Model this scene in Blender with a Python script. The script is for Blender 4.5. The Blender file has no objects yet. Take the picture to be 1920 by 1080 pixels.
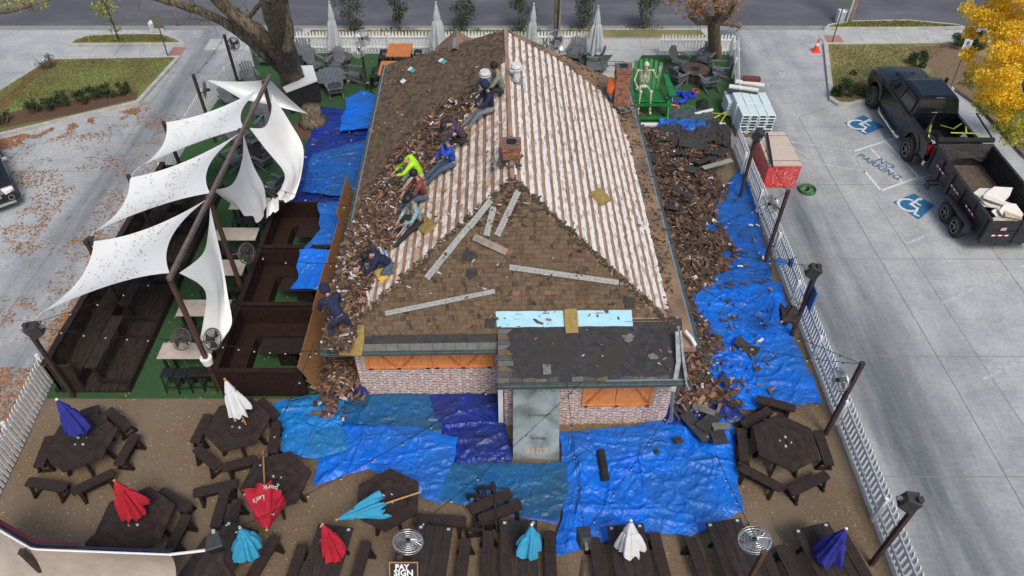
import bpy, bmesh, math, random
from mathutils import Vector, Matrix, noise
R = math.radians
rnd = random.Random(7)
SC = bpy.context.scene
COL = SC.collection
# ------------------------------------------------------------- camera
FPX, PITCH, CAMZ = 1370.0, R(44.56), 16.5
cd = bpy.data.cameras.new("camera"); cam = bpy.data.objects.new("camera", cd); COL.objects.link(cam)
cd.sensor_width = 36; cd.lens = FPX/1920*36; cd.clip_end = 2000; cd.clip_start = .1
cam.location = (0, 0, CAMZ); cam.rotation_euler = (math.pi/2-PITCH, 0, 0); SC.camera = cam
# ------------------------------------------------------------- sky, sun, exposure (open shade, soft light)
W = bpy.data.worlds.new("World"); SC.world = W; W.use_nodes = True
nt = W.node_tree; bg = nt.nodes['Background']
sky = nt.nodes.new('ShaderNodeTexSky'); sky.sky_type = 'NISHITA'; sky.sun_disc = False
sky.sun_elevation = R(54); sky.sun_rotation = R(157); sky.air_density = 1.0; sky.dust_density = 3.5; sky.ozone_density = .7
nt.links.new(sky.outputs[0], bg.inputs[0]); bg.inputs[1].default_value = .10
sd = bpy.data.lights.new("sun", 'SUN'); sun = bpy.data.objects.new("sun", sd); COL.objects.link(sun)
sd.energy = 1.5; sd.angle = R(20); sd.color = (1, .93, .83)
sun.rotation_euler = Vector((math.sin(R(157))*math.cos(R(54)), math.cos(R(157))*math.cos(R(54)), math.sin(R(54)))).to_track_quat('Z', 'Y').to_euler()
SC.view_settings.view_transform = 'Standard'; SC.view_settings.look = 'None'; SC.view_settings.gamma = 1
SC.view_settings.exposure = 0.53
SC.view_settings.use_curve_mapping = False

# ------------------------------------------------------------- helpers
def ray(u, v):
    x = (u-960)/FPX; y = -(v-540)/FPX
    return Vector((x, math.cos(PITCH)+y*math.sin(PITCH), -math.sin(PITCH)+y*math.cos(PITCH)))
def G(u, v, z=0.0):
    """point of the place at height z, read off the survey of the photograph"""
    d = ray(u, v); t = (CAMZ-z)/-d.z
    return Vector((d.x*t, d.y*t, z))
def onplane(u, v, p0, n, off=0):
    d = ray(u, v); o = Vector((0, 0, CAMZ)); p = p0+n*off
    return o+d*((p-o).dot(n)/d.dot(n))
def GX(u, v, x):      # the point on the vertical plane X = x
    d = ray(u, v); t = x/d.x
    return Vector((x, d.y*t, CAMZ+d.z*t))
def GY(u, v, y):
    d = ray(u, v); t = y/d.y
    return Vector((d.x*t, y, CAMZ+d.z*t))

class MB:
    def __init__(s): s.v = []; s.f = []; s.m = []
    def add(s, vs, fs, m=0):
        b = len(s.v); s.v += [tuple(p) for p in vs]; s.f += [tuple(b+i for i in f) for f in fs]; s.m += [m]*len(fs); return s
    def box(s, c, d, rot=None, m=0):
        c = Vector(c); hx, hy, hz = d[0]/2, d[1]/2, d[2]/2
        vs = [Vector((x, y, z)) for z in (-hz, hz) for y in (-hy, hy) for x in (-hx, hx)]
        if rot is not None: vs = [rot @ p for p in vs]
        return s.add([c+p for p in vs], [(0, 2, 3, 1), (4, 5, 7, 6), (0, 1, 5, 4), (2, 6, 7, 3), (0, 4, 6, 2), (1, 3, 7, 5)], m)
    def bb(s, x0, x1, y0, y1, z0, z1, m=0): return s.box(((x0+x1)/2, (y0+y1)/2, (z0+z1)/2), (x1-x0, y1-y0, z1-z0), None, m)
    def bar(s, a, b, w, h, up=(0, 0, 1), m=0):
        a = Vector(a); b = Vector(b); d = b-a; L = d.length; d.normalize(); up = Vector(up)
        x = d.cross(up)
        if x.length < 1e-4: x = d.cross(Vector((0, 1, 0)))
        x.normalize(); z = x.cross(d)
        rot = Matrix((x, d, z)).transposed()
        return s.box((a+b)/2, (w, L, h), rot, m)
    def tube(s, pts, rad, n=8, m=0, cap=True):
        pts = [Vector(p) for p in pts]
        if not hasattr(rad, '__len__'): rad = [rad]*len(pts)
        b = len(s.v); px = None
        for i, p in enumerate(pts):
            d = (pts[min(i+1, len(pts)-1)]-pts[max(i-1, 0)])
            if d.length < 1e-9: d = Vector((0, 0, 1))
            d.normalize()
            if px is None:
                px = d.orthogonal().normalized()
            else:
                px = (px-d*px.dot(d)).normalized()
            py = d.cross(px)
            for k in range(n):
                a = 2*math.pi*k/n
                s.v.append(tuple(p+(px*math.cos(a)+py*math.sin(a))*rad[i]))
        for i in range(len(pts)-1):
            for k in range(n):
                k2 = (k+1) % n
                s.f.append((b+i*n+k, b+i*n+k2, b+(i+1)*n+k2, b+(i+1)*n+k)); s.m.append(m)
        if cap:
            s.f.append(tuple(b+k for k in reversed(range(n)))); s.m.append(m)
            s.f.append(tuple(b+(len(pts)-1)*n+k for k in range(n))); s.m.append(m)
        return s
    def ring(s, c, R0, r, nrm=(0, 0, 1), n=24, k=6, m=0):
        c = Vector(c); nrm = Vector(nrm).normalized(); px = nrm.orthogonal().normalized(); py = nrm.cross(px)
        b = len(s.v)
        for i in range(n):
            a = 2*math.pi*i/n; q = px*math.cos(a)+py*math.sin(a)
            for j in range(k):
                t = 2*math.pi*j/k; s.v.append(tuple(c+q*(R0+r*math.cos(t))+nrm*r*math.sin(t)))
        for i in range(n):
            for j in range(k):
                s.f.append((b+i*k+j, b+((i+1) % n)*k+j, b+((i+1) % n)*k+(j+1) % k, b+i*k+(j+1) % k)); s.m.append(m)
        return s
    def prism(s, poly, z0, z1, m=0, mt=None):
        n = len(poly); b = [(p[0], p[1], z0) for p in poly]+[(p[0], p[1], z1) for p in poly]
        area = sum(poly[i][0]*poly[(i+1) % n][1]-poly[(i+1) % n][0]*poly[i][1] for i in range(n))
        o = list(range(n)) if area > 0 else list(reversed(range(n)))
        B = len(s.v)
        s.add(b, [tuple(reversed(o))]+[(o[i], o[(i+1) % n], n+o[(i+1) % n], n+o[i]) for i in range(n)], m)
        s.add(b[n:], [tuple(o)], m if mt is None else mt); return s
    def extr(s, prof, axis_pt, m=0):     # prof: list of 3D points, extruded by a vector
        n = len(prof); e = Vector(axis_pt); P = [Vector(p) for p in prof]
        return s.add(P+[p+e for p in P], [tuple(range(n)), tuple(n+i for i in reversed(range(n)))]+[(i, i+n, (i+1) % n+n, (i+1) % n) for i in range(n)], m)
    def flat(s, poly, z=0, m=0):
        n = len(poly); area = sum(poly[i][0]*poly[(i+1) % n][1]-poly[(i+1) % n][0]*poly[i][1] for i in range(n))
        P = list(poly) if area > 0 else list(reversed(poly))
        return s.add([(p[0], p[1], z) for p in P], [tuple(range(n))], m)
    def ball(s, c, r, n=10, k=7, m=0, rot=None):
        c = Vector(c); r = Vector(r) if hasattr(r, '__len__') else Vector((r, r, r)); b = len(s.v)
        for j in range(1, k):
            t = math.pi*j/k
            for i in range(n):
                a = 2*math.pi*i/n; p = Vector((r.x*math.sin(t)*math.cos(a), r.y*math.sin(t)*math.sin(a), r.z*math.cos(t)))
                if rot: p = rot @ p
                s.v.append(tuple(c+p))
        tp = Vector((0, 0, r.z)); bt = -tp
        if rot: tp = rot @ tp; bt = rot @ bt
        s.v += [tuple(c+tp), tuple(c+bt)]; T = len(s.v)-2
        for j in range(k-2):
            for i in range(n): s.f.append((b+j*n+i, b+(j+1)*n+i, b+(j+1)*n+(i+1) % n, b+j*n+(i+1) % n)); s.m.append(m)
        for i in range(n):
            s.f.append((T, b+i, b+(i+1) % n)); s.m.append(m)
            s.f.append((T+1, b+(k-2)*n+(i+1) % n, b+(k-2)*n+i)); s.m.append(m)
        return s
    def grid(s, fn, nu, nv, m=0, thick=None):
        b = len(s.v)
        for j in range(nv+1):
            for i in range(nu+1): s.v.append(tuple(fn(i/nu, j/nv)))
        for j in range(nv):
            for i in range(nu):
                a = b+j*(nu+1)+i; s.f.append((a, a+1, a+nu+2, a+nu+1)); s.m.append(m)
        return s
    def xf(s, M): s.v = [tuple(M @ Vector(p)) for p in s.v]; return s
    def move(s, d): d = Vector(d); s.v = [tuple(Vector(p)+d) for p in s.v]; return s
    def merge(s, o):
        b = len(s.v); s.v += o.v; s.f += [tuple(b+i for i in f) for f in o.f]; s.m += o.m; return s
    def mesh(s, name, mats, smooth=False):
        me = bpy.data.meshes.new(name); me.from_pydata(s.v, [], s.f)
        if not isinstance(mats, (list, tuple)): mats = [mats]
        for m_ in mats: me.materials.append(m_)
        me.polygons.foreach_set('material_index', s.m)
        if smooth: me.polygons.foreach_set('use_smooth', [True]*len(s.f))
        me.update(); return me
def part(name, mb, mats, parent=None, smooth=False, label=None, bevel=0, solid=0, sub=0):
    o = bpy.data.objects.new(name, mb.mesh(name, mats, smooth)); COL.objects.link(o)
    if parent: o.parent = parent
    if label: o['label'] = label
    if bevel:
        b = o.modifiers.new('bevel', 'BEVEL'); b.width = bevel; b.segments = 2; b.limit_method = 'ANGLE'
    if solid:
        b = o.modifiers.new('solid', 'SOLIDIFY'); b.thickness = solid; b.offset = 0
    if sub:
        b = o.modifiers.new('sub', 'SUBSURF'); b.levels = sub; b.render_levels = sub
    return o
def tag(o, label, cat, group=None):
    o['label'] = label; o['category'] = cat
    if group: o['group'] = group
    return o
def thing(name, label, cat, loc=(0, 0, 0), rz=0, group=None, rot=None):
    o = bpy.data.objects.new(name, None); COL.objects.link(o); o.location = loc; o.empty_display_size = .2
    o.rotation_euler = rot if rot else (0, 0, rz)
    return tag(o, label, cat, group)
def solo(name, mb, mats, label, cat, group=None, smooth=False, kind=None, base=None, **k):
    if base is not None: mb.move(-Vector(base))
    o = part(name, mb, mats, None, smooth, **k)
    if base is not None: o.location = base
    tag(o, label, cat, group)
    if kind: o['kind'] = kind
    return o
def struct(name, mb, mats, **k):
    o = part(name, mb, mats, None, **k); o['kind'] = 'structure'; return o
def dup(o, loc=None, rz=None, label=None, group=None, par=None):
    c = o.copy(); COL.objects.link(c)
    if par is not None: c.parent = par
    if loc is not None: c.location = loc
    if rz is not None: c.rotation_euler = (0, 0, rz)
    if label: c['label'] = label
    if group: c['group'] = group
    for ch in [x for x in o.children]: dup(ch, par=c)
    return c

# ------------------------------------------------------------- materials
def mat(name, c1, c2=None, scale=4.0, rough=.8, bump=0, bscale=None, metal=0, stretch=(1, 1, 1), c3=None, s3=.6, lo=.35, hi=.65, spec=.5, alpha=1, emit=None, detail=6):
    m = bpy.data.materials.new(name); m.use_nodes = True; n = m.node_tree.nodes; L = m.node_tree.links
    b = n['Principled BSDF']; b.inputs['Roughness'].default_value = rough; b.inputs['Metallic'].default_value = metal
    b.inputs['Specular IOR Level'].default_value = spec
    b.inputs['Base Color'].default_value = (*c1, 1)
    if alpha < 1: b.inputs['Alpha'].default_value = alpha
    tc = n.new('ShaderNodeTexCoord'); mp = n.new('ShaderNodeMapping'); L.new(tc.outputs['Object'], mp.inputs[0]); mp.inputs['Scale'].default_value = stretch
    if c2 is not None:
        nz = n.new('ShaderNodeTexNoise'); nz.inputs['Scale'].default_value = scale; nz.inputs['Detail'].default_value = detail; nz.inputs['Roughness'].default_value = .65
        L.new(mp.outputs[0], nz.inputs['Vector'])
        cr = n.new('ShaderNodeValToRGB'); cr.color_ramp.elements[0].position = lo; cr.color_ramp.elements[1].position = hi
        cr.color_ramp.elements[0].color = (*c1, 1); cr.color_ramp.elements[1].color = (*c2, 1)
        L.new(nz.outputs[0], cr.inputs[0]); out = cr.outputs[0]
        if c3 is not None:
            n3 = n.new('ShaderNodeTexNoise'); n3.inputs['Scale'].default_value = s3; n3.inputs['Detail'].default_value = 4
            L.new(tc.outputs['Object'], n3.inputs['Vector'])
            r3 = n.new('ShaderNodeValToRGB'); r3.color_ramp.elements[0].position = .42; r3.color_ramp.elements[1].position = .62
            L.new(n3.outputs[0], r3.inputs[0])
            mx = n.new('ShaderNodeMix'); mx.data_type = 'RGBA'; L.new(r3.outputs[0], mx.inputs['Factor']); L.new(out, mx.inputs['A']); mx.inputs['B'].default_value = (*c3, 1)
            out = mx.outputs['Result']
        L.new(out, b.inputs['Base Color'])
    if bump:
        nb = n.new('ShaderNodeTexNoise'); nb.inputs['Scale'].default_value = bscale or scale*3; nb.inputs['Detail'].default_value = 5
        L.new(mp.outputs[0], nb.inputs['Vector']); bp = n.new('ShaderNodeBump'); bp.inputs['Strength'].default_value = bump; bp.inputs['Distance'].default_value = .03
        L.new(nb.outputs[0], bp.inputs['Height']); L.new(bp.outputs[0], b.inputs['Normal'])
    if emit: b.inputs['Emission Color'].default_value = (*emit[:3], 1); b.inputs['Emission Strength'].default_value = emit[3]
    return m
def brickmat(name, ca, cb, cm, bw, rh, mortar=.012, rough=.9, mode='xz', bias=0, noise_c=None, bump=.6):
    m = bpy.data.materials.new(name); m.use_nodes = True; n = m.node_tree.nodes; L = m.node_tree.links
    b = n['Principled BSDF']; b.inputs['Roughness'].default_value = rough
    tc = n.new('ShaderNodeTexCoord'); sp = n.new('ShaderNodeSeparateXYZ'); L.new(tc.outputs['Object'], sp.inputs[0])
    cx = n.new('ShaderNodeCombineXYZ')
    if mode == 'xz':
        ad = n.new('ShaderNodeMath'); L.new(sp.outputs[0], ad.inputs[0]); L.new(sp.outputs[1], ad.inputs[1]); L.new(ad.outputs[0], cx.inputs[0]); L.new(sp.outputs[2], cx.inputs[1])
    else:
        L.new(sp.outputs[0], cx.inputs[0]); L.new(sp.outputs[1], cx.inputs[1])
    br = n.new('ShaderNodeTexBrick'); L.new(cx.outputs[0], br.inputs['Vector'])
    br.inputs['Color1'].default_value = (*ca, 1); br.inputs['Color2'].default_value = (*cb, 1); br.inputs['Mortar'].default_value = (*cm, 1)
    br.inputs['Scale'].default_value = 1; br.inputs['Brick Width'].default_value = bw; br.inputs['Row Height'].default_value = rh
    br.inputs['Mortar Size'].default_value = mortar; br.inputs['Mortar Smooth'].default_value = .2; br.inputs['Bias'].default_value = bias
    nz = n.new('ShaderNodeTexNoise'); nz.inputs['Scale'].default_value = 9; nz.inputs['Detail'].default_value = 6; L.new(cx.outputs[0], nz.inputs['Vector'])
    cr = n.new('ShaderNodeValToRGB'); cr.color_ramp.elements[0].color = (.5, .5, .5, 1); cr.color_ramp.elements[1].color = (1.35, 1.35, 1.35, 1); cr.color_ramp.elements[0].position = .3; cr.color_ramp.elements[1].position = .7
    L.new(nz.outputs[0], cr.inputs[0])
    mx = n.new('ShaderNodeMix'); mx.data_type = 'RGBA'; mx.blend_type = 'MULTIPLY'; mx.inputs['Factor'].default_value = 1
    L.new(br.outputs['Color'], mx.inputs['A']); L.new(cr.outputs[0], mx.inputs['B']); L.new(mx.outputs['Result'], b.inputs['Base Color'])
    bp = n.new('ShaderNodeBump'); bp.inputs['Strength'].default_value = bump; bp.inputs['Distance'].default_value = .01; bp.invert = True
    L.new(br.outputs['Fac'], bp.inputs['Height']); L.new(bp.outputs[0], b.inputs['Normal'])
    return m
def glassmat(name, c=(.02, .025, .03)):
    return mat(name, c, rough=.06, spec=.8)

M = {}
M['dirt'] = mat('far_soil', (.16, .14, .10), (.12, .12, .06), .3)
M['asphalt'] = mat('asphalt', (.085, .088, .105), (.13, .135, .155), 1.2, .9, .35, 60, stretch=(.25, 1, 1), c3=(.075, .08, .095), s3=.25)
M['gravel'] = mat('decomposed_granite', (.10, .068, .04), (.27, .19, .118), 26, .95, .9, 60, c3=(.195, .15, .105), s3=.55, lo=.3, hi=.7)
M['turf'] = mat('artificial_turf', (.018, .065, .022), (.045, .125, .035), 22, .95, .9, 90, c3=(.03, .09, .03), s3=.9)
M['lawn'] = mat('autumn_lawn', (.11, .17, .035), (.25, .25, .08), 13, .95, .9, 50, c3=(.135, .125, .05), s3=.5)
M['lawn_dry'] = mat('dry_lawn', (.18, .165, .06), (.34, .27, .13), 13, .95, .9, 50, c3=(.12, .13, .045), s3=.45)
M['mulch'] = mat('bark_mulch', (.07, .035, .022), (.17, .09, .055), 26, .95, .9, 60)
M['kerb'] = mat('kerb_concrete', (.34, .33, .31), (.48, .47, .44), 3, .9, .3, 40)
M['walk'] = mat('sidewalk_concrete', (.34, .36, .37), (.46, .475, .47), 2.2, .9, .25, 50, c3=(.37, .375, .37), s3=.7)
M['ramp'] = mat('tactile_red', (.30, .14, .12), (.38, .2, .17), 8)
M['paint'] = mat('worn_white_paint', (.62, .66, .68), (.36, .38, .39), 9, .8, lo=.5, hi=.68)
M['faded'] = mat('faded_line', (.44, .48, .5), (.31, .325, .335), 7, .8, lo=.42, hi=.6)
M['blue_paint'] = mat('blue_road_paint', (.015, .115, .26), (.03, .17, .33), 12, .7, lo=.35, hi=.75)
M['blue_stencil'] = mat('blue_stencil', (.04, .12, .25), (.22, .28, .34), 20, .7, lo=.45, hi=.75)
M['joint'] = mat('slab_joint', (.15, .15, .145), (.23, .225, .215), 4)
def concrete():
    m = mat('lot_concrete', (.31, .335, .35), (.43, .45, .455), .9, .88, .2, 45); n = m.node_tree.nodes; L = m.node_tree.links
    b = n['Principled BSDF']; src = b.inputs['Base Color'].links[0].from_socket
    tc = n.new('ShaderNodeTexCoord')
    # tyre-darkened wheel tracks along the drive, a stain pattern of its own shape
    mp = n.new('ShaderNodeMapping'); mp.inputs['Scale'].default_value = (.75, .07, 1); mp.inputs['Rotation'].default_value = (0, 0, R(4)); L.new(tc.outputs['Object'], mp.inputs[0])
    nz = n.new('ShaderNodeTexNoise'); nz.inputs['Scale'].default_value = 1.1; nz.inputs['Detail'].default_value = 7; nz.inputs['Roughness'].default_value = .6; L.new(mp.outputs[0], nz.inputs[0])
    sp = n.new('ShaderNodeSeparateXYZ'); L.new(tc.outputs['Object'], sp.inputs[0])
    def band(c, w):
        s_ = n.new('ShaderNodeMath'); s_.operation = 'SUBTRACT'; L.new(sp.outputs[0], s_.inputs[0]); s_.inputs[1].default_value = c
        a = n.new('ShaderNodeMath'); a.operation = 'ABSOLUTE'; L.new(s_.outputs[0], a.inputs[0])
        r = n.new('ShaderNodeMapRange'); L.new(a.outputs[0], r.inputs[0]); r.inputs[1].default_value = 0; r.inputs[2].default_value = w; r.inputs[3].default_value = 1; r.inputs[4].default_value = 0
        r.interpolation_type = 'SMOOTHSTEP'; return r.outputs[0]
    acc = None
    for c, w, k in ((10.2, 3.3, 1.0), (13.2, 1.3, .35), (-14.8, 3.0, .8)):
        mu = n.new('ShaderNodeMath'); mu.operation = 'MULTIPLY'; L.new(band(c, w), mu.inputs[0]); mu.inputs[1].default_value = k
        if acc is None: acc = mu.outputs[0]
        else:
            ad = n.new('ShaderNodeMath'); ad.operation = 'MAXIMUM'; L.new(acc, ad.inputs[0]); L.new(mu.outputs[0], ad.inputs[1]); acc = ad.outputs[0]
    rp = n.new('ShaderNodeMapRange'); L.new(nz.outputs[0], rp.inputs[0]); rp.inputs[1].default_value = .3; rp.inputs[2].default_value = .62; rp.inputs[3].default_value = .05; rp.inputs[4].default_value = 1
    mu = n.new('ShaderNodeMath'); mu.operation = 'MULTIPLY'; L.new(acc, mu.inputs[0]); L.new(rp.outputs[0], mu.inputs[1])
    mx = n.new('ShaderNodeMix'); mx.data_type = 'RGBA'; L.new(mu.outputs[0], mx.inputs['Factor']); L.new(src, mx.inputs['A']); mx.inputs['B'].default_value = (.105, .122, .138, 1)
    # fine speckle
    n2 = n.new('ShaderNodeTexNoise'); n2.inputs['Scale'].default_value = 9; n2.inputs['Detail'].default_value = 8; L.new(tc.outputs['Object'], n2.inputs[0])
    cr = n.new('ShaderNodeValToRGB'); cr.color_ramp.elements[0].color = (.86, .86, .86, 1); cr.color_ramp.elements[1].color = (1.08, 1.08, 1.08, 1); cr.color_ramp.elements[0].position = .3; cr.color_ramp.elements[1].position = .68
    L.new(n2.outputs[0], cr.inputs[0]); m2 = n.new('ShaderNodeMix'); m2.data_type = 'RGBA'; m2.blend_type = 'MULTIPLY'; m2.inputs['Factor'].default_value = 1
    L.new(mx.outputs['Result'], m2.inputs['A']); L.new(cr.outputs[0], m2.inputs['B']); L.new(m2.outputs['Result'], b.inputs['Base Color'])
    return m
M['concrete'] = concrete()
M['white'] = mat('white_fence_paint', (.70, .72, .72), (.56, .58, .58), 5, .6, lo=.5, hi=.75)
M['dark'] = mat('dark_stained_timber', (.013, .009, .008), (.032, .022, .019), 4, .75, .5, 30, stretch=(1, 8, 1), spec=.2)
M['dark2'] = mat('weathered_stained_timber', (.014, .011, .010), (.055, .041, .035), 3, .8, .6, 26, stretch=(9, 1, 1), spec=.18)
M['darkred'] = mat('mahogany_boards', (.014, .007, .006), (.036, .018, .015), 4, .8, .5, 22, stretch=(8, 1, 1), spec=.2)
M['beam'] = mat('post_stain', (.045, .024, .017), (.10, .055, .038), 5, .6, .2, stretch=(1, 1, .3))
M['pole'] = mat('dark_post', (.030, .018, .016), (.06, .038, .032), 6, .6)
M['sail'] = mat('sail_cloth', (.80, .82, .80), (.87, .89, .88), 1.2, .85, .15, 5)
M['canvas'] = mat('beige_canvas', (.33, .28, .235), (.42, .36, .31), 1.5, .85, .2, 5)
def translucent(m, f):
    n = m.node_tree.nodes; L = m.node_tree.links; b = n['Principled BSDF']; o = n['Material Output']; t = n.new('ShaderNodeBsdfTranslucent'); x = n.new('ShaderNodeMixShader'); x.inputs[0].default_value = f
    if b.inputs['Base Color'].is_linked: L.new(b.inputs['Base Color'].links[0].from_socket, t.inputs[0])
    else: t.inputs[0].default_value = b.inputs['Base Color'].default_value
    L.new(b.outputs[0], x.inputs[1]); L.new(t.outputs[0], x.inputs[2]); L.new(x.outputs[0], o.inputs[0]); return m
translucent(M['sail'], .12)
M['gray_chair'] = mat('grey_resin_chair', (.095, .105, .12), (.14, .15, .165), 5, .6)
M['black'] = mat('black_plastic', (.012, .012, .013), rough=.5)
M['blackcloth'] = mat('black_cloth', (.008, .008, .009), (.02, .02, .02), 8, .95)
M['steel'] = mat('galvanised_steel', (.45, .47, .48), (.6, .62, .63), 8, .35, metal=.8)
M['chrome'] = mat('chrome', (.75, .76, .78), rough=.12, metal=1)
M['cage'] = mat('fan_wire', (.55, .56, .55), rough=.35, metal=.7); M['dcage'] = mat('dark_fan_wire', (.04, .04, .035), (.16, .14, .11), 9, .6)
M['osb'] = mat('osb_board', (.22, .10, .035), (.46, .25, .11), 24, .85, .5, 40, stretch=(1, .45, 1), c3=(.32, .16, .06), s3=1.4)
M['osb_pale'] = mat('pale_osb', (.40, .33, .27), (.58, .50, .43), 22, .85, .2, 40)
M['cedar'] = mat('orange_cedar', (.52, .17, .040), (.70, .28, .080), 3, .6, .25, 12, stretch=(6, 1, 1.5))
M['cedar_dark'] = mat('orange_cedar_brace', (.34, .10, .030), (.50, .17, .05), 5, .6, .2)
M['table_top'] = mat('pale_table_laminate', (.40, .335, .285), (.50, .43, .375), 5, .6)
M['foam'] = mat('foam_pad', (.22, .155, .045), (.33, .24, .085), 14, .95, .6, 25)
M['yfoam'] = mat('yellow_foam', (.60, .37, .06), (.68, .46, .12), 9, .9)
M['underlay'] = mat('blue_underlayment', (.26, .50, .62), (.33, .57, .68), 4, .6)
M['felt'] = mat('black_roof_felt', (.022, .023, .027), (.048, .048, .052), 6, .95, .4, 60, c3=(.04, .035, .032), s3=.8)
M['gutter'] = mat('dark_green_gutter', (.035, .055, .048), (.07, .095, .085), 6, .5)
M['metal_old'] = mat('weathered_flashing', (.15, .18, .19), (.32, .35, .36), 7, .5, metal=.4)
M['deckwood'] = mat('old_roof_deck', (.20, .125, .09), (.36, .235, .17), 4, .9, .4, 30, stretch=(3, .35, 1))
M['rake'] = mat('bare_plywood_edge', (.16, .10, .06), (.34, .22, .13), 2.2, .9, .5, 25, c3=(.12, .085, .06), s3=1.1)
M['slat'] = mat('whitewashed_boards', (.80, .74, .67), (.30, .18, .12), 9, .85, .3, 20, stretch=(.35, 1, 1), lo=.50, hi=.68, c3=(.46, .34, .25), s3=3.2)
M['slatw'] = mat('whitewashed_boards_cool', (.68, .66, .62), (.20, .145, .11), 10, .85, .3, 20, stretch=(.3, 1, 1), lo=.50, hi=.68)
M['sh'] = [mat('cedar_shake_%s' % n_, a, b, 9, .95, .5, 40) for n_, a, b in (
    ('umber', (.072, .048, .030), (.112, .076, .047)), ('brown', (.092, .062, .038), (.135, .092, .056)), ('dun', (.108, .075, .048), (.15, .107, .068)),
    ('dark', (.052, .035, .024), (.082, .055, .036)), ('mossy', (.10, .082, .045), (.135, .105, .06)), ('rust', (.20, .085, .045), (.27, .13, .075)))]
M['deb'] = [mat('debris_%s' % n_, a, b, 14, .9) for n_, a, b in (
    ('dark', (.035, .023, .018), (.06, .04, .03)), ('brown', (.085, .05, .035), (.13, .08, .055)), ('tan', (.17, .10, .068), (.25, .155, .105)),
    ('umber', (.06, .038, .028), (.09, .06, .042)), ('pale', (.42, .38, .36), (.68, .66, .66)), ('rust', (.26, .11, .06), (.34, .17, .10)), ('char', (.02, .02, .021), (.045, .045, .047)))]
M['brick'] = brickmat('whitewashed_brick', (.16, .05, .05), (.34, .145, .12), (.60, .51, .46), .205, .075, .027, bump=.25)
M['chim'] = brickmat('old_red_brick', (.33, .13, .07), (.20, .085, .05), (.20, .12, .085), .2, .072, .010)
def tarpm(name, a, b, rough=.42):
    m = mat(name, a, b, 1.6, rough, 0, 7, c3=(a[0]*.8+.012, a[1]*.9+.012, a[2]*.72+.012), s3=1.1, spec=.4); n = m.node_tree.nodes; L = m.node_tree.links; bs = n['Principled BSDF']
    tc = n.new('ShaderNodeTexCoord'); nz = n.new('ShaderNodeTexNoise'); nz.inputs['Scale'].default_value = 1.3; nz.inputs['Detail'].default_value = 3; L.new(tc.outputs['Object'], nz.inputs[0])
    ad = n.new('ShaderNodeMix'); ad.data_type = 'RGBA'; ad.blend_type = 'LINEAR_LIGHT'; ad.inputs['Factor'].default_value = .55; L.new(tc.outputs['Object'], ad.inputs['A']); L.new(nz.outputs['Color'], ad.inputs['B'])
    hs = []
    for sc, st, w in ((.8, (1, 3.2, 1), 1.0), (1.7, (2.6, 1, 1), .55), (4.5, (1, 1.6, 1), .16)):
        mp = n.new('ShaderNodeMapping'); mp.inputs['Scale'].default_value = st; L.new(ad.outputs['Result'], mp.inputs[0]); v = n.new('ShaderNodeTexVoronoi'); v.feature = 'DISTANCE_TO_EDGE'; v.inputs['Scale'].default_value = sc; L.new(mp.outputs[0], v.inputs['Vector'])
        mr = n.new('ShaderNodeMapRange'); L.new(v.outputs['Distance'], mr.inputs[0]); mr.inputs[1].default_value = 0; mr.inputs[2].default_value = .28; mr.inputs[3].default_value = w; mr.inputs[4].default_value = 0; mr.interpolation_type = 'SMOOTHERSTEP'; hs.append(mr.outputs[0])
    acc = hs[0]
    for h in hs[1:]: a_ = n.new('ShaderNodeMath'); L.new(acc, a_.inputs[0]); L.new(h, a_.inputs[1]); acc = a_.outputs[0]
    bp = n.new('ShaderNodeBump'); bp.inputs['Strength'].default_value = .55; bp.inputs['Distance'].default_value = .045; L.new(acc, bp.inputs['Height']); L.new(bp.outputs[0], bs.inputs['Normal'])
    return m
M['tb'] = tarpm('bright_blue_tarp', (.003, .12, .62), (.006, .17, .74))
M['tm'] = tarpm('mid_blue_tarp', (.008, .085, .38), (.015, .13, .50))
M['td'] = tarpm('deep_blue_tarp', (.006, .022, .20), (.012, .045, .33))
M['tt'] = tarpm('teal_blue_tarp', (.008, .085, .24), (.015, .13, .33))
M['tl'] = tarpm('light_blue_tarp', (.008, .16, .52), (.015, .21, .60))
M['carpaint'] = mat('black_car_paint', (.006, .007, .010), (.020, .022, .028), 3, .25, spec=.55, c3=(.010, .011, .014), s3=2)
M['dust'] = mat('dusty_black_flare', (.11, .09, .07), (.05, .045, .04), 8, .8)
M['glass'] = glassmat('dark_glass')
M['rubber'] = mat('tyre_rubber', (.022, .021, .02), (.045, .04, .036), 10, .9, .4, 30)
M['rim'] = mat('grey_rim', (.28, .28, .28), (.18, .18, .18), 8, .4, metal=.6)
M['redlens'] = mat('red_lens', (.35, .01, .015), rough=.15)
M['redtape'] = mat('red_tape', (.5, .02, .03), rough=.4)
M['whitetape'] = mat('white_tape', (.75, .75, .75), rough=.4)
M['trailer'] = mat('trailer_black', (.012, .013, .015), (.05, .05, .05), 5, .45, lo=.45, hi=.8, c3=(.022, .024, .03), s3=1.2)
M['green'] = mat('kelly_green_paint', (.010, .14, .03), (.015, .20, .045), 3, .5)
M['bone'] = mat('bone_plastic', (.60, .56, .45), (.48, .44, .34), 10, .6)
M['skin'] = mat('skin', (.36, .185, .115), (.42, .23, .15), 8, .55)
M['hair'] = mat('black_hair', (.008, .007, .006), rough=.7)
M['boot'] = mat('tan_boot', (.20, .095, .04), (.28, .15, .07), 12, .8)
M['jeans'] = mat('denim', (.045, .075, .12), (.075, .11, .165), 15, .9)
M['navy'] = mat('navy_cloth', (.008, .013, .045), (.014, .022, .065), 9, .9)
M['bark'] = mat('tree_bark', (.028, .02, .015), (.25, .20, .13), 4.5, .95, 1, 14, stretch=(3, 3, .5))
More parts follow.
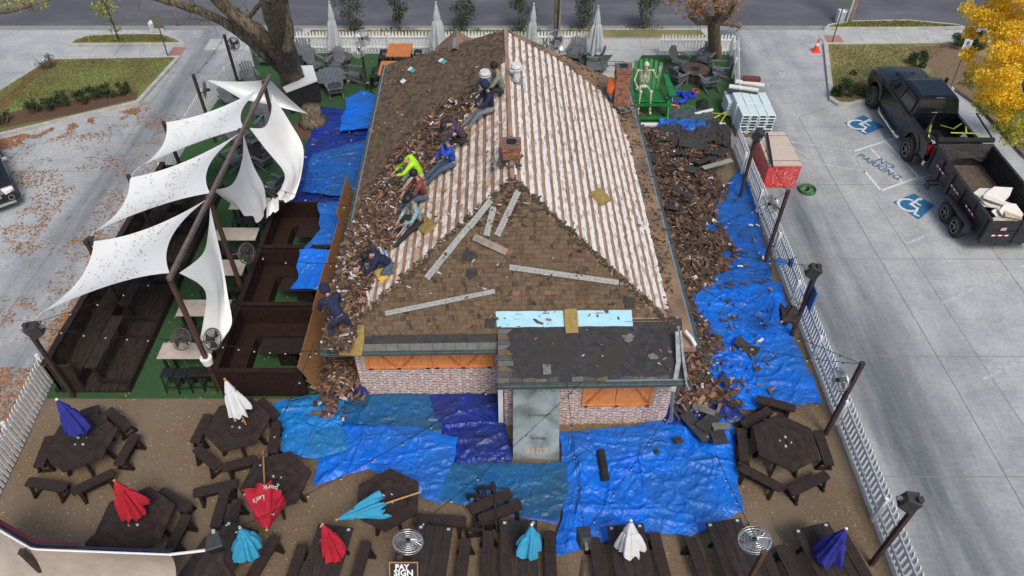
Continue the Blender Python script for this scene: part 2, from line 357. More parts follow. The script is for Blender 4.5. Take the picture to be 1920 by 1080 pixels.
M['leaf_fall'] = [mat('fallen_leaf_%s' % k, c) for k, c in (('brown', (.20, .09, .04)), ('orange', (.36, .15, .05)), ('tan', (.32, .19, .10)))]
# ------------------------------------------------------------- ground
struct('ground', MB().flat([(-400, -300), (400, -300), (400, 600), (-400, 600)], -.08), M['dirt'])
struct('parking_lot', MB().flat([(-70, -30), (70, -30), (70, 35.2), (-70, 35.2)], 0), M['concrete'])
struct('street', MB().flat([(-200, 35.1), (200, 35.1), (200, 52), (-200, 52)], -.03).flat([(-200, 35.1), (200, 35.1), (200, 35.75), (-200, 35.75)], -.024, 1).bb(-200, 200, 43.4, 43.55, -.028, -.024, 2), [M['asphalt'], mat('gutter_pan', (.2, .2, .2), (.26, .26, .255), 2), mat('yellow_line', (.5, .33, .03), (.25, .2, .1), 5)])
YB = 12.36
struct('yard', MB().flat([(-13.05, -20), (8.75, -20), (8.75, 26.2), (4.0, 26.2), (4.0, YB), (-13.05, YB)], .012), M['gravel'])
struct('turf', MB().flat([(-13.05, YB-.02), (-4.3, YB-.02), (-4.3, 26.2), (9.1, 26.2), (10.45, 26.25), (10.45, 32.45), (-12.3, 32.75), (-13.05, 26)], .024), M['turf'])
struct('pavement', MB().prism([G(*p)[:2] for p in ((1112, 150), (1150, 104), (1165, 92), (1212, 92), (1180, 140), (1150, 200))], .0, .05), M['walk'])
sw = MB(); X = [-12.2+2.05*i for i in range(12)]
sw.bb(-14.8, 11.0, 33.05, 34.15, -.02, .035)
for x in X: sw.bb(x-.012, x+.012, 33.06, 34.14, .035, .038, 1)
struct('sidewalk', sw, [M['walk'], M['joint']])
jt = MB()
def ribbon(mb, pts, w, z, m=0):
    for a, b in zip(pts[:-1], pts[1:]):
        a = Vector((a[0], a[1], 0)); b = Vector((b[0], b[1], 0)); d = (b-a).normalized(); s = Vector((-d.y, d.x, 0))*w/2
        mb.add([(*(a-s)[:2], z), (*(b-s)[:2], z), (*(b+s)[:2], z), (*(a+s)[:2], z)], [(0, 1, 2, 3)], m)
for y in (30.2, 26.3, 22.3, 18.15, 13.9, 9.9, 5.6): ribbon(jt, [(8.95, y), (15.5 if y > 26 else 34, y-.06)], .022, .004)
ribbon(jt, [(12.1, 27.0), (12.2, 21.5), (12.55, 12.5), (12.7, 5)], .022, .005); ribbon(jt, [(12.1, 27), (14.0, 28.1)], .022, .005)
ribbon(jt, [(16.2, 26), (16.6, 5)], .022, .005); ribbon(jt, [(13.3, 21.5), (14.0, 8)], .014, .005); ribbon(jt, [(20.8, 24), (20.8, 5)], .022, .005)
for y in (30.8, 27, 23.1, 19.2, 15.3, 11.4): ribbon(jt, [(-40, y+.15), (-13.2, y)], .022, .004)
for x in (-15.6, -19.6, -23.6): ribbon(jt, [(x, 31), (x-.1, 4)], .022, .005)
struct('slab_joints', jt, M['joint'])
# islands: raised kerb with lawn
def island(name, px, lawn, kerb=.22, extra=None):
    P = [G(*p) for p in px]; c = sum(P, Vector())/len(P)
    mb = MB().prism([p[:2] for p in P], -.05, .13)
    n = len(P); inner = []
    area = sum(P[i].x*P[(i+1) % n].y-P[(i+1) % n].x*P[i].y for i in range(n)); sg = 1 if area > 0 else -1
    for i in range(n):
        a, b, d = P[i-1], P[i], P[(i+1) % n]
        n1 = Vector((-(b-a).y, (b-a).x, 0)).normalized(); n2 = Vector((-(d-b).y, (d-b).x, 0)).normalized()
        k = (n1+n2); k = k.normalized()*min(2, 1/max(.5, k.normalized().dot(n1))); inner.append(b+k*kerb*sg)
    mb.flat([p[:2] for p in inner], .14, 1)
    return struct(name, mb, [M['kerb'], lawn]), inner
island('grass_verge', [(128, 88), (140, 77), (170, 70), (210, 67), (260, 66), (310, 67), (335, 76), (348, 86), (300, 87)], M['lawn'], .15)
isl, inn = island('grass_island', [(112, 113), (340, 109), (262, 196), (150, 222), (0, 258), (-200, 300), (-200, 250), (-30, 190), (70, 128)], M['lawn'], .17)
struct('mulch_bed', MB().flat([G(*p)[:2] for p in ((0, 247), (0, 222), (60, 207), (160, 190), (262, 176), (258, 191), (150, 217))], .146), M['mulch'])
struct('leafy_edge', MB().flat([G(*p)[:2] for p in ((0, 195), (55, 150), (92, 118), (120, 116), (70, 150), (20, 200), (0, 222))], .147), mat('leafy_grass', (.19, .085, .035), (.10, .09, .03), 16, .95))
s2 = MB().bb(-21.4, -15.75, 32.35, 33.35, 0, .03); [s2.bb(x, x+.02, 32.36, 33.34, .03, .033, 1) for x in (-20.1, -18.9, -17.7)]; s2.bb(-16.35, -15.75, 32.4, 33.3, .03, .035, 2)
struct('left_sidewalk', s2, [M['walk'], M['joint'], M['ramp']])
island('corner_verge', [(1545, 57), (1552, 50), (1590, 43), (1700, 41), (1790, 49), (1812, 55), (1700, 57)], M['lawn'], .12)
s3 = MB().bb(15.2, 60, 33.45, 34.6, 0, .03); [s3.bb(x, x+.02, 33.46, 34.59, .03, .033, 1) for x in (17.2, 18.9, 20.4, 22)]; s3.bb(15.4, 16.2, 33.5, 34.55, .03, .035, 2)
struct('right_sidewalk', s3, [M['walk'], M['joint'], M['ramp']])
iR, _ = island('lawn_island', [(1543, 84), (1600, 84), (1760, 82), (2300, 82), (2300, 400), (1960, 350), (1858, 215), (1790, 170), (1622, 194), (1597, 201), (1570, 200), (1554, 190)], M['lawn_dry'], .2)
struct('rear_verge', MB().bb(-10.6, 9.8, 34.2, 35.25, -.02, .06).flat([(-10.4, 34.25), (9.6, 34.25), (9.4, 35.1), (-10.0, 35.1)], .066, 1), [M['kerb'], M['lawn_dry']])
struct('bare_soil', MB().flat([G(*p)[:2] for p in ((1700, 95), (1780, 88), (1860, 120), (1920, 190), (1920, 300), (1830, 200), (1760, 150))], .146), mat('brown_soil', (.13, .085, .055), (.20, .14, .08), 7, .95))  # bare brown soil, two tones mixed by noise
struct('mulch_bed', MB().flat([G(*p)[:2] for p in ((1560, 168), (1650, 150), (1660, 180), (1622, 190), (1560, 188))], .147), M['mulch'])
struct('kerb', MB().bb(4.6, 8.8, 26.1, 26.28, 0, .2), M['white'])
# road markings
mk = MB()
def line(a, b, w=.1, z=.009, m=0): ribbon(mk, [G(*a), G(*b)], w, z, m)
line((1688, 256), (1600, 284)); line((1600, 284), (1475, 265), .1, .009, 1); line((1660, 266), (1722, 332)); line((1722, 332), (1652, 358)); line((1652, 358), (1622, 322)); line((1622, 322), (1500, 301), .1, .009, 1)
line((1632, 278), (1692, 342), .09); line((1600, 284), (1622, 322), .08, .009, 1); line((1480, 272), (1530, 304), .08, .009, 1)
line((1698, 458), (1760, 432), .1, .009, 1); line((1765, 570), (1920, 498), .1, .009, 1); line((1842, 712), (1960, 655), .1, .009, 1)
line((10, 312), (160, 280), .1, .009, 1); line((0, 445), (70, 428), .1, .009, 1); line((1716, 338), (1760, 322))
line((1466, 137), (1466, 147), .12, .009, 1); line((1462, 140), (1466, 134), .1, .0095, 1); line((1471, 140), (1466, 134), .1, .0095, 1)
struct('road_markings', mk, [M['paint'], M['faded']])
def textmb(s, size, mb, M4, m=0, ext=.002, shear=0, bold=.0):
    c = bpy.data.curves.new('t', 'FONT'); c.body = s; c.size = size; c.extrude = ext; c.offset = bold; c.align_x = 'CENTER'; c.align_y = 'CENTER'; c.resolution_u = 2; c.shear = shear; c.space_line = .85
    o = bpy.data.objects.new('t', c); COL.objects.link(o); dg = bpy.context.evaluated_depsgraph_get(); me = bpy.data.meshes.new_from_object(o.evaluated_get(dg))
    mb.add([M4 @ v.co for v in me.vertices], [tuple(p.vertices) for p in me.polygons], m)
    bpy.data.objects.remove(o); bpy.data.curves.remove(c); bpy.data.meshes.remove(me); return mb
def frame4(o, x, y):
    x = Vector(x).normalized(); y = Vector(y); z = x.cross(y).normalized(); y = z.cross(x)
    return Matrix.Translation(o) @ Matrix((x, y, z)).transposed().to_4x4()
def quadmap(px):     # maps unit square to four surveyed corners
    P = [G(*p) for p in px]
    return lambda a, b, z: (P[0]*(1-a)*(1-b)+P[1]*a*(1-b)+P[2]*a*b+P[3]*(1-a)*b)+Vector((0, 0, z))
np_ = MB(); textmb("NO\nPARKING", .46, np_, frame4(G(1654, 310)+Vector((0, 0, .01)), G(1678, 326)-G(1627, 296), G(1672, 300)-G(1640, 318)), bold=.01)
zc = G(1654, 310)
np_.v = [(p[0], p[1], .010 if p[2] < .0101 else .012) for p in np_.v]
struct('stencilled_words', np_, M['blue_stencil'])
en = MB(); textmb("ENTER", .42, en, frame4(G(1464, 160)+Vector((0, 0, .01)), (1, 0, 0), (0, 1, 0))); struct('stencilled_word', en, M['faded'])
def ada(px):
    q = quadmap(px); bl = MB(); bl.add([q(0, 0, .009), q(1, 0, .009), q(1, 1, .009), q(0, 1, .009)], [(0, 1, 2, 3)])
    zz = [.0105]
    def poly(pts, w):
        for a, b in zip(pts[:-1], pts[1:]):
            k_ = 1.28; c_ = Vector((.58, .47)); a = (Vector(a)-c_)*k_+Vector((.52, .48)); b = (Vector(b)-c_)*k_+Vector((.52, .48)); d = (b-a).normalized()*w*.62; s = Vector((-d.y, d.x)); a = a-d; b = b+d
            zz[0] += .0004; z_ = zz[0]; bl.add([q(*(a-s), z_), q(*(b-s), z_), q(*(b+s), z_), q(*(a+s), z_)], [(0, 1, 2, 3)], 1)
    bl.add([q(.385+.095*math.cos(t*.52), .90+.085*math.sin(t*.52), .0105) for t in range(12)], [tuple(range(12))], 1)
    poly([(.46, .70), (.48, .42)], .085); poly([(.47, .58), (.66, .58)], .06); poly([(.48, .43), (.68, .42)], .075); poly([(.69, .43), (.78, .18)], .07); poly([(.78, .18), (.88, .2)], .06)
    pts = [(.46+.25*math.cos(t), .34+.25*math.sin(t)) for t in [R(112+i*16) for i in range(15)]]; poly(pts, .075)
    struct('parking_symbol', bl, [M['blue_paint'], M['paint']])
ada([(1582, 231), (1622, 253), (1658, 238), (1619, 216)])
ada([(1674, 379), (1722, 412), (1753, 385), (1714, 363)])
# fallen leaves
def leaves(n, fn, z, name='fallen_leaves', sz=.045, mats=None):
    mb = MB()
    for i in range(n):
        p = fn(); a = rnd.random()*6.28; s = sz*rnd.uniform(.6, 1.4); x = Vector((math.cos(a), math.sin(a), rnd.uniform(-.3, .3)))*s; y = Vector((-math.sin(a), math.cos(a), rnd.uniform(-.2, .2)))*s*.6
        c = Vector(p)+Vector((0, 0, z+s*.35)); mb.add([c-x, c-y, c+x, c+y], [(0, 1, 2, 3)], rnd.randrange(3))
    o = part(name, mb, mats or M['leaf_fall']); o['kind'] = 'stuff'; tag(o, 'brown and orange fallen leaves scattered over the ground', 'leaves'); return o
def lf():
    while True:
        r = rnd.random()
        if r < .42: u, v = rnd.uniform(0, 420), rnd.uniform(190, 640)
        elif r < .62:   # drift under the kerb
            u = rnd.uniform(0, 262); v = 262-u*.232+abs(rnd.gauss(0, 9))
        elif r < .95:    # drift outside the fence
            t = rnd.random(); u = 118*t+30+rnd.gauss(0, 13)+45*t*(1-t); v = 840-290*t+rnd.gauss(0, 22); u -= (v-700)*.1
            if rnd.random() < .3: u, v = rnd.uniform(-5, 75), rnd.uniform(690, 860)
        else: u, v = rnd.uniform(0, 400), rnd.uniform(200, 500)
        p = G(u, v)
        if p.x > -13.1 or p.y > 30: continue
        f = noise.noise(Vector((p.x*.55, p.y*.55, 3)))+.6*noise.noise(Vector((p.x*1.9, p.y*1.9, 1)))
        if rnd.random() < .25+1.6*f or r >= .62 and r < .95 and rnd.random() < .3: return p
leaves(13000, lf, .004, sz=.038)
leaves(900, lambda: Vector((rnd.uniform(-13, -4.6), rnd.uniform(3, 26), 0)), .03, 'leaf_litter', .032, [M['leaf_fall'][2], M['leaf_fall'][0], mat('pale_leaf', (.34, .3, .2))])
# gravel pebbles add grain to the yard
pb = MB()
for i in range(2600):
    x, y = rnd.uniform(-13, 8.6), rnd.uniform(5.5, 12.3); s = rnd.uniform(.012, .028); a = rnd.random()*3
    pb.add([(x-s, y, .014), (x, y-s*.7, .014), (x+s, y, .014), (x, y+s*.8, .014), (x, y, .014+s*.8)], [(0, 1, 4), (1, 2, 4), (2, 3, 4), (3, 0, 4)], rnd.randrange(2))
o = part('gravel', pb, [mat('pebble_pale', (.42, .36, .28)), mat('pebble_dark', (.10, .08, .055))]); o['kind'] = 'stuff'; tag(o, 'loose pebbles strewn over the tan yard', 'gravel')

# ------------------------------------------------------------- picket fences
def fence(pts, label, h=1.05, side=1, post=2.35, gap=.155):
    t = thing('picket_fence', label, 'fence', (*pts[0], 0)); o0 = Vector((*pts[0], 0))
    for a, b in zip(pts[:-1], pts[1:]):
        a = Vector((*a, 0))-o0; b = Vector((*b, 0))-o0; L = (b-a).length; d = (b-a)/L; nrm = Vector((-d.y, d.x, 0))*side
        nb = max(1, round(L/post)); bl = L/nb; rot = Matrix((d, nrm, Vector((0, 0, 1)))).transposed()
        for k in range(nb):
            p0 = a+d*k*bl; mb = MB(); n = round(bl/gap)
            for i in range(n):
                q = p0+d*((i+.5)*bl/n)+nrm*.05; hh = h+rnd.uniform(-.012, .012); w = .044; lean = rnd.uniform(-.008, .008)
                pr = [q+d*x+Vector((0, 0, z)) for x, z in ((-w, .06), (w, .06), (w+lean, hh-.07), (w*.4+lean, hh), (-w*.4+lean, hh), (-w+lean, hh-.07))]
                mb.extr(pr, nrm*.022)
            part('picket_panel', mb, M['white'], t)
            rb = MB()
            for z in (.28, h-.25): rb.bar(p0+nrm*.025+Vector((0, 0, z)), p0+d*bl+nrm*.025+Vector((0, 0, z)), .04, .085)
            part('rail', rb, M['white'], t)
            pm = MB().box((0, 0, .51), (.085, .085, 1.02)); pm.xf(rot.to_4x4()).move(p0-nrm*.05); part('post', pm, M['white'], t)
    return t
fence([(8.82, 5.9), (8.80, 11.5), (8.84, 18.3), (8.78, 22.9), (8.80, 24.6)], 'long white picket fence between the gravel yard and the right driveway', side=-1)
fence([(9.2, 26.3), (10.45, 32.3)], 'white picket fence at the far right side of the turf, behind the wrapped shingle pallet', side=-1)
fence([(10.35, 32.42), (6.95, 32.42)], 'short white picket fence in front of the bare tree, behind the grey chairs', side=-1)
fence([(3.5, 32.75), (-10.5, 32.75)], 'white picket fence along the street sidewalk behind the roof ridge', side=-1)
fence([(-12.0, 31.4), (-13.05, 27.5), (-13.1, 22.4)], 'white picket fence beside the left driveway behind the shade sails', side=1)
fence([(-13.1, 13.1), (-12.75, 8.6), (-12.6, 6.8)], 'white picket fence at the left front of the yard, beside the blue umbrella', side=1)
# ------------------------------------------------------------- the house
HO = Vector((-.04, 12.06, 0)); HYAW = R(1.1)
house = thing('brick_house', 'low brick restaurant with its shingle roof half stripped and a flat black porch roof', 'house', HO, HYAW)
HM = Matrix.Translation(HO) @ Matrix.Rotation(HYAW, 4, 'Z'); HI = HM.inverted()
EV, RZ, HW = 2.42, 5.0, 4.72
A_, B_, C_, D_ = Vector((-HW, 0, EV)), Vector((HW, 0, EV)), Vector((-HW, 14.9, EV)), Vector((HW, 13.1, EV))
P_, Q_ = Vector((.12, 3.75, RZ)), Vector((.06, 12.55, RZ))
def plane_frame(o, ex, up):
    ex = Vector(ex).normalized(); n = ex.cross(Vector(up)).normalized(); ey = n.cross(ex)
    return Matrix.Translation(o) @ Matrix((ex, ey, n)).transposed().to_4x4()
FF = plane_frame(A_, (1, 0, 0), P_-A_)                  # front hip: x right, y up the slope, z out
FL = plane_frame(C_, (0, -1, 0), Q_-C_)                 # left slope: x towards the front, y up the slope
FR = plane_frame(B_, (0, 1, 0), P_-B_)                  # right slope: x towards the rear
def inF(F, p): return F.inverted() @ p
def Rp(F, u, v, off=0):       # pixel -> local coordinates in a roof frame
    w = HM @ F; return (w.inverted() @ onplane(u, v, w.translation, w.to_3x3().col[2].normalized(), off))
def Rw(F, u, v, off=0):
    w = HM @ F; return onplane(u, v, w.translation, w.to_3x3().col[2].normalized(), off)
def pip(x, y, poly):
    c = False; n = len(poly)
    for i in range(n):
        x1, y1 = poly[i][:2]; x2, y2 = poly[i-1][:2]
        if (y1 > y) != (y2 > y) and x < (x2-x1)*(y-y1)/(y2-y1)+x1: c = not c
    return c
def hpart(name, mb, mats, F=None, parent=None, **k):
    o = part(name, mb, mats, parent or house, **k)
    if F is not None: o.matrix_local = F
    return o
# roof deck
rd = MB()
def deckface(vs, m): rd.add(vs, [tuple(range(len(vs)))], m)
deckface([A_, B_, P_], 0); deckface([C_, A_, P_, Q_], 0); deckface([B_, D_, Q_, P_], 0); deckface([D_, C_, Q_], 0)
lo_ = Vector((0, 0, -.16)); deckface([A_+lo_, C_+lo_, D_+lo_, B_+lo_], 0)
for a, b in ((A_, B_), (B_, D_), (D_, C_), (C_, A_)): rd.add([a, b, b+lo_, a+lo_], [(0, 3, 2, 1)])
roof = hpart('roof', rd, M['deckwood'])
# shingles: every shake is modelled in its course
def shakes(F, poly, skip=None, row=.122, w=.165, mats=None, wsel=None, name='shingles', rowdir=1, tilt=.06, lift=.012):
    mb = MB(); xs = [p[0] for p in poly]; ys = [p[1] for p in poly]; y = min(ys); r = 0
    while y < max(ys):
        x = min(xs)-rnd.random()*w
        while x < max(xs):
            ww = w*rnd.uniform(.62, 1.3); cx, cy = x+ww/2, y+row/2
            if pip(cx, cy, poly) and not (skip and skip(cx, cy)):
                m_ = rnd.choices(range(6), wsel or [5, 7, 5, 3, 2, .35])[0]; t = rnd.uniform(-.006, .008); h = lift*.7+rnd.uniform(0, .010)
                g = .006; j = rnd.uniform(-.007, .007)
                mb.add([(x+g, y+j, h+.012), (x+ww-g, y+j+t, h+.012), (x+ww-g, y+row*1.03, .006), (x+g, y+row*1.03, .006), (x+g, y+j, 0), (x+ww-g, y+j+t, 0)],
                       [(0, 1, 2, 3), (4, 5, 1, 0), (5, 2, 1), (4, 0, 3)], m_)
            x += ww
        y += row; r += 1
    return hpart(name, mb, M['sh'], F, roof)
a, b, p = (inF(FF, q) for q in (A_, B_, P_))
NE = .42
shakes(FF, [(a.x+.35, NE), (b.x-.5, NE), (b.x-.55, NE+.05), (p.x, p.y-.05)], skip=lambda x, y: y < .8 and x > 4.5, wsel=[5, 9, 4, 1.2, 1, .06])
fl = MB(); fl.grid(lambda s, t: (.1+s*4.35, t*.44, .02+.006*math.sin(s*40+t*9)), 22, 4, 2); fl.grid(lambda s, t: (5.2+s*3.9, .42+t*.32, .03), 8, 2, 2)
for i in range(15): x = .15+i*.29; fl.add([(x, 0+.02, .04), (x+.28, .02, .04), (x+.28, .20, .03), (x, .20, .03)], [(0, 1, 2, 3)], 1)
hpart('starter_course', fl, [mat('grey_starter_shingle', (.075, .08, .08), (.12, .125, .12), 6, .9, .3, 40), mat('grey_tab', (.10, .105, .10), (.15, .15, .14), 5, .9), M['felt']], FF, roof)
# stripped area and the shakes that are left on the left slope
BND = [(952, 62), (944, 118), (920, 180), (873, 215), (857, 267), (813, 307), (790, 335), (750, 390), (740, 437), (690, 520), (664, 596), (640, 640)]
bl = [Rp(FL, *q) for q in BND]; c_, a_, p_, q_ = (inF(FL, k) for k in (C_, A_, P_, Q_))
left_poly = [(c_.x, .05), (a_.x, .05)]+[(k.x, k.y) for k in reversed(bl)][1:]+[(q_.x, q_.y-.03)]
shakes(FL, left_poly, wsel=[5, 5, 4, 4, 3, .3])
strip_l = [(k.x, k.y) for k in bl]+[(a_.x, a_.y)]+[(p_.x, p_.y), (q_.x, q_.y)]
def slats(F, poly, ytop, n, m, pitch=.268, wid=.148, name='sheathing_boards'):
    mb = MB(); xs = [k[0] for k in poly]; x0, x1 = min(xs), max(xs)
    for i in range(n):
        y = ytop-.12-i*pitch; x = x0; st = None
        while x < x1:       # one board after the other, butt jointed, clipped to the stripped area
            if pip(x, y, poly):
                if st is None: st = x
            elif st is not None:
                emit_board(mb, st, x, y, wid); st = None
            x += .05
        if st is not None: emit_board(mb, st, x1, y, wid)
    return hpart(name, mb, m, F, roof)
def emit_board(mb, s, e, y, wid):
    x = s
    while x < e-.02:
        L = min(e-x, rnd.uniform(1.8, 3.6)); k = max(1, int(L/.12)); w0 = wid*rnd.uniform(.94, 1.05); z = .02+rnd.uniform(-.003, .004); pts = []
        up = [y+w0/2+rnd.uniform(-.014, .012)-(.05*rnd.random() if rnd.random() < .06 else 0) for _ in range(k+1)]; dn = [y-w0/2+rnd.uniform(-.014, .014)+(.05*rnd.random() if rnd.random() < .08 else 0) for _ in range(k+1)]
        vs = []; fs = []
        for j in range(k+1):
            xx = x+(L-.008)*j/k; vs += [(xx, dn[j], z), (xx, up[j], z), (xx, dn[j], .001), (xx, up[j], .001)]
            if j: b_ = 4*j; fs += [(b_-4, b_, b_+1, b_-3), (b_-2, b_+2, b_, b_-4), (b_-3, b_+1, b_+3, b_-1)]
        mb.add(vs, fs); x += L
slats(FL, strip_l, q_.y, 24, M['slat'])
b2, d2, q2, p2 = (inF(FR, k) for k in (B_, D_, Q_, P_))
RB = [Rp(FR, *k) for k in ((1252, 594), (1228, 480), (1200, 350), (1168, 238), (1148, 188), (1040, 108), (968, 72))]
strip_r = [(k.x, k.y) for k in RB]+[(q2.x-.25, q2.y-.04), (p2.x, p2.y)]
slats(FR, strip_r, q2.y, 21, M['slatw'], .262, .150)
rk = MB(); pr = [(b2.x, .03), (d2.x, .03), (q2.x, q2.y)]+[(k.x, k.y) for k in reversed(RB)]
rk.add([(*k, .012) for k in [(b2.x+.0, .04), (d2.x, .04), (q2.x-.02, q2.y-.02)]+[(k.x, k.y) for k in reversed(RB)]], [tuple(range(3+len(RB)))])
hpart('bare_edge_strip', rk, M['rake'], FR, roof)
# ridge and hip caps torn
def cap(a, b, w=.1, mats=M['deckwood'], name='ridge_board'):
    mb = MB(); mb.bar(Vector(a)+Vector((0, 0, .03)), Vector(b)+Vector((0, 0, .03)), w, .05); hpart(name, mb, mats, None, roof)
cap(P_, Q_, .13)
mossy = mat('mossy_hip_trash', (.035, .045, .025), (.09, .08, .05), 14, .95)
for a, b, nme in ((A_, P_, 'l'), (B_, P_, 'r')):
    mb = MB(); 
    for i in range(420):
        t = rnd.uniform(.1, 1); q = a.lerp(b, t)+Vector((rnd.gauss(0, .05), rnd.gauss(0, .05), .02+rnd.random()*.02)); s = rnd.uniform(.02, .06)
        mb.box(q, (s*2, s, .01), Matrix.Rotation(rnd.random()*3, 3, 'Z') @ Matrix.Rotation(rnd.uniform(-.4, .4), 3, 'X'), rnd.choice([0, 0, 0, 1, 1, 2]))
    hpart('hip_debris', mb, [mossy, M['sh'][3], M['deb'][2]], None, roof)['kind'] = 'stuff'
# eaves: gutters and fascia
gt = MB(); O = .07
gt.bar(A_+Vector((-.07, -.03, -.01)), Vector((.62-.9, -.03, EV-.01)), .12, .09)
gt2 = MB().bar(A_+Vector((-.06, 0, -.05)), C_+Vector((-.06, .1, -.05)), .11, .11); gt3 = MB().bar(B_+Vector((.06, 0, -.05)), D_+Vector((.06, 0, -.05)), .12, .12)
for g in (gt, gt2, gt3): hpart('gutter', g, M['gutter'], None, None, bevel=.02)
for e1, e2 in ((A_+Vector((.02, 0, .02)), C_+Vector((.02, 0, .02))), (B_+Vector((-.02, .2, .02)), D_+Vector((-.02, 0, .02)))): hpart('drip_edge', MB().bar(e1, e2, .065, .015), M['steel'], None, roof)
# walls (object coordinates drive the brick courses)
ov = .45; wl = MB().bb(-HW+.62, HW-.5, ov, ov+.22, 0, EV-.05)
wl.bb(-HW+.62, -HW+.84, ov+.22, 14.4, 0, EV-.05).bb(HW-.72, HW-.5, ov+.22, 12.6, 0, EV-.05); wl.add([(-HW+.84, 14.4, 0), (HW-.72, 12.6, 0), (HW-.72, 12.6, EV-.05), (-HW+.84, 14.4, EV-.05)], [(0, 1, 2, 3)])
hpart('wall', wl, M['brick'])
BX0, BX1, BY = -.17, 4.16, -.60
hpart('porch_wall', MB().bb(BX0, BX1, BY, BY+.22, 0, 2.34).bb(BX0, BX0+.22, BY+.22, ov, 0, 2.34).bb(BX1-.22, BX1, BY+.22, ov, 0, 2.34), M['brick'])
hpart('corner_board', MB().bb(BX0-.16, BX0-.03, BY+.02, BY+.1, .1, 2.25), M['white'])
# flat porch roof
pz = lambda y: 2.44+(y+1.07)*.20
px0, px1, py0, py1 = -.32, 4.30, -1.07, .72
pf = MB().add([(px0, py0, pz(py0)), (px1, py0, pz(py0)), (px1, py1, pz(py1)), (px0, py1, pz(py1)), (px0, py0, 2.3), (px1, py0, 2.3), (px1, py1, 2.42), (px0, py1, 2.42)],
    [(0, 1, 2, 3), (7, 6, 5, 4), (4, 5, 1, 0), (5, 6, 2, 1), (6, 7, 3, 2), (7, 4, 0, 3)])
porch = hpart('porch_roof', pf, M['felt'])
hpart('gutter', MB().bar((px0-.02, py0-.06, 2.40), (px1+.08, py0-.06, 2.40), .13, .12), M['gutter'], bevel=.02)
for e1, e2 in (((2.3, py0+.02, pz(py0)+.012), (px1, py0+.02, pz(py0)+.012)), ((px1-.02, py0+.06, pz(py0)+.018), (px1-.02, py1, pz(py1)+.012))): hpart('drip_edge', MB().bar(e1, e2, .05, .012), M['steel'], None, porch)
tabs = MB()
for i in range(14):       # grey shingle tabs still stuck along the front and left edges
    if i in (5, 9): continue
    x = px0+i*.3; tabs.add([(x, py0+.01, pz(py0)+.012), (x+.28, py0+.01, pz(py0)+.012), (x+.28, py0+.01+.14*rnd.uniform(.7, 1.5), pz(py0)+.03), (x, py0+.01+.14*rnd.uniform(.7, 1.5), pz(py0)+.03)], [(0, 1, 2, 3)], i % 3)
for i in range(14):
    y = py0+.15*i; tabs.add([(px0+.01, y, pz(y)+.012), (px0+rnd.uniform(.14, .42), y, pz(y)+.02), (px0+rnd.uniform(.2, .4), y+.14, pz(y+.14)+.016), (px0+.01, y+.14, pz(y+.14)+.012)], [(0, 1, 2, 3)], i % 3)
tt_ = hpart('torn_tabs', tabs, [mat('grey_tab_a', (.10, .10, .09), (.15, .145, .13), 8), mat('grey_tab_b', (.055, .055, .055), (.09, .085, .08), 8), M['sh'][2]], None, porch); tt_['kind'] = 'stuff'
hpart('ledger_strip', MB().bar((2.9, .56, pz(.56)+.05), (4.15, .56, pz(.56)+.05), .05, .04), M['deb'][5], None, porch)
hpart('vent_pad', MB().bb(.78, .98, py0+.2, py0+.5, pz(-.8), pz(-.8)+.05), M['metal_old'], None, porch, bevel=.01)
# shutters
def shutter(x0, x1, z0, z1, yf, leaves_):
    fr = MB(); d = .05
    fr.bb(x0, x1, yf-.03, yf-.005, z0, z1)
    s = hpart('window_shutter', fr, M['cedar'])
    n = leaves_; w = (x1-x0)/n; tr = MB(); br = MB()
    for k in range(n+1):
        x = min(max(x0+k*w, x0+.05), x1-.05); tr.bb(x-.045, x+.045, yf-.055, yf-.03, z0+.07, z1-.04)
    tr.bb(x0, x1, yf-.058, yf-.03, z0, z0+.07).bb(x0, x1, yf-.058, yf-.03, z1-.04, z1)
    part('shutter_frame', tr, M['cedar'], s)
    for k in range(n):
        a_x, b_x = x0+k*w+.1, x0+(k+1)*w-.1
        pa, pb = ((a_x, z1-.06), (b_x, z0+.1)) if k % 2 == 0 else ((a_x, z0+.1), (b_x, z1-.06))
        if n == 2 and x0 > 1: pa, pb = ((a_x, z0+.1), (b_x, z1-.06)) if k % 2 == 0 else ((a_x, z1-.06), (b_x, z0+.1))
        br.bar((pa[0], yf-.04, pa[1]), (pb[0], yf-.04, pb[1]), .07, .022, (0, 1, 0))
    part('brace', br, M['cedar_dark'], s)
    hg = MB()
    for k in range(n+1): x = min(max(x0+k*w, x0+.12), x1-.12); hg.bb(x-.05, x+.05, yf-.075, yf-.055, z0-.005, z0+.045)
    part('hinge', hg, M['black'], s)
wz = lambda u, v: (HI @ GY(u, v, 12.5))
z0, z1 = 1.25, 2.3
w0, w1, w2 = wz(692, 690).x, wz(812, 690).x, wz(930, 690).x
shutter(w0-.04, w1, z0, z1, ov, 2); shutter(w1+.01, w2-.05, z0, z1, ov, 2)
hpart('window_trim', MB().bb(w0-.14, w0-.045, ov-.05, ov-.004, z0, z1), M['table_top'])
vx = lambda u, v: (HI @ GY(u, v, 11.46)).x
shutter(vx(1090, 760), vx(1222, 760), .86, 2.2, BY, 2)
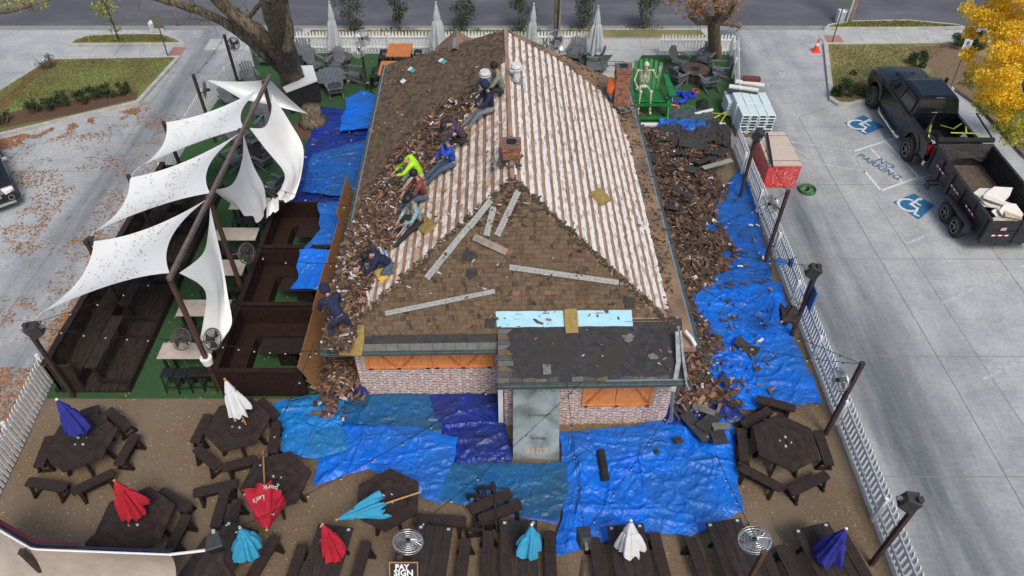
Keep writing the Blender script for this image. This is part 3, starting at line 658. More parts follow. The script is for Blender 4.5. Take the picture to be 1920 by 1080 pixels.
# metal-clad sheet propped against the porch wall: a thing of its own
sheet = thing('galvanised_sheet', 'tall dull metal sheet with scrawled numbers propped against the porch wall', 'metal sheet', G(1006, 862, .04))
b0, b1 = G(962, 860, .04), G(1048, 862, .04); t0, t1 = HM @ Vector(((HI @ b0).x+.02, BY-.08, 2.2)), HM @ Vector(((HI @ b1).x, BY-.08, 2.2))
o_ = sheet.location.copy(); nn = (b1-b0).cross(t0-b0).normalized()
sm = MB().extr([b0-o_, b1-o_, t1-o_, t0-o_], -nn*.02)
part('sheet_panel', sm, mat('brushed_sheet', (.36, .43, .45), (.25, .31, .33), 2.5, .38, .15, 6, metal=.35, c3=(.15, .17, .16), s3=1.7), sheet)
def onsheet(s, size, a, b, mt, nm, bold=0):
    c = (b0*(1-a)+b1*a)*(1-b)+(t0*(1-a)+t1*a)*b-o_+nn*.006
    part(nm, textmb(s, size, MB(), frame4(c, b1-b0, t0-b0), bold=bold), mt, sheet)
onsheet('2016', .30, .66, .86, mat('marker_ink', (.06, .07, .07)), 'handwriting', -.008); onsheet('9107', .30, .5, .10, mat('ochre_marker', (.50, .34, .16)), 'handwriting', .002)
onsheet('1-F PLATFORM', .085, .55, .54, mat('stamp_ink', (.04, .05, .05)), 'stamped_print'); onsheet('PLATFORM', .085, .55, .26, mat('stamp_ink_b', (.04, .05, .05)), 'stamped_print')
# chimneys are part of the roof
def chimney(c, sx, sy, z0, z1, hole=True):
    mb = MB().bb(c[0]-sx/2, c[0]+sx/2, c[1]-sy/2, c[1]+sy/2, z0, z1-.12)
    mb.bb(c[0]-sx/2-.03, c[0]+sx/2+.03, c[1]-sy/2-.03, c[1]+sy/2+.03, z1-.12, z1)
    ch = hpart('chimney', mb, M['chim'], None, roof)
    part('flue_opening', MB().bb(c[0]-sx*.28, c[0]+sx*.28, c[1]-sy*.25, c[1]+sy*.25, z1, z1+.03), M['black'], ch)
    mm = MB()
    for i in range(26):
        a = rnd.random()*6.28; q = Vector((c[0]+sx*.42*math.cos(a), c[1]+sy*.42*math.sin(a), z1+.01)); mm.box(q, (.09, .06, rnd.uniform(.02, .07)), Matrix.Rotation(a, 3, 'Z'))
    part('broken_mortar', mm, mat('grey_mortar', (.18, .15, .13), (.10, .08, .07), 20), ch)['kind'] = 'stuff'
    return ch
c1 = HI @ onplane(970, 312, HM @ P_, Vector((0, 0, 1))); chimney((.12, 4.75), .46, .48, RZ-.35, RZ+.46)
c2 = Rp(FR, 1162, 204); c2 = FR @ c2; c2p = GX(1166, 165, 0) if False else None
chimney((c2.x, c2.y+.15), .50, .52, c2.z-.5, c2.z+1.55)
# flashings round the chimneys
fm = MB(); rr = rnd
for cc, k in ((Vector((.12, 4.45, RZ+.02)), 26), (Vector((c2.x, c2.y-.2, c2.z+.1)), 34)):
    for i in range(k):
        s = rr.uniform(.05, .2); q = cc+Vector((rr.gauss(0, .28), rr.gauss(-.1, .16), rr.uniform(-.02, .1)-abs(rr.gauss(0, .05))))
        fm.box(q, (s*1.6, s*.6, .02), Matrix.Rotation(rr.random()*3, 3, 'Z') @ Matrix.Rotation(rr.uniform(-.5, .5), 3, 'X'), rr.randrange(3))
hpart('torn_flashing', fm, [M['metal_old'], M['felt'], M['deb'][1]], None, roof)['kind'] = 'stuff'
# second gable behind the ridge on the left slope
g0 = HI @ Rw(FL, 853, 96); dm = MB(); gx, gy, gz_ = g0.x, g0.y, g0.z+.12
dm.add([(gx, gy, gz_), (gx, gy+1.5, gz_), (gx-.85, gy+1.5, gz_-.75), (gx-.85, gy+.2, gz_-.75), (gx+.85, gy+1.5, gz_-.55), (gx+.85, gy-.6, gz_-.1), (gx-.85, gy+1.5, 2.4), (gx+.85, gy+1.5, 2.4)], [(0, 1, 2, 3), (1, 0, 5, 4), (2, 1, 4), (2, 4, 7, 6)])
hpart('rear_gable', dm, M['rake'], None, roof); hpart('gable_flashing', MB().bar((gx-.02, gy-.05, gz_+.03), (gx-.02, gy+.7, gz_+.03), .12, .05), M['steel'], None, roof)
# white roof vents
def vent(F, u, v, h=.55, r=.10):
    p = F @ Rp(F, u, v); ev_ = MB().tube([p, p+Vector((0, 0, h*.6)), p+Vector((0, 0, h*.62))], [r, r, r], 14).tube([p+Vector((0, 0, h*.62)), p+Vector((0, 0, h*.72)), p+Vector((0, 0, h*.74)), p+Vector((0, 0, h*.86)), p+Vector((0, 0, h)), ], [r*1.25, r*1.9, r*1.3, r*1.9, r*1.5], 14)
    s = hpart('roof_vent', ev_, M['whitevent'], None, roof, smooth=False); fr = F.to_3x3()
    part('vent_flashing', MB().box(p+fr @ Vector((0, 0, .04)), (.45, .45, .015), fr), M['metal_old'], s)
M['whitevent'] = mat('white_vent_paint', (.66, .67, .67), (.5, .5, .5), 9, .5)
vent(FL, 910, 162); vent(FR, 968, 152, .6)
hpart('pipe_flashing', MB().box(FR @ Rp(FR, 1205, 425, .05), (.16, .2, .06), FR.to_3x3()).tube([FR @ Rp(FR, 1205, 425, .05), FR @ Rp(FR, 1203, 418, .2)], .05, 8), M['whitevent'], None, roof)
# galvanised gutter lengths and flashing laid over the porch corner
def gz(u, v, z): return G(u, v, z)
for nm, lab, pts, w in (('old_gutter', 'long dented metal gutter hanging over the right porch corner', [(1270, 622, 2.95), (1272, 680, 2.62), (1262, 735, 2.3), (1258, 790, 1.2)], .11),
                        ('bent_flashing', 'thin bent metal strip on the right edge of the porch roof', [(1276, 620, 3.0), (1281, 680, 2.66), (1287, 722, 2.50), (1292, 732, 2.42)], .045),
                        ('loose_downspout', 'short curved white downspout elbow at the right eave corner', [(1284, 620, 2.85), (1296, 634, 2.7), (1304, 648, 2.56)], .085)):
    P = [gz(*q) for q in pts]; mb = MB()
    for a, b in zip(P[:-1], P[1:]): mb.bar(a, b, w, .05)
    solo(nm, mb, M['metal_old'] if 'spout' not in nm else M['whitevent'], lab, nm.split('_')[1], base=P[0])
# things lying on the front slope
def lath(a, b, w, lab, m, F=FF, th=.03, off=.05, group='old timber boards on the front slope'):
    pa, pb = Rw(F, *a, off), Rw(F, *b, off); n = (HM @ F).to_3x3().col[2].normalized(); mb = MB(); d = pb-pa; k = 6
    for i in range(2):
        s = n.cross(d).normalized()*(w*(.25 if i else -.25)); mb.bar(pa+s+n*.006*i, pb+s*.9+n*.006*i, w*.47, th, n)
    return solo('weathered_board', mb, m, lab, 'board', group, base=pa)
gw = mat('grey_weathered_wood', (.20, .21, .20), (.37, .38, .37), 7, .9, .4, 20, stretch=(3, 3, .6)); gw2 = mat('brown_grey_wood', (.17, .14, .12), (.27, .24, .21), 7, .9, .4, 20)
lath((800, 522), (884, 418), .17, 'long grey board on the front slope, leftmost, rising towards the left hip', gw)
lath((880, 426), (920, 376), .17, 'short grey board at the left hip, above the end of the leftmost long board', gw, off=.09)
lath((912, 442), (926, 388), .17, 'grey board standing nearly upright beside the left hip below the small chimney', gw)
lath((932, 442), (972, 358), .17, 'grey board pointing up to the small ridge chimney', gw, off=.07)
lath((888, 444), (950, 473), .2, 'wide brown-grey board crossing the feet of two upright boards', gw2, off=.08)
lath((722, 588), (928, 546), .13, 'long thin grey board low on the left of the front slope', gw)
lath((955, 501), (1160, 530), .15, 'long pale board lying nearly level on the right of the front slope', gw)
# underlayment
q = [Rw(FF, *k, .03) for k in ((929, 584), (1184, 581))]; r_ = [Rw(FF, *k, .04) for k in ((1187, 611), (932, 614))]
um = MB().grid(lambda s, t: (q[0]*(1-s)+q[1]*s)*(1-t)+(r_[1]*(1-s)+r_[0]*s)*t+Vector((0, 0, .006*math.sin(s*31)+.004*math.sin(t*5+s*13))), 40, 5)
solo('blue_underlayment', um, M['underlay'], 'pale blue sheet of roof underlayment along the top of the porch roof', 'underlayment', base=q[0])
def pad(F, c, sx, sy, rot, lab, off=.06, th=.09, mt=None, nm='foam_pad', bend=.0):
    w = Rw(F, *c, off); fr = (HM @ F).to_3x3() @ Matrix.Rotation(rot, 3, 'Z'); mb = MB(); n = 8
    mb.grid(lambda s, t: fr @ Vector(((s-.5)*sx*(1-.18*abs(t-.5)*rnd.random()), (t-.5)*sy, th/2+bend*math.sin(s*3.1)+rnd.uniform(-.008, .008))), n, n)
    mb.grid(lambda s, t: fr @ Vector(((.5-s)*sx, (t-.5)*sy, -th/2)), n, n)
    for k in range(4):
        c_s = [(-.5, -.5), (.5, -.5), (.5, .5), (-.5, .5)]; a, b = c_s[k], c_s[(k+1) % 4]
        mb.add([fr @ Vector((a[0]*sx, a[1]*sy, -th/2)), fr @ Vector((b[0]*sx, b[1]*sy, -th/2)), fr @ Vector((b[0]*sx*.99, b[1]*sy*.99, th/2)), fr @ Vector((a[0]*sx*.99, a[1]*sy*.99, th/2))], [(0, 1, 2, 3)])
    o = part(nm, mb, mt or M['foam'], None); o.location = w; tag(o, lab, 'foam pad'); return o
pad(FF, (1071, 602), .34, .62, .04, 'mustard foam pad draped over the pale blue underlayment', .08)
pad(FR, (1126, 369), .5, .62, .9, 'mustard foam pad alone on the right stripped slope')
pad(FF, (660, 638), .62, .78, -.06, 'mustard foam pad under the feet of the worker standing at the left eave corner', .06)
pad(FL, (795, 420), .9, .4, .55, 'brown foam pad under the worker in the floral shirt', .06)
pad(FL, (718, 512), .42, .34, .4, 'yellow foam kneeling pad beneath the worker with the printed navy back', .08, .16, M['yfoam'])
# loose bits: shingle scraps as one uncountable litter per surface
def debris(name, lab, n, fn, szr, wsel, kind='stuff', flatness=.5, cat='roof debris', thk=.012):
    mb = MB()
    for i in range(n):
        p = Vector(fn()); L = rnd.uniform(*szr); w = L*rnd.uniform(.16, .5)
        rot = Matrix.Rotation(rnd.random()*6.28, 3, 'Z') @ Matrix.Rotation(rnd.gauss(0, flatness), 3, 'X') @ Matrix.Rotation(rnd.gauss(0, flatness), 3, 'Y')
        mb.box(p, (L, w, thk), rot, rnd.choices(range(7), wsel)[0])
    o = part(name, mb, M['deb']); o['kind'] = kind; return tag(o, lab, cat)
# heap on the left slope: a ragged band that slid down from the stripped edge
Wl = HM @ FL; nL = Wl.to_3x3().col[2].normalized()
def along(pts, t):
    t *= len(pts)-1; i = min(int(t), len(pts)-2); f = t-i; return (pts[i][0]*(1-f)+pts[i+1][0]*f, pts[i][1]*(1-f)+pts[i+1][1]*f)
inner = [(922, 172), (878, 208), (858, 262), (815, 303), (785, 335), (752, 385), (738, 440), (700, 500), (668, 590), (650, 650)]
outer = [(905, 150), (800, 215), (745, 280), (715, 320), (690, 360), (668, 410), (650, 450), (632, 520), (618, 590), (612, 652)]
def lfn():
    while True:
        t = rnd.random()**.75; s = rnd.random()**1.3; a = along(inner, t); b = along(outer, t)
        u, v = a[0]*(1-s)+b[0]*s+rnd.gauss(0, 4), a[1]*(1-s)+b[1]*s+rnd.gauss(0, 4)
        h = math.sin(math.pi*min(1, s*1.05))**.6*(.04+.24*t)*rnd.random()
        if rnd.random() < .25+.75*t: return onplane(u, v, Wl.translation, nL, .05+h)
debris('shingle_debris', 'ragged heap of torn cedar shingles sliding down the left slope of the roof', 6500, lfn, (.05, .25), [5, 8, 6, 6, 2.4, 2.2, 0], flatness=.55)
Wf = HM @ FF; nF = Wf.to_3x3().col[2].normalized(); Wr = HM @ FR; nR = Wr.to_3x3().col[2].normalized()
def ffn():
    while True:
        if rnd.random() < .65: u, v = rnd.gauss(940, 35), rnd.gauss(365, 32)
        else: u, v = rnd.uniform(680, 1240), rnd.uniform(400, 620)
        if v > 350+abs(u-965)*.92: return onplane(u, v, Wf.translation, nF, .04+.03*rnd.random())
debris('shingle_scraps', 'scattered splinters and shingle scraps on the front slope', 260, ffn, (.03, .17), [5, 6, 6, 3, 1.2, 2, 2], flatness=.2)
def rfn():
    while True:
        u, v = rnd.uniform(955, 1260), rnd.uniform(80, 640)
        p = Rp(FR, u, v)
        if pip(p.x, p.y, pr): return onplane(u, v, Wr.translation, nR, .03)
debris('splinters', 'thin splinters and nails littering the right stripped slope', 420, rfn, (.03, .16), [6, 3, 1, 3, 0, 1, 4], flatness=.1, thk=.008)
def lfn2():
    u, v = rnd.uniform(640, 940), rnd.uniform(110, 560); p = Rp(FL, u, v)
    return onplane(u, v, Wl.translation, nL, .035)
debris('shingle_scraps', 'pale scraps of wood sprinkled over the unstripped left slope', 230, lambda: lfn2(), (.03, .14), [2, 3, 2, 1, 4, 2, 0], flatness=.15)
def pfn():
    x, y = rnd.uniform(px0, px1), rnd.uniform(py0, py1); return HM @ Vector((x, y, pz(y)+.03))
debris('porch_litter', 'grey shingle tabs and splinters on the black porch roof', 45, pfn, (.02, .12), [1, 2, 3, 2, 1, 1.5, 2], flatness=.1)
for (u, v), s, lab in (((1180, 640), .3, 'largest grey shingle piece on the black porch roof, right of the middle'), ((1224, 668), .24, 'torn grey shingle near the right end of the porch roof'), ((1254, 660), .16, 'small square grey tab beside the dented metal gutter')):
    p = HI @ G(u, v, 2.6); mb = MB()
    for k in range(3 if s > .2 else 1): mb.box((rnd.uniform(-.06, .06), rnd.uniform(-.05, .05), .01+.012*k), (s*rnd.uniform(.6, 1), s*.5, .01), Matrix.Rotation(rnd.uniform(-1, 1), 3, 'Z'))
    o = part('loose_shingle', mb, mat('dun_tab', (.14, .13, .11), (.2, .18, .155), 9)); o.location = HM @ Vector((p.x, p.y, pz(p.y)+.01)); tag(o, lab, 'shingle')
for (u, v), lab in (((860, 197), 'dark square patch of felt on the left slope below the white vent'), ((885, 516), 'torn black felt triangle on the front slope between the boards'), ((1178, 565), 'black and grey felt patch at the lower right of the front slope'), ((880, 480), 'small black felt scrap under the crossing board'), ((915, 605), 'dark shingle stack left of the blue underlayment')):
    F = FL if v < 300 else FF; fr = (HM @ F).to_3x3(); mb = MB()
    for k in range(2): mb.box(fr @ Vector((rnd.uniform(-.05, .05), rnd.uniform(-.05, .05), .012*k)), (.3*rnd.uniform(.6, 1.1), .2*rnd.uniform(.7, 1.3), .008), fr @ Matrix.Rotation(rnd.random()*3, 3, 'Z'))
    o = part('felt_scrap', mb, M['felt']); o.location = Rw(F, u, v, .05); tag(o, lab, 'felt scrap')
for (u, v, u2, v2), lab in (((822, 405, 862, 0), ''),)[:0]: pass
for (u, v), lab in (((770, 130), 'small teal and white box on the left slope near the rear eave'), ((828, 114), 'small teal and white box near the top left edge of the roof'), ((752, 150), 'thin white-edged strip on the left slope near the rear eave')):
    fr = (HM @ FL).to_3x3(); mb = MB().box((0, 0, 0), (.32, .18, .04), fr @ Matrix.Rotation(.5, 3, 'Z')); mb.box(fr @ Matrix.Rotation(.5, 3, 'Z') @ Vector((.22, 0, .01)), (.22, .18, .05), fr @ Matrix.Rotation(.5, 3, 'Z'), 1)
    o = part('shingle_wrapper', mb, [M['whitetape'], mat('teal_card', (.06, .36, .36))] if 'teal' in lab else [M['gutter'], M['whitetape']]); o.location = Rw(FL, u, v, .05); tag(o, lab, 'wrapper')
# OSB boards shielding the booths from falling debris
TZ = 1.9
T0, T1 = G(557, 688, TZ), G(653, 342, TZ); B0 = G(600, 737, .05); B1 = Vector((B0.x+.05, T1.y+.45, .05))
osbl = ['OSB board leaning under the left eave, nearest the front corner', 'second OSB board from the front of the row under the left eave', 'third OSB board from the front, halfway along the left eave', 'rearmost OSB board of the row along the left eave']
for i in range(4):
    f0, f1 = i/4, (i+1)/4-.004; n = Vector((1, 0, .0)); j = .035*(i % 2)
    a, b, c, d = T0.lerp(T1, f0), T0.lerp(T1, f1), B0.lerp(B1, f1), B0.lerp(B1, f0)
    up = Vector((-.02*j*20, 0, [0, .05, -.03, .28][i])); mb = MB().extr([a+up, d, c, b+up], (.014, 0, .005)); solo('osb_board', mb, M['osb'], osbl[i], 'board', 'OSB boards along the left eave', base=d)
# ------------------------------------------------------------- tarps
def poly_at(pts, t):     # pts: list of Vector, arc-length parametrised
    L = [0]
    for a, b in zip(pts[:-1], pts[1:]): L.append(L[-1]+(b-a).length)
    d = t*L[-1]
    for i in range(len(pts)-1):
        if d <= L[i+1] or i == len(pts)-2:
            f = (d-L[i])/max(1e-6, L[i+1]-L[i]); return pts[i].lerp(pts[i+1], min(1, max(0, f)))
def smooth_poly(pts, n=14):
    P = [pts[0]]+list(pts)+[pts[-1]]; out = []
    for i in range(1, len(P)-2):
        for k in range(n):
            t = k/n; a, b, c, d = P[i-1], P[i], P[i+1], P[i+2]
            out.append(.5*((2*b)+(c-a)*t+(2*a-5*b+4*c-d)*t*t+(3*b-a-3*c+d)*t**3))
    out.append(pts[-1]); return out
def coons(bot, rgt, top, lft):     # bot: c00->c10, rgt: c10->c11, top: c01->c11, lft: c00->c01
    c00, c10, c11, c01 = bot[0], bot[-1], top[-1], top[0]
    def f(s, t):
        return (poly_at(bot, s)*(1-t)+poly_at(top, s)*t+poly_at(lft, t)*(1-s)+poly_at(rgt, t)*s
                -(c00*(1-s)*(1-t)+c10*s*(1-t)+c11*s*t+c01*(1-s)*t))
    return f
TN = 0
def tarp(top, right, bottom, left, m, lab, z=.05, amp=.045, ang=0., den=1.0, zf=None, grp='blue tarps'):
    """edges in photo order: top row left to right, right side down, bottom left to right, left side down (corners shared)"""
    global TN; TN += 1
    g = lambda L: [G(*q[:2], q[2] if len(q) > 2 else z) for q in L]
    t_, r_, b_, l_ = g(top), g(right), g(bottom), g(left)
    f = coons(b_, list(reversed(r_)), t_, list(reversed(l_)))
    c = (t_[0]+t_[-1]+b_[0]+b_[-1])/4; W_ = (b_[0]-b_[-1]).length; H_ = (t_[0]-b_[0]).length
    nu, nv = max(10, int(W_/.036)), max(10, int(H_/.036)); ca, sa = math.cos(ang), math.sin(ang); so = TN*13.7
    LN = []
    for _ in range(int(5+W_*H_*1.1)):
        q_ = f(rnd.random(), rnd.random()); an_ = ang+rnd.gauss(0, .5)+(1.57 if rnd.random() < .25 else 0); LN.append((q_.x, q_.y, math.cos(an_), math.sin(an_), rnd.uniform(.3, 1.5), amp*rnd.uniform(.3, 1.1), rnd.uniform(.03, .075)))
    def fn(s, t):
        p = f(s, t); x, y = p.x*ca+p.y*sa, -p.x*sa+p.y*ca
        wx = noise.noise(Vector((x*.5, y*.5, so)))*1.6; wy = noise.noise(Vector((x*.6, y*.6, so+30)))*1.3
        r1 = max(0, 1-abs(noise.noise(Vector((x*.8*den+wx, y*2.2*den+wx, so+5)))*3.2))
        r2 = max(0, 1-abs(noise.noise(Vector((x*2.2*den+wy*2, y*1.1*den-wy, so+9)))*3.4))
        r3 = max(0, 1-abs(noise.noise(Vector((x*5.5*den+wx, y*3.2*den+wy, so+19)))*3.6)); r4 = noise.noise(Vector((x*.9, y*.9, so+40)))
        ls = 0
        for (lx, ly, dx, dy, ll, la, lw) in LN:
            ax_, ay_ = p.x-lx, p.y-ly; k_ = ax_*dx+ay_*dy
            if -ll < k_ < ll:
                m_ = abs(-ax_*dy+ay_*dx+.10*math.sin(k_*1.7+lx))
                if m_ < lw*2.5: ls += la*math.exp(-(m_/lw)**1.3)*(1-(k_/ll)**2)
        h = amp*(.45*r1**2.2+.30*r2**2.2+.20*r3**2+.35*r4+.5)+ls
        e = min(s, 1-s, t, 1-t)*9; e = min(1, e+.25)
        jit = .09*noise.noise(Vector((p.x*2.2, p.y*2.2, so+3)))*(1 if e < .9 else 1)
        return Vector((p.x+jit, p.y+jit*.7, p.z+h*e+(.03*noise.noise(Vector((p.x*.8, p.y*.8, so))) if z > .2 else 0)))
    mb = MB().grid(fn, nu, nv); return solo('blue_tarp', mb, m, lab, 'tarp', grp, smooth=True, base=(c.x, c.y, 0))
tarp([(600, 200), (640, 205), (705, 205)], [(705, 205), (688, 290), (668, 385)], [(545, 382), (600, 384), (668, 385)], [(600, 200), (572, 280), (545, 382)], M['td'], 'long deep-blue tarp on the turf left of the roof, running beside the left eave', .05, .08, 1.2)
tarp([(678, 170), (712, 182)], [(712, 182), (692, 240)], [(634, 248), (692, 240)], [(678, 170), (650, 184), (634, 248)], M['tb'], 'small bright blue tarp folded over the far end of the left side tarps', .30, .04, .5)
tarp([(583, 290), (640, 275), (690, 262)], [(690, 262), (668, 372)], [(566, 360), (668, 372)], [(583, 290), (566, 360)], M['tm'], 'dusty mid-blue tarp crumpled in the middle of the left side', .24, .07, .9)
tarp([(598, 379, 1.2), (658, 377, 1.2)], [(658, 377, 1.2), (636, 480, .9)], [(572, 466, 1.16), (636, 480, .9)], [(598, 379, 1.2), (600, 430, 1.1), (572, 466, 1.16)], M['tm'], 'dusty blue tarp hanging over the rear timber booth', 1.2, .03, 1.2)
tarp([(560, 468, 1.2), (640, 468, 1.2)], [(640, 468, 1.2), (618, 545, .9)], [(542, 542, .78), (618, 545, .9)], [(560, 468, 1.2), (556, 525, .8), (542, 542, .78)], M['tb'], 'bright blue tarp draped over the middle timber booth and its table', 1.2, .03, .3)
tarp([(788, 738), (865, 736), (946, 738)], [(946, 738), (950, 800), (964, 866)], [(850, 872), (900, 872), (964, 866)], [(788, 738), (815, 800), (850, 872)], M['td'], 'deep-blue crumpled tarp against the wall under the left shutters, beside the metal sheet', .05, .085, .3)
tarp([(636, 742), (715, 737), (800, 737)], [(800, 737), (818, 770), (838, 815)], [(628, 815), (730, 812), (838, 815)], [(636, 742), (630, 775), (628, 815)], M['tt'], 'faded teal-blue tarp strip along the foot of the left brick wall', .10, .05, .1)
tarp([(620, 796), (740, 796), (860, 820)], [(860, 820), (845, 880), (826, 948)], [(584, 914), (690, 880), (826, 948)], [(620, 796), (596, 850), (584, 914)], M['tb'], 'bright wrinkled blue tarp in front of the left wall behind the hexagonal table', .16, .09, .15)
tarp([(510, 757), (580, 742), (650, 735)], [(650, 735), (643, 800), (656, 845)], [(524, 846), (590, 862), (656, 845)], [(510, 757), (530, 800), (524, 846)], M['tl'], 'light blue tarp at the left front corner below the end of the shingle spill', .24, .06, .8)
tarp([(846, 868), (950, 868), (1064, 866)], [(1064, 866), (1064, 920), (1046, 976)], [(820, 938), (930, 958), (1046, 976)], [(846, 868), (832, 905), (820, 938)], M['tt'], 'smooth teal-blue tarp below the foot of the metal sheet', .19, .035, .2)
tarp([(835, 915), (940, 935), (1050, 965)], [(1050, 965), (1046, 985)], [(825, 928), (930, 960), (1046, 985)], [(835, 915), (825, 928)], mat('violet_blue_tarp', (.03, .08, .38), (.05, .12, .45), 2, .5), 'violet-blue hem of an older tarp showing below the teal tarp', .10, .04, .1)
tarp([(1042, 797), (1160, 790), (1250, 782), (1345, 758)], [(1345, 762), (1376, 800), (1390, 960)], [(1038, 1046), (1180, 1000), (1300, 1004), (1390, 960)], [(1048, 812), (1060, 930), (1038, 1046)], M['tb'], 'largest bright blue tarp spread over the yard in front of the right shutters', .15, .10, -.5)
tarp([(1385, 318), (1402, 322)], [(1402, 322), (1428, 430), (1452, 532)], [(1300, 545), (1380, 540), (1452, 532)], [(1385, 318), (1320, 400), (1300, 545)], M['tm'], 'mid-blue flat tarp between the shingle heap and the right picket fence', .06, .03, 1.3)
tarp([(1290, 540), (1380, 534), (1466, 530)], [(1466, 530), (1490, 640), (1544, 756)], [(1330, 772), (1440, 765), (1544, 756)], [(1290, 540), (1300, 660), (1330, 772)], M['tb'], 'bright blue tarp fanning out to the right fence beside the upper hexagonal table', .13, .08, 1.0)
tarp([(1240, 735), (1290, 720), (1340, 735)], [(1340, 735), (1372, 752), (1398, 790)], [(1250, 795), (1320, 800), (1398, 790)], [(1240, 735), (1244, 770), (1250, 795)], M['td'], 'dark blue folded tarp bunched at the right front corner of the porch', .2, .09, .7)
tarp([(1240, 226), (1330, 228)], [(1330, 228), (1362, 250)], [(1218, 252), (1362, 250)], [(1240, 226), (1218, 252)], M['tm'], 'crumpled blue tarp at the far end of the shingle heap', .25, .09, .3)
tarp([(640, 690), (684, 690)], [(684, 690), (690, 742)], [(622, 752), (690, 742)], [(640, 690), (622, 752)], M['td'], 'deep-blue tarp tucked against the left front corner of the wall', .3, .10, 1.4)
# black membrane at the end of the heap
mbk = MB().grid(lambda s, t: G(1205+165*s, 243+36*t-6*s+6*math.sin(s*14), .35-.15*s)+Vector((0, 0, .30*abs(noise.noise(Vector((s*7, t*4, 4))))+.2*abs(noise.noise(Vector((s*17, t*9, 6))))+.1*math.sin(3.1*s)*math.sin(3.1*t))), 60, 26)
solo('black_membrane', mbk, M['felt'], 'crumpled black roofing membrane at the far end of the shingle heap', 'membrane', base=G(1285, 260))
# shingle heap on the right, one mass nobody could count
HB = [G(u-(10 if v < 560 else 20), v, .1) for u, v in ((1300, 770), (1345, 745), (1368, 715), (1352, 690), (1385, 655), (1372, 630), (1340, 600), (1320, 560), (1345, 530), (1378, 500), (1392, 470), (1372, 440), (1352, 420), (1345, 395), (1360, 375), (1372, 350), (1350, 330), (1340, 310), (1372, 292), (1368, 262), (1330, 244))]
def hxr(y):
    for a, b in zip(HB[:-1], HB[1:]):
        if (a.y-y)*(b.y-y) <= 0 and abs(a.y-b.y) > 1e-6: return a.x+(b.x-a.x)*(y-a.y)/(b.y-a.y)
    return 5.2 if y < 15 else 6.5
def heap_h(x, y):
    xr = hxr(y); q = (x-4.3)/max(.5, xr-4.3); e = max(0, min(1, (y-11.3)/1.5, (26.2-y)/1.2)); b = .62*(1+.5*noise.noise(Vector((y*.7, x*.4, 2))))
    return max(0, e*b*max(0, 1-q)**.75)
hp = MB().grid(lambda s, t: (lambda y: (lambda x: Vector((x, y, max(.01, heap_h(x, y)-.06+.16*noise.noise(Vector((x*2, y*2, 0)))))))(4.3+(hxr(y)-4.45)*s))(11.6+14.2*t), 24, 110)
o = part('shingle_heap', hp, mat('heap_core', (.030, .019, .015), (.075, .045, .033), 14, .95, .8, 30)); o['kind'] = 'stuff'; tag(o, 'brown heap of torn-off cedar shingles along the right side of the house', 'shingle heap')
def hfn():
    while True:
        y = rnd.uniform(11.5, 26.0); xr = hxr(y); q = rnd.random()**.85; x = 4.3+(xr-4.3)*q+(abs(rnd.gauss(0, .22)) if rnd.random() < .12 else rnd.gauss(0, .05)); h = heap_h(x, y)
        if noise.noise(Vector((x*1.4, y*1.4, 8))) < -.22 and q > .6: continue
        return Vector((x, y, max(.14 if x > xr-.5 else .08, h+.02+.16*noise.noise(Vector((x*2, y*2, 0)))+rnd.uniform(-.02, .10))))
debris('shingle_debris', 'splintered cedar shingles covering the heap on the right side', 9500, hfn, (.06, .30), [7, 10, 5, 8, .8, .7, 3.0], flatness=.45)
debris('shingle_debris', 'shingle pieces that slid to the left front corner of the house', 800, lambda: G(rnd.gauss(642, 18), rnd.gauss(706, 20), .35+rnd.random()*.3), (.06, .24), [4, 7, 4, 5, 1.5, 3, 1], flatness=.6)
debris('shingle_debris', 'splinters spilled over the light blue tarp', 46, lambda: G(rnd.gauss(612, 22), rnd.gauss(758, 16), .32+rnd.random()*.04), (.08, .4), [6, 6, 2, 5, .5, 1, 1], flatness=.2)
debris('shingle_debris', 'brown shingle bits at the right front corner beside the folded dark tarp', 240, lambda: G(rnd.gauss(1318, 30), rnd.gauss(742, 16), .33+rnd.random()*.12), (.08, .36), [5, 7, 3, 5, 1, 2, 2], flatness=.4)
debris('splinters', 'stray shingle splinters on the blue tarps', 150, lambda: G(rnd.uniform(1330, 1450), rnd.uniform(340, 770), .26), (.05, .22), [5, 6, 3, 5, 3, 2, 1], flatness=.15)
debris('splinters', 'stray scraps on the turf side tarps', 30, lambda: G(rnd.uniform(560, 690), rnd.uniform(240, 370), .3), (.05, .16), [5, 3, 1, 5, 2, 0, 3], flatness=.1)
for (u, v), L, w, a, z, lab in (((1305, 800), .95, .36, 2.1, .42, 'long black felt sheet in the pile on the tarp, pointing down left'), ((1330, 790), .8, .34, .75, .46, 'black felt sheet on top of the pile on the big tarp'), ((1345, 815), .6, .4, 1.6, .44, 'square black felt sheet at the right end of the pile on the tarp'), ((1322, 770), .7, .2, -.3, .45, 'grey felt strip at the top of the pile on the tarp'), ((1352, 800), .5, .2, .2, .5, 'grey shingle strip crossing the right of the felt pile'), ((1272, 826), .24, .2, .4, .34, 'small brown felt piece left of the felt pile on the tarp'), ((1231, 847), .13, .12, .7, .3, 'tiny black felt square alone on the big tarp'), ((1272, 770), .3, .1, -.4, .44, 'small dark strip near the porch corner')):
    mb = MB(); k = 4
    for i in range(2): mb.grid(lambda s, t: Vector(((s-.5)*L, (t-.5)*w, .03*math.sin(s*4+i)+.012*rnd.random()+.03*i)), 6, 3)
    gg = 'black felt pile on the big tarp' if L > .28 else None
    o = solo('felt_sheet', mb, M['felt'] if 'grey' not in lab else mat('grey_felt', (.10, .10, .09), (.16, .15, .14), 8), lab, 'felt sheet', gg, solid=.012); o.location = G(u, v, z); o.rotation_euler = (rnd.uniform(-.1, .1), rnd.uniform(-.1, .1), a)
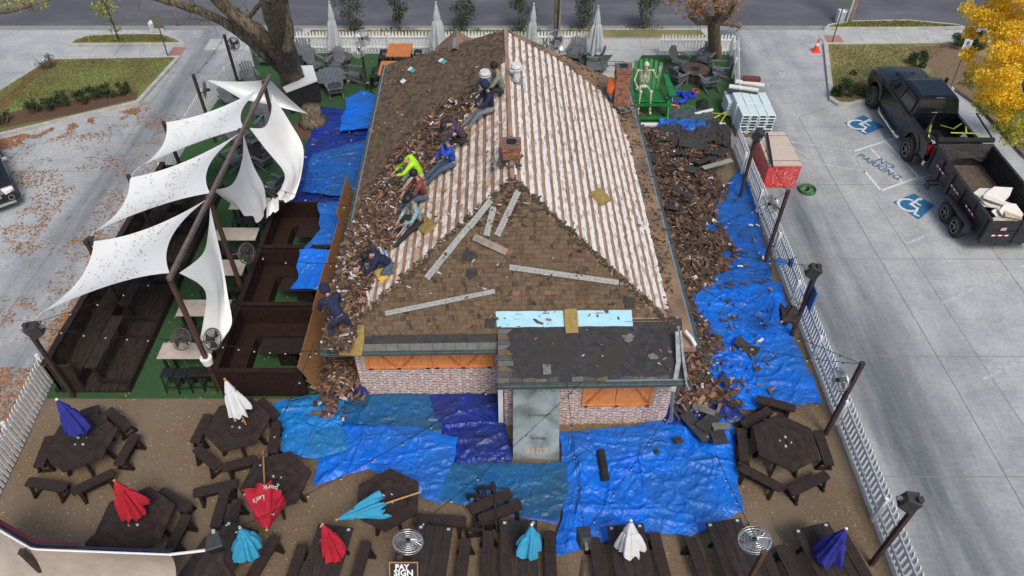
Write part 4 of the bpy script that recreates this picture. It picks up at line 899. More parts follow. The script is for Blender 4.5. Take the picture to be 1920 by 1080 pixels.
roll = MB().tube([(0, -.42, .11), (0, .42, .11)], .11, 18); part_ = solo('felt_roll', roll, M['blackcloth'], 'black roll of roofing felt lying alone on the big blue tarp', 'felt roll'); part_.location = G(1130, 877, .17); part_.rotation_euler = (0, 0, .06)
for k, (u, v, L, w, a) in enumerate(((1240, 262, .9, .5, .3), (1300, 270, 1.1, .5, -.2), (1345, 285, .8, .45, .5), (1268, 285, .8, .4, -.5), (1325, 300, .9, .35, .2), (1225, 300, .6, .3, 1.2), (1290, 318, .7, .3, -.3), (1262, 395, .6, .35, .1), (1400, 650, .7, .4, -.6))):
    o = solo('felt_sheet', MB().grid(lambda s, t: Vector(((s-.5)*L, (t-.5)*w, .07*math.sin(s*5+k)+.03*rnd.random())), 7, 4), M['felt'], ['torn black felt at the house end of the far membrane', 'torn black felt in the middle of the far membrane', 'torn black felt at the fence end of the far membrane', 'felt strip just below the middle of the far membrane', 'felt strip on the far right of the shingle heap', 'felt scrap against the eave at the far end of the heap', 'felt strip above the grey board on the heap', 'black felt square in the middle of the shingle heap', 'dark felt piece on the bright tarp at the heap edge'][k], 'felt sheet', solid=.012); o.location = G(u, v, .5 if k < 8 else .3)+Vector((0, 0, .12 if k in (5, 7) else 0)); o.rotation_euler = (rnd.uniform(-.3, .3), rnd.uniform(-.2, .2), a)
for (a, b), lab, z in ((((1318, 315), (1372, 300)), 'grey board lying on the far part of the shingle heap', .5), (((1300, 372), (1262, 352)), 'dark board in the middle of the shingle heap', .85)):
    pa, pb = G(*a, z), G(*b, z); mb = MB().bar(pa, pb, .2, .04); solo('scrap_board', mb, gw if 'grey' in lab else M['felt'], lab, 'board', base=pa)
# ------------------------------------------------------------- posts, ridge beam, sails
def post(name, x, y, h, lab, grp, w=.10, m='pole'):
    t = thing(name, lab, 'post', (x, y, 0), group=grp)
    part('shaft', MB().bb(-w/2, w/2, -w/2, w/2, 0, h), M[m], t, bevel=.01); part('post_cap', MB().bb(-w/2-.006, w/2+.006, -w/2-.006, w/2+.006, h, h+.02), M[m], t); return t
RP = [(8.36, 21.43, 'post with the square speaker beside the red wrapped pallet'), (8.42, 17.95, 'post with a round fan below the red wrapped pallet'), (8.37, 14.6, 'post with a speaker, a blue board and an upside-down black umbrella'), (8.37, 11.17, 'post with a round fan beside the upper hexagonal table'), (8.34, 7.59, 'nearest post on the right fence, carrying a speaker')]
for x, y, l in RP: post('light_post', x, y, 2.98, 'dark right fence '+l, 'dark light posts along the right fence')
LP = [(-12.23, 12.41, 'with the speaker, at the near corner of the long bench row'), (-12.04, 15.64, 'second from the front, behind the nearest sail corner'), (-12.0, 18.74, 'third from the front, at the corner of the second sail'), (-11.95, 21.83, 'fourth from the front, at the far corner of the third sail'), (-11.94, 25.09, 'with a round fan, behind the sails'), (-11.7, 28.38, 'farthest one, beside the leaning tree trunk')]
for x, y, l in LP: post('light_post', x, y, 2.98, 'dark left post '+l, 'dark posts along the left bench row')
RX, RZ2 = -8.12, 4.5; RY = [12.63, 15.78, 19.05, 21.95]
for i, y in enumerate(RY): post('sail_post', -8.2, y, RZ2-.06, ['tall brown sail post nearest the yard, carrying two fans', 'tall brown sail post second from the front', 'tall brown sail post third from the front', 'tall brown sail post at the far end of the ridge beam'][i], 'tall sail posts', .11, 'beam')
solo('ridge_beam', MB().bar((RX, RY[0]-.15, RZ2), (RX+.08, RY[3]+.25, RZ2), .095, .11), mat('ridge_timber', (.10, .075, .07), (.16, .125, .115), 5, .6, .2), 'long brown timber ridge beam carrying the shade sails', 'beam', base=(RX, RY[0], RZ2))
def sail(corners, sag, lab, bow=.16, zs=.25, grp='shade sails over the bench row', n=26, m='sail', name='shade_sail'):
    C4 = [Vector(c) for c in corners]; cen = sum(C4, Vector())/4; E_ = []
    for i in range(4):
        a, b = C4[i], C4[(i+1) % 4]; mid = (a+b)/2; inn = (cen-mid); inn.z = 0; k = bow[i] if hasattr(bow, '__len__') else bow; e = inn.normalized()*(b-a).length*k
        E_.append([a.lerp(b, t)+e*(4*t*(1-t))-Vector((0, 0, zs*.4*4*t*(1-t))) for t in [j/12 for j in range(13)]])
    f = coons(E_[0], E_[1], list(reversed(E_[2])), list(reversed(E_[3])))
    mb = MB().grid(lambda s, t: f(s, t)-Vector((0, 0, sag*16*s*(1-s)*t*(1-t))), n, n)
    return solo(name, mb, M[m], lab, 'shade sail', grp, smooth=True, base=cen)
sl = ['nearest white shade sail, tied to the front left post', 'second white shade sail from the front, dotted with leaves', 'third white shade sail from the front, before the tree']
S_ = [[(78, 586, 2.75), (176, 452, 2.88), (390, 372, 4.45), (318, 512, 4.45)], [(176, 434, 2.8), (243, 333, 2.88), (455, 246, 4.45), (394, 362, 4.45)], [(262, 312, 2.82), (312, 229, 2.9), (504, 156, 4.45), (458, 240, 4.45)]]
SP = []
for i in range(3):
    c = [G(*q) for q in S_[i]]; SP.append(c); sail([c[0], c[3], c[2], c[1]], .10, sl[i], (.10, .17, .06, .10))
    mb = MB()
    lp = LP[i]; mb.tube([c[0], Vector((lp[0], lp[1], 2.9))], .012, 5); solo('sail_rope', mb, M['whitetape'], 'thin white rope tying the %s shade sail to its post' % ('nearest', 'second', 'third')[i], 'rope', base=c[0])
cl = [G(388, 150, 2.9), G(505, 148, 4.5), G(577, 214, 3.0), G(452, 186, 3.7)]
sail([cl[0], cl[3], cl[2], cl[1]], .05, 'triangular white end sail in front of the leaning tree', (.03, .06, .05, .05), 0)
lv = MB()
for i in range(330):
    k = rnd.choices(range(3), [4, 5, 3])[0]; c = SP[k]; s, t = rnd.uniform(.15, .85), rnd.uniform(.15, .9); p = (c[0]*(1-s)+c[3]*s)*(1-t)+(c[1]*(1-s)+c[2]*s)*t
    p = p+Vector((0, 0, .02-.10*16*s*(1-s)*t*(1-t)-.06)); a = rnd.random()*6; q = Vector((math.cos(a), math.sin(a), .2))*.030; w = Vector((-math.sin(a), math.cos(a), .1))*.016
    lv.add([p-q, p-w, p+q, p+w], [(0, 1, 2, 3)], rnd.randrange(3))
o = part('fallen_leaves', lv, M['leaf_fall']); o['kind'] = 'stuff'; tag(o, 'dry leaves lying on the white shade sails', 'leaves')
# side drops gathered to the posts
def drop(top, right, bottom, left, lab, fold=.0):
    g = lambda L: smooth_poly([G(*q) for q in L]); f = coons(g(bottom), list(reversed(g(right))), g(top), list(reversed(g(left))))
    c = f(.5, .5)
    def fn(s, t):
        p = f(s, t); w = fold*(1-t)**1.5*math.sin(s*19+t*3); return p+Vector((w*.6, w, w*.5))
    return solo('sail_drop', MB().grid(fn, 40, 36), M['sail'], lab, 'shade sail', 'white side drops below the ridge beam', smooth=True, base=c)
drop([(336, 512, 4.4), (380, 476, 4.1), (391, 430, 4.15), (394, 388, 4.4)], [(394, 388, 4.4), (414, 480, 3.4), (427, 560, 2.5), (434, 606, 2.0), (420, 634, 1.8)], [(374, 640, 1.9), (392, 655, 1.6), (405, 652, 1.55), (420, 634, 1.8)], [(336, 512, 4.4), (372, 532, 3.7), (386, 555, 3.2), (381, 600, 2.5), (374, 640, 1.9)], 'nearest white side drop, gathered beside the two fans', .035)
drop([(400, 356, 4.4), (436, 345, 4.1), (454, 300, 4.15), (456, 250, 4.4)], [(456, 250, 4.4), (474, 310, 3.4), (493, 350, 2.6), (499, 386, 2.0)], [(440, 388, 2.9), (465, 404, 2.4), (488, 414, 1.9), (499, 386, 2.0)], [(400, 356, 4.4), (420, 374, 3.6), (440, 388, 2.9)], 'middle white side drop, knotted at its lower end', .05)
drop([(468, 240, 4.4), (496, 238, 4.1), (508, 212, 4.15), (510, 176, 4.4)], [(510, 176, 4.4), (545, 232, 3.5), (568, 278, 2.9), (564, 330, 2.3), (552, 370, 1.9)], [(518, 364, 2.1), (528, 376, 1.9), (540, 378, 1.8), (552, 370, 1.9)], [(468, 240, 4.4), (498, 280, 3.6), (532, 324, 2.8), (528, 350, 2.4), (518, 364, 2.1)], 'largest white side drop, curling down beside the left tarps', .03)
kn = MB().grid(lambda s, t: G(500+22*s, 384+26*t-14*s, 1.75)+Vector((0, .06*math.sin(s*14), .14*math.sin(3.1*s)*math.sin(2*t+.6))), 18, 12)
solo('sail_knot', kn, M['sail'], 'knotted tail of white sail cloth above the rear high table', 'cloth knot', smooth=True, base=G(510, 385, 1.75))
solo('cloth_wrap', MB().tube([(0, 0, -.14), (0, 0, .1)], [.13, .16], 12).move((-8.2, RY[0], 1.35)), M['sail'], 'white cloth wrapped round the nearest sail post below the fans', 'cloth wrap', base=(-8.2, RY[0], 1.35))
# ------------------------------------------------------------- long bench row on the left
def benchrow(y0, y1, lab):
    t = thing('bench_row', lab, 'bench row', (-11.8, y0, 0), group='dark timber bench rows under the sails'); L = y1-y0
    part('deck', MB().bb(-1.0, 1.12, 0, L, 0, .14), M['dark2'], t)
    part('back_wall', MB().bb(-.84, -.76, 0, L, .14, 1.2).bb(-.90, -.72, 0, L, 1.2, 1.24), M['dark2'], t)
    part('seat', MB().bb(-.76, -.22, .06, L-.06, .50, .55), M['dark2'], t); part('seat_front', MB().bb(-.26, -.22, .06, L-.06, .14, .50), M['dark'], t)
    for yy in (0, L-.08): part('end_wall', MB().bb(-.84, -.14, yy, yy+.08, .14, 1.16 if yy == 0 else 1.1), M['dark2'], t)
    n = max(1, round(L/2.6)); seg = L/n
    for k in range(n):
        a = k*seg+.15; tb = part('narrow_table', MB().bb(.12, .46, a, a+seg-.45, .92, .97), M['dark2'], t)
        [part('table_leg', MB().bb(.22, .34, yy, yy+.12, .14, .92), M['dark'], tb) for yy in (a+.05, a+seg-.65)]
        [part('foot_brace', MB().bar((.28, yy, .3), (.95, yy, .16), .08, .08), M['dark'], tb) for yy in (a+.1, a+seg-.6)]
    part('edge_rail', MB().bb(1.02, 1.12, 0, L, .14, .26), M['dark'], t)
    return t
benchrow(12.55, 17.3, 'dark timber bench row under the nearest sails, with high back and narrow tables')
benchrow(17.45, 22.0, 'dark timber bench row farther back, under the second and third sails')
# booths
def booth(y0, y1, lab, wallnear=True):
    t = thing('timber_booth', lab, 'booth', (-6.8, y0, 0), group='mahogany booths between the high tables and the house'); L = y1-y0; x0, x1 = -1.25, 1.12; h = 1.1
    part('side_wall', MB().bb(x0, x0+.07, 0, L, 0, h).bb(x0-.04, x0+.12, 0, L, h, h+.04), M['darkred'], t)
    part('cross_wall', MB().bb(x0+.07, x1, 0, .07, 0, h-.003).bb(x0+.12, x1, -.04, .11, h, h+.038), M['darkred'], t)
    part('far_wall', MB().bb(x0+.07, x1, L-.09, L-.045, 0, h-.02), M['darkred'], t)
    part('side_bench', MB().bb(x0+.07, x0+.55, .55, L-.6, .42, .46).bb(x0+.51, x0+.55, .55, L-.6, 0, .42), M['darkred'], t)
    part('rear_bench', MB().bb(x0+.07, x1, L-.62, L-.10, .423, .463).bb(x0+.55, x1, L-.62, L-.58, 0, .423), M['darkred'], t)
    part('front_bench', MB().bb(x0+.07, x1, .08, .5, .42, .46).bb(x0+.55, x1, .46, .5, 0, .42), M['darkred'], t)
    tb = thing('booth_table', 'dark low table inside the '+lab.split(' with')[0], 'table', (-6.8, y0, 0), group='dark tables in the booths')
    part('tabletop', MB().bb(-.35, 1.0, .95, 1.55, .70, .75), M['dark'], tb, bevel=.01); part('pedestal', MB().bb(.1, .6, 1.1, 1.4, 0, .70), M['dark'], tb)
booth(12.42, 14.88, 'nearest mahogany booth with green turf showing inside')
booth(14.92, 17.42, 'middle mahogany booth with blue tarp over its bench')
booth(17.46, 19.9, 'rear mahogany booth with a dusty tarp over its corner')
# high tables with stools
def hitable(x0, x1, y0, y1, lab, ns=4):
    cx, cy = (x0+x1)/2, (y0+y1)/2; t = thing('high_table', lab, 'table', (cx, cy, 0), group='pale high tables beside the booths'); w, d = (x1-x0)/2, (y1-y0)/2
    part('tabletop', MB().bb(-w, w, -d, d, 1.02, 1.06), M['table_top'], t, bevel=.008)
    for sx in (-1, 1):
        [part('table_leg', MB().bb(sx*(w-.12)-.03, sx*(w-.12)+.03, sy*(d-.09)-.03, sy*(d-.09)+.03, 0, 1.02), M['black'], t) for sy in (-1, 1)]
    for k in range(ns):
        for c, s in ((MB().bb(-w+.12, -w+.2, d-.14, d-.06, 1.06, 1.065), 0),): pass
    return t
def stool():
    t = thing('bar_stool', 'x', 'stool'); part('stool_seat', MB().bb(-.17, .17, -.16, .16, .70, .74), M['black'], t, bevel=.01)
    for sx in (-1, 1):
        for sy in (-1, 1): part('leg', MB().bar((sx*.19, sy*.19, 0), (sx*.14, sy*.13, .70), .03, .03), M['black'], t)
    part('foot_ring', MB().bb(-.17, .17, -.18, -.155, .25, .275).bb(-.17, .17, .155, .18, .25, .275).bb(-.18, -.155, -.17, .17, .25, .275).bb(.155, .18, -.17, .17, .25, .275), M['black'], t); return t
st0 = stool(); first = [True]
HT = [(12.93, 13.5, -9.76, 'nearest pale high table, beneath the two fans'), (14.54, 15.19, -9.77, 'second pale high table from the front'), (16.25, 16.95, -9.7, 'third pale high table from the front, with a round fan above it'), (17.9, 18.51, -9.68, 'fourth pale high table from the front'), (19.5, 20.1, -9.6, 'rearmost pale high table, under the knotted sail')]
for y0, y1, x0, lab in HT:
    hitable(x0, -8.42 if y0 > 12.95 and y0 < 20 and False else -8.3, y0, y1, lab)
    for k in range(4):
        l = 'black bar stool tucked at the %s' % lab.split(',')[0].replace(' from the front', '').strip(); x = x0+.28+k*.36
        if first[0]: st0.location = (x, y0-.22, 0); st0['label'] = l+', one of four'; st0['group'] = 'black bar stools at the high tables'; first[0] = False
        else: dup(st0, (x, y0-.22+rnd.uniform(-.03, .03), 0), rnd.uniform(-.1, .1), l+', one of four')
# ------------------------------------------------------------- picnic tables and benches
def hexring(mb, r0, r1, z, th, m=0, rot=0):
    for k in range(6):
        a0, a1 = R(60*k)+rot, R(60*k+60)+rot; P = [(r0*math.cos(a0), r0*math.sin(a0)), (r1*math.cos(a0), r1*math.sin(a0)), (r1*math.cos(a1), r1*math.sin(a1)), (r0*math.cos(a1), r0*math.sin(a1))]
        mb.prism(P, z-th, z, m)
def hextable(c, r, rot, lab, h=.76):
    t = thing('hexagonal_table', lab, 'picnic table', c, rot, 'dark hexagonal picnic tables')
    mb = MB(); rs = [.05, r*.36, r*.66, r]
    for a, b in zip(rs[:-1], rs[1:]): hexring(mb, a+.010, b, h, .045)
    mb.prism([(r*.93*math.cos(R(60*k)), r*.93*math.sin(R(60*k))) for k in range(6)], h-.075, h-.046)
    part('tabletop', mb, M['dark3'], t)
    for k in range(0, 6):
        a = R(60*k+30); part('leg', MB().bar((math.cos(a)*r*.72, math.sin(a)*r*.72, 0), (math.cos(a)*r*.5, math.sin(a)*r*.5, h-.075), .07, .09, (math.cos(a), math.sin(a), .1)), M['dark'], t)
    for k in range(4): a = R(90*k+20); part('number_tag', MB().box((math.cos(a)*.14, math.sin(a)*.14, h+.004), (.07 if k % 2 else .035, .05, .006), Matrix.Rotation(a, 3, 'Z')), M['tagm'], t)
    return t
M['dark3'] = mat('table_dark_stain', (.020, .013, .012), (.048, .032, .029), 5, .72, .5, 26, c3=(.030, .022, .021), s3=2, spec=.22)
M['tagm'] = mat('pale_tag', (.55, .60, .62), (.2, .25, .28), 30)
def bench(name, c, L, rz, lab, w=.27, h=.45, grp='loose benches round the hexagonal tables', rot=None, z=0):
    t = thing(name, lab, 'bench', (c[0], c[1], z), rz, grp, rot)
    part('seat', MB().prism([(-L/2, -w/2+.03), (-L/2+.03, -w/2), (L/2-.03, -w/2), (L/2, -w/2+.03), (L/2, w/2-.03), (L/2-.03, w/2), (-L/2+.03, w/2), (-L/2, w/2-.03)], h-.045, h), M['dark3'], t)
    for s in (-1, 1):
        x = s*(L/2-.16); part('trestle', MB().bar((x, -.10, h-.045), (x, -.17, .05), .05, .08, (1, 0, 0)).bar((x, .10, h-.045), (x, .17, .05), .05, .08, (1, 0, 0)).bb(x-.04, x+.04, -.22, .22, 0, .05), M['dark'], t)
    part('stretcher', MB().bb(-L/2+.16, L/2-.16, -.025, .025, .16, .22), M['dark'], t); return t
HX = [((160, 830), .98, 0.10, 'far left hexagonal table with the closed blue umbrella', [(40, ), ], 0)]
def bench2(a, b, lab, dark=None, w=.26):
    A, B = G(*a, .45), G(*b, .45); d = B-A; c = (A+B)/2; bench('bench', (c.x, c.y), d.length, math.atan2(d.y, d.x), lab, w, .45+rnd.uniform(-.015, .015))
def hexset(px, vx, lab, benches):
    c = G(*px, .76); v = G(*vx, .76)-c; hextable((c.x, c.y, 0), v.length, math.atan2(v.y, v.x), lab)
    for a, b, l in benches: bench2(a, b, l)
hexset((151, 827), (221, 803), 'far left hexagonal table with the closed blue umbrella', [((150, 776), (186, 765), 'bench mostly hidden behind the far left hexagonal table'), ((202, 768), (239, 804), 'bench at the upper right of the far left hexagonal table'), ((254, 813), (220, 872), 'bench at the right of the far left hexagonal table'), ((213, 884), (133, 922), 'bench in front of the far left hexagonal table'), ((124, 914), (50, 902), 'bench at the lower left of the far left hexagonal table'), ((94, 817), (71, 876), 'bench between the far left hexagonal table and the fence')])
hexset((445, 795), (508, 779), 'hexagonal table with the white printed umbrella', [((391, 776), (364, 830), 'bench left of the table with the white umbrella'), ((367, 839), (408, 876), 'bench at the lower left of the table with the white umbrella'), ((416, 877), (480, 860), 'bench in front of the table with the white umbrella'), ((519, 790), (510, 850), 'bench between the table with the white umbrella and the tarp'), ((486, 750), (519, 782), 'bench behind right of the table with the white umbrella')])
hexset((252, 977), (328, 946), 'hexagonal table with the upright red umbrella, nearest the front left', [((298, 920), (354, 954), 'bench behind right of the table with the upright red umbrella'), ((351, 965), (317, 1030), 'bench at the right of the table with the upright red umbrella'), ((165, 1012), (225, 1042), 'bench in front of the table with the upright red umbrella')])
hexset((517, 901), (584, 884), 'hexagonal table under the fallen red umbrella', [((361, 924), (446, 905), 'bench set across, left of the table under the fallen red umbrella'), ((424, 914), (402, 988), 'bench meeting the crosswise bench beside the fallen red umbrella'), ((446, 935), (424, 1004), 'dark low bench between the fallen red umbrella and the front left bench')])
hexset((727, 935), (785, 903), 'hexagonal table beside the blue tarps, with the fallen light blue umbrella', [])
hexset((1473, 828), (1537, 858), 'hexagonal table between the big tarp and the right fence', [((1419, 747), (1492, 765), 'bench behind the right hexagonal table, touching the tarp'), ((1393, 798), (1445, 768), 'bench at the upper left of the right hexagonal table'), ((1390, 803), (1397, 866), 'bench left of the right hexagonal table'), ((1388, 874), (1466, 915), 'bench at the lower left of the right hexagonal table'), ((1482, 922), (1552, 888), 'bench at the lower right of the right hexagonal table'), ((1533, 806), (1556, 872), 'bench between the right hexagonal table and the fence')])
def picnic(c, L, w, rz, lab, h=.76):
    t = thing('picnic_table', lab, 'picnic table', (c[0], c[1], 0), rz, 'long dark picnic tables along the front')
    mb = MB(); n = 4; pw = w/n
    for k in range(n): x = -w/2+pw*k; mb.bb(x+.005, x+pw-.005, -L/2+rnd.uniform(0, .012), L/2-rnd.uniform(0, .012), h-.04, h)
    mb.bb(-w/2+.05, w/2-.05, -L/2+.25, -L/2+.33, h-.075, h-.041).bb(-w/2+.05, w/2-.05, L/2-.33, L/2-.25, h-.075, h-.041)
    part('tabletop', mb, M['dark2y'], t)
    for s in (-1, 1):
        y = s*(L/2-.3)
        part('leg', MB().bar((-.28, y+.05, 0), (.12, y+.05, h-.08), .04, .09, (0, 1, 0)), M['dark'], t); part('leg', MB().bar((.28, y-.0, 0), (-.12, y, h-.08), .04, .09, (0, 1, 0)), M['dark'], t)
    for sx in (-1, 1): part('number_tag', MB().bb(sx*(w/2-.1)-.035, sx*(w/2-.1)+.035, L/2-.1, L/2-.04, h+.001, h+.006), M['tagm'], t)
    return t
M['dark2y'] = mat('picnic_plank', (.016, .012, .011), (.070, .050, .044), 5, .72, .6, 22, stretch=(7, .6, 7), c3=(.030, .024, .025), s3=.9, spec=.22)
PT = [((468, 1040), 2.3, .86, -.33, 'picnic table at front left, under the light blue umbrella'), ((628, 1050), 2.3, .84, -.13, 'picnic table with the closed red umbrella, left of the pay sign'), ((815, 1050), 2.2, .84, -.08, 'picnic table right of the white round fan and the pay sign'), ((975, 1050), 2.2, .86, .0, 'picnic table in the middle with the small light blue umbrella'), ((1178, 1052), 2.2, .86, .09, 'picnic table with the white umbrella on the tarp edge'), ((1372, 1045), 2.3, .86, .17, 'picnic table left of the right round fan'), ((1555, 1055), 2.3, .90, .22, 'picnic table with the blue umbrella at front right')]
names = ['front left picnic table', 'picnic table with the red umbrella', 'picnic table by the pay sign', 'middle picnic table', 'picnic table with the white umbrella', 'picnic table by the right fan', 'front right picnic table']
PXY = []
for i, (px, L, w, rz, lab) in enumerate(PT):
    e = [(455, 985), (630, 985), (816, 985), (973, 975), (1172, 983), (1355, 975), (1520, 985)][i]
    far = G(*e, .76); d = Vector((-math.sin(rz), math.cos(rz), 0)); c = far-d*(L/2); picnic(c, L, w, rz, lab); PXY.append((c, rz))
    sx_ = Vector((math.cos(rz), math.sin(rz), 0))
    for s, nm in ((-1, 'left'), (1, 'right')):
        q = c+sx_*s*(.78 if i in (5, 6) else .72)-d*(.05)
        if i == 0 and s == -1 or i == 1 and s == -1: q = q-d*.25
        if i == 0 and s == 1: q = q+d*.3
        bench('long_bench', (q.x, q.y), 2.1, rz+math.pi/2+rnd.uniform(-.02, .02), 'long bench on the %s side of the %s' % (nm, names[i]), .26, .45, 'long benches beside the front picnic tables')
# heap of tipped benches
bench('tipped_bench', G(897, 955, .3)[:2], 1.25, 0, 'bench tipped on its side, standing its pale seat towards the tarp', rot=(R(82), 0, R(95)), z=.30, grp='benches tipped in a heap before the teal tarp')
bench('tipped_bench', G(920, 945, .3)[:2], 1.1, .45, 'upper dark bench lying aslant behind the tipped benches', grp='benches tipped in a heap before the teal tarp')
bench('tipped_bench', G(938, 965, .3)[:2], 1.1, .4, 'lower dark bench lying aslant in front of the teal tarp', grp='benches tipped in a heap before the teal tarp')
bench('tipped_bench', G(875, 965, .3)[:2], 1.2, 0, 'bench standing on its long edge at the left of the tipped benches', rot=(R(85), 0, R(90)), z=.25, grp='benches tipped in a heap before the teal tarp')
bench('bench', G(825, 975, .45)[:2], 1.25, -.05, 'level bench behind the picnic table by the pay sign', grp='benches tipped in a heap before the teal tarp')
# ------------------------------------------------------------- closed umbrellas
def umbrella(a, b, c1, lab, c2=None, rr=.2, cl=1.0, grp=None, polem='pole', txt=None, open_=1.0, hd=None, panels=None, name='patio_umbrella', split=.32):
    a, b = Vector(a), Vector(b); d = (b-a); L = d.length; d.normalize(); x = d.cross(Vector((0, -1, .3))).normalized(); y = d.cross(x)
    t = thing(name, lab, 'umbrella', a, group=grp); q = d.to_track_quat('Z', 'Y'); t.rotation_euler = q.to_euler()
    part('pole', MB().tube([(0, 0, 0), (0, 0, L)], .022, 8), M[polem], t)
    n = 64; K = 12; ph = rnd.random()*3
    def fn(s, tt):
        an = 2*math.pi*s; z = L-.03-cl*tt; f = .10+.9*tt**.8
        fold = 1+min(1, tt*2)*(.20*math.sin(8*an+ph+1.6*math.sin(2*an))+.62*noise.noise(Vector((math.cos(an)*1.9+ph, math.sin(an)*1.9, tt*.9)))+.28*noise.noise(Vector((math.cos(an)*4+ph, math.sin(an)*4, tt*2))))
        r = rr*1.22*open_*f*fold*(1 if tt < .95 else .93)
        if split < tt < split+.07: r *= .78
        hem = .22*tt**3*noise.noise(Vector((math.cos(an)*2.2, math.sin(an)*2.2, ph)))+.05*math.sin(8*an+ph)*(tt > .97)
        return Vector((r*math.cos(an), r*math.sin(an), z+hem*.8+(.02*math.sin(an*5) if tt > .9 else 0)))
    mb = MB().grid(fn, n, 20)
    if panels: mb.m = [1 if (i % n)*8//n in panels else 0 for i in range(len(mb.m))]
    cp = part('canopy', mb, [c1, c2 or c1], t, smooth=True)
    part('finial', MB().ball((0, 0, L+.02), .035), M['whitetape'] if polem != 'bamboo' else M['bamboo'], t)
    if txt:       # printed words run round the hem panels
        for s_, w_, hh, ang, mt in txt:
            r = rr*open_*1.0+.05; u_ = Vector((math.cos(ang), math.sin(ang), 0)); tx = textmb(s_, hh, MB(), Matrix.Identity(4), bold=.004); nx = [];
            zc_ = L-cl*w_
            for p in tx.v:
                aa = ang+p[0]/r; f = .10+.9*max(.05, w_-p[1]/cl)**.8; rad = rr*1.22*open_*f*1.30; nx.append((rad*math.cos(aa), rad*math.sin(aa), zc_+p[1]))
            tx.v = nx; part('printed_words', tx, mt, cp)
    return t
M['bamboo'] = mat('varnished_pole', (.36, .17, .05), (.50, .27, .09), 5, .4)
M['u_blue'] = mat('royal_blue_canopy', (.018, .022, .23), (.03, .04, .33), 3, .8); M['u_red'] = mat('red_canopy', (.44, .012, .03), (.56, .02, .045), 3, .8)
M['u_cy'] = mat('sky_blue_canopy', (.04, .36, .60), (.06, .42, .66), 3, .8); M['u_wh'] = mat('white_canopy', (.70, .71, .72), (.78, .79, .8), 3, .8); M['u_gr'] = mat('pale_grey_canopy', (.50, .54, .57), (.60, .64, .66), 3, .85)
for k_ in ('u_blue', 'u_red', 'u_cy', 'u_wh', 'u_gr'): translucent(M[k_], .25)
M['prt'] = mat('print_white', (.72, .7, .66)); M['prr'] = mat('print_red', (.45, .02, .04)); M['prb'] = mat('print_black', (.02, .02, .02))
def upr(pb, pt, zt, zb=.78): return G(*pb, zb), G(*pt, zt)
S = math.radians
umbrella(*upr((160, 822), (107, 750), 2.02), M['u_blue'], 'closed royal-blue umbrella on the far left hexagonal table', rr=.24, cl=.95, txt=[('Blue', .82, .10, S(-60), M['prt'])])
umbrella(*upr((461, 796), (422, 712), 2.15), M['u_wh'], 'closed white umbrella with red and black print on the hexagonal table below the sail post', rr=.22, cl=1.0, polem='bamboo', txt=[('jum', .45, .16, S(-70), M['prb']), ('yum', .85, .12, S(-100), M['prr']), ('fry', .6, .12, S(-120), M['prr'])])
umbrella(*upr((262, 966), (215, 902), 1.95), M['u_red'], 'closed red umbrella standing on the hexagonal table nearest the front left', rr=.25, cl=.98, polem='bamboo', txt=[("Let's", .78, .12, S(-75), M['prt']), ("Lick", .88, .12, S(-105), M['prt'])])
umbrella(*upr((470, 1040), (450, 990), 1.75), M['u_cy'], 'closed sky-blue umbrella over the front left picnic table', rr=.22, cl=.8)
umbrella(*upr((628, 1040), (605, 984), 1.85), M['u_red'], 'closed red umbrella over the picnic table left of the pay sign', rr=.22, cl=.95, polem='bamboo', txt=[("Let's", .72, .13, S(-60), M['prt']), ("fry", .84, .13, S(-95), M['prt'])])
umbrella(*upr((992, 1040), (997, 985), 1.72), M['u_cy'], 'closed sky-blue umbrella on the middle picnic table', M['u_cy'], rr=.2, cl=.78)
umbrella(*upr((1180, 1040), (1183, 977), 1.9), M['u_wh'], 'closed white umbrella with dark red letters on the picnic table by the tarp', rr=.22, cl=.9, txt=[('W', .5, .2, S(-110), M['prr']), ('ALE', .65, .08, S(-50), M['prb'])])
umbrella(*upr((1548, 1050), (1586, 992), 1.85), M['u_blue'], 'closed blue umbrella leaning over the front right picnic table', rr=.24, cl=.95, txt=[('Blue', .75, .1, S(-120), M['prt'])])
umbrella(G(493, 845, .85), G(500, 992, 1.5), M['u_red'], 'half-open red umbrella fallen across a hexagonal table, pole pointing away', rr=.34, cl=.95, polem='bamboo', txt=[("Let's", .62, .15, S(100), M['prt']), ('park', .84, .15, S(62), M['prt'])], split=.2)
umbrella(G(790, 922, .98), G(632, 974, .95), M['u_cy'], 'sky-blue umbrella lying flat over the hexagonal table beside the tarp', rr=.20, cl=1.05, polem='bamboo')
rear = [((627, 88), (617, 4), 'farthest left'), ((820, 80), (817, 5), 'left of the rear gable'), ((995, 76), (1001, 8), 'first behind the roof ridge to the right'), ((1117, 88), (1122, 12), 'farthest right, by the path')]
for pb, pt, l in rear:
    p = G(*pb, .0); p.y = min(p.y, 32.2); p = Vector((GY(*pb, 31.9).x, 31.9, 0))
    k = GY(*pt, 31.9); umbrella(p, Vector((k.x, 31.9, max(2.6, k.z))), M['u_gr'], 'tall closed pale umbrella behind the fence line, '+l, rr=.26, cl=2.1, grp='tall closed umbrellas along the street fence')
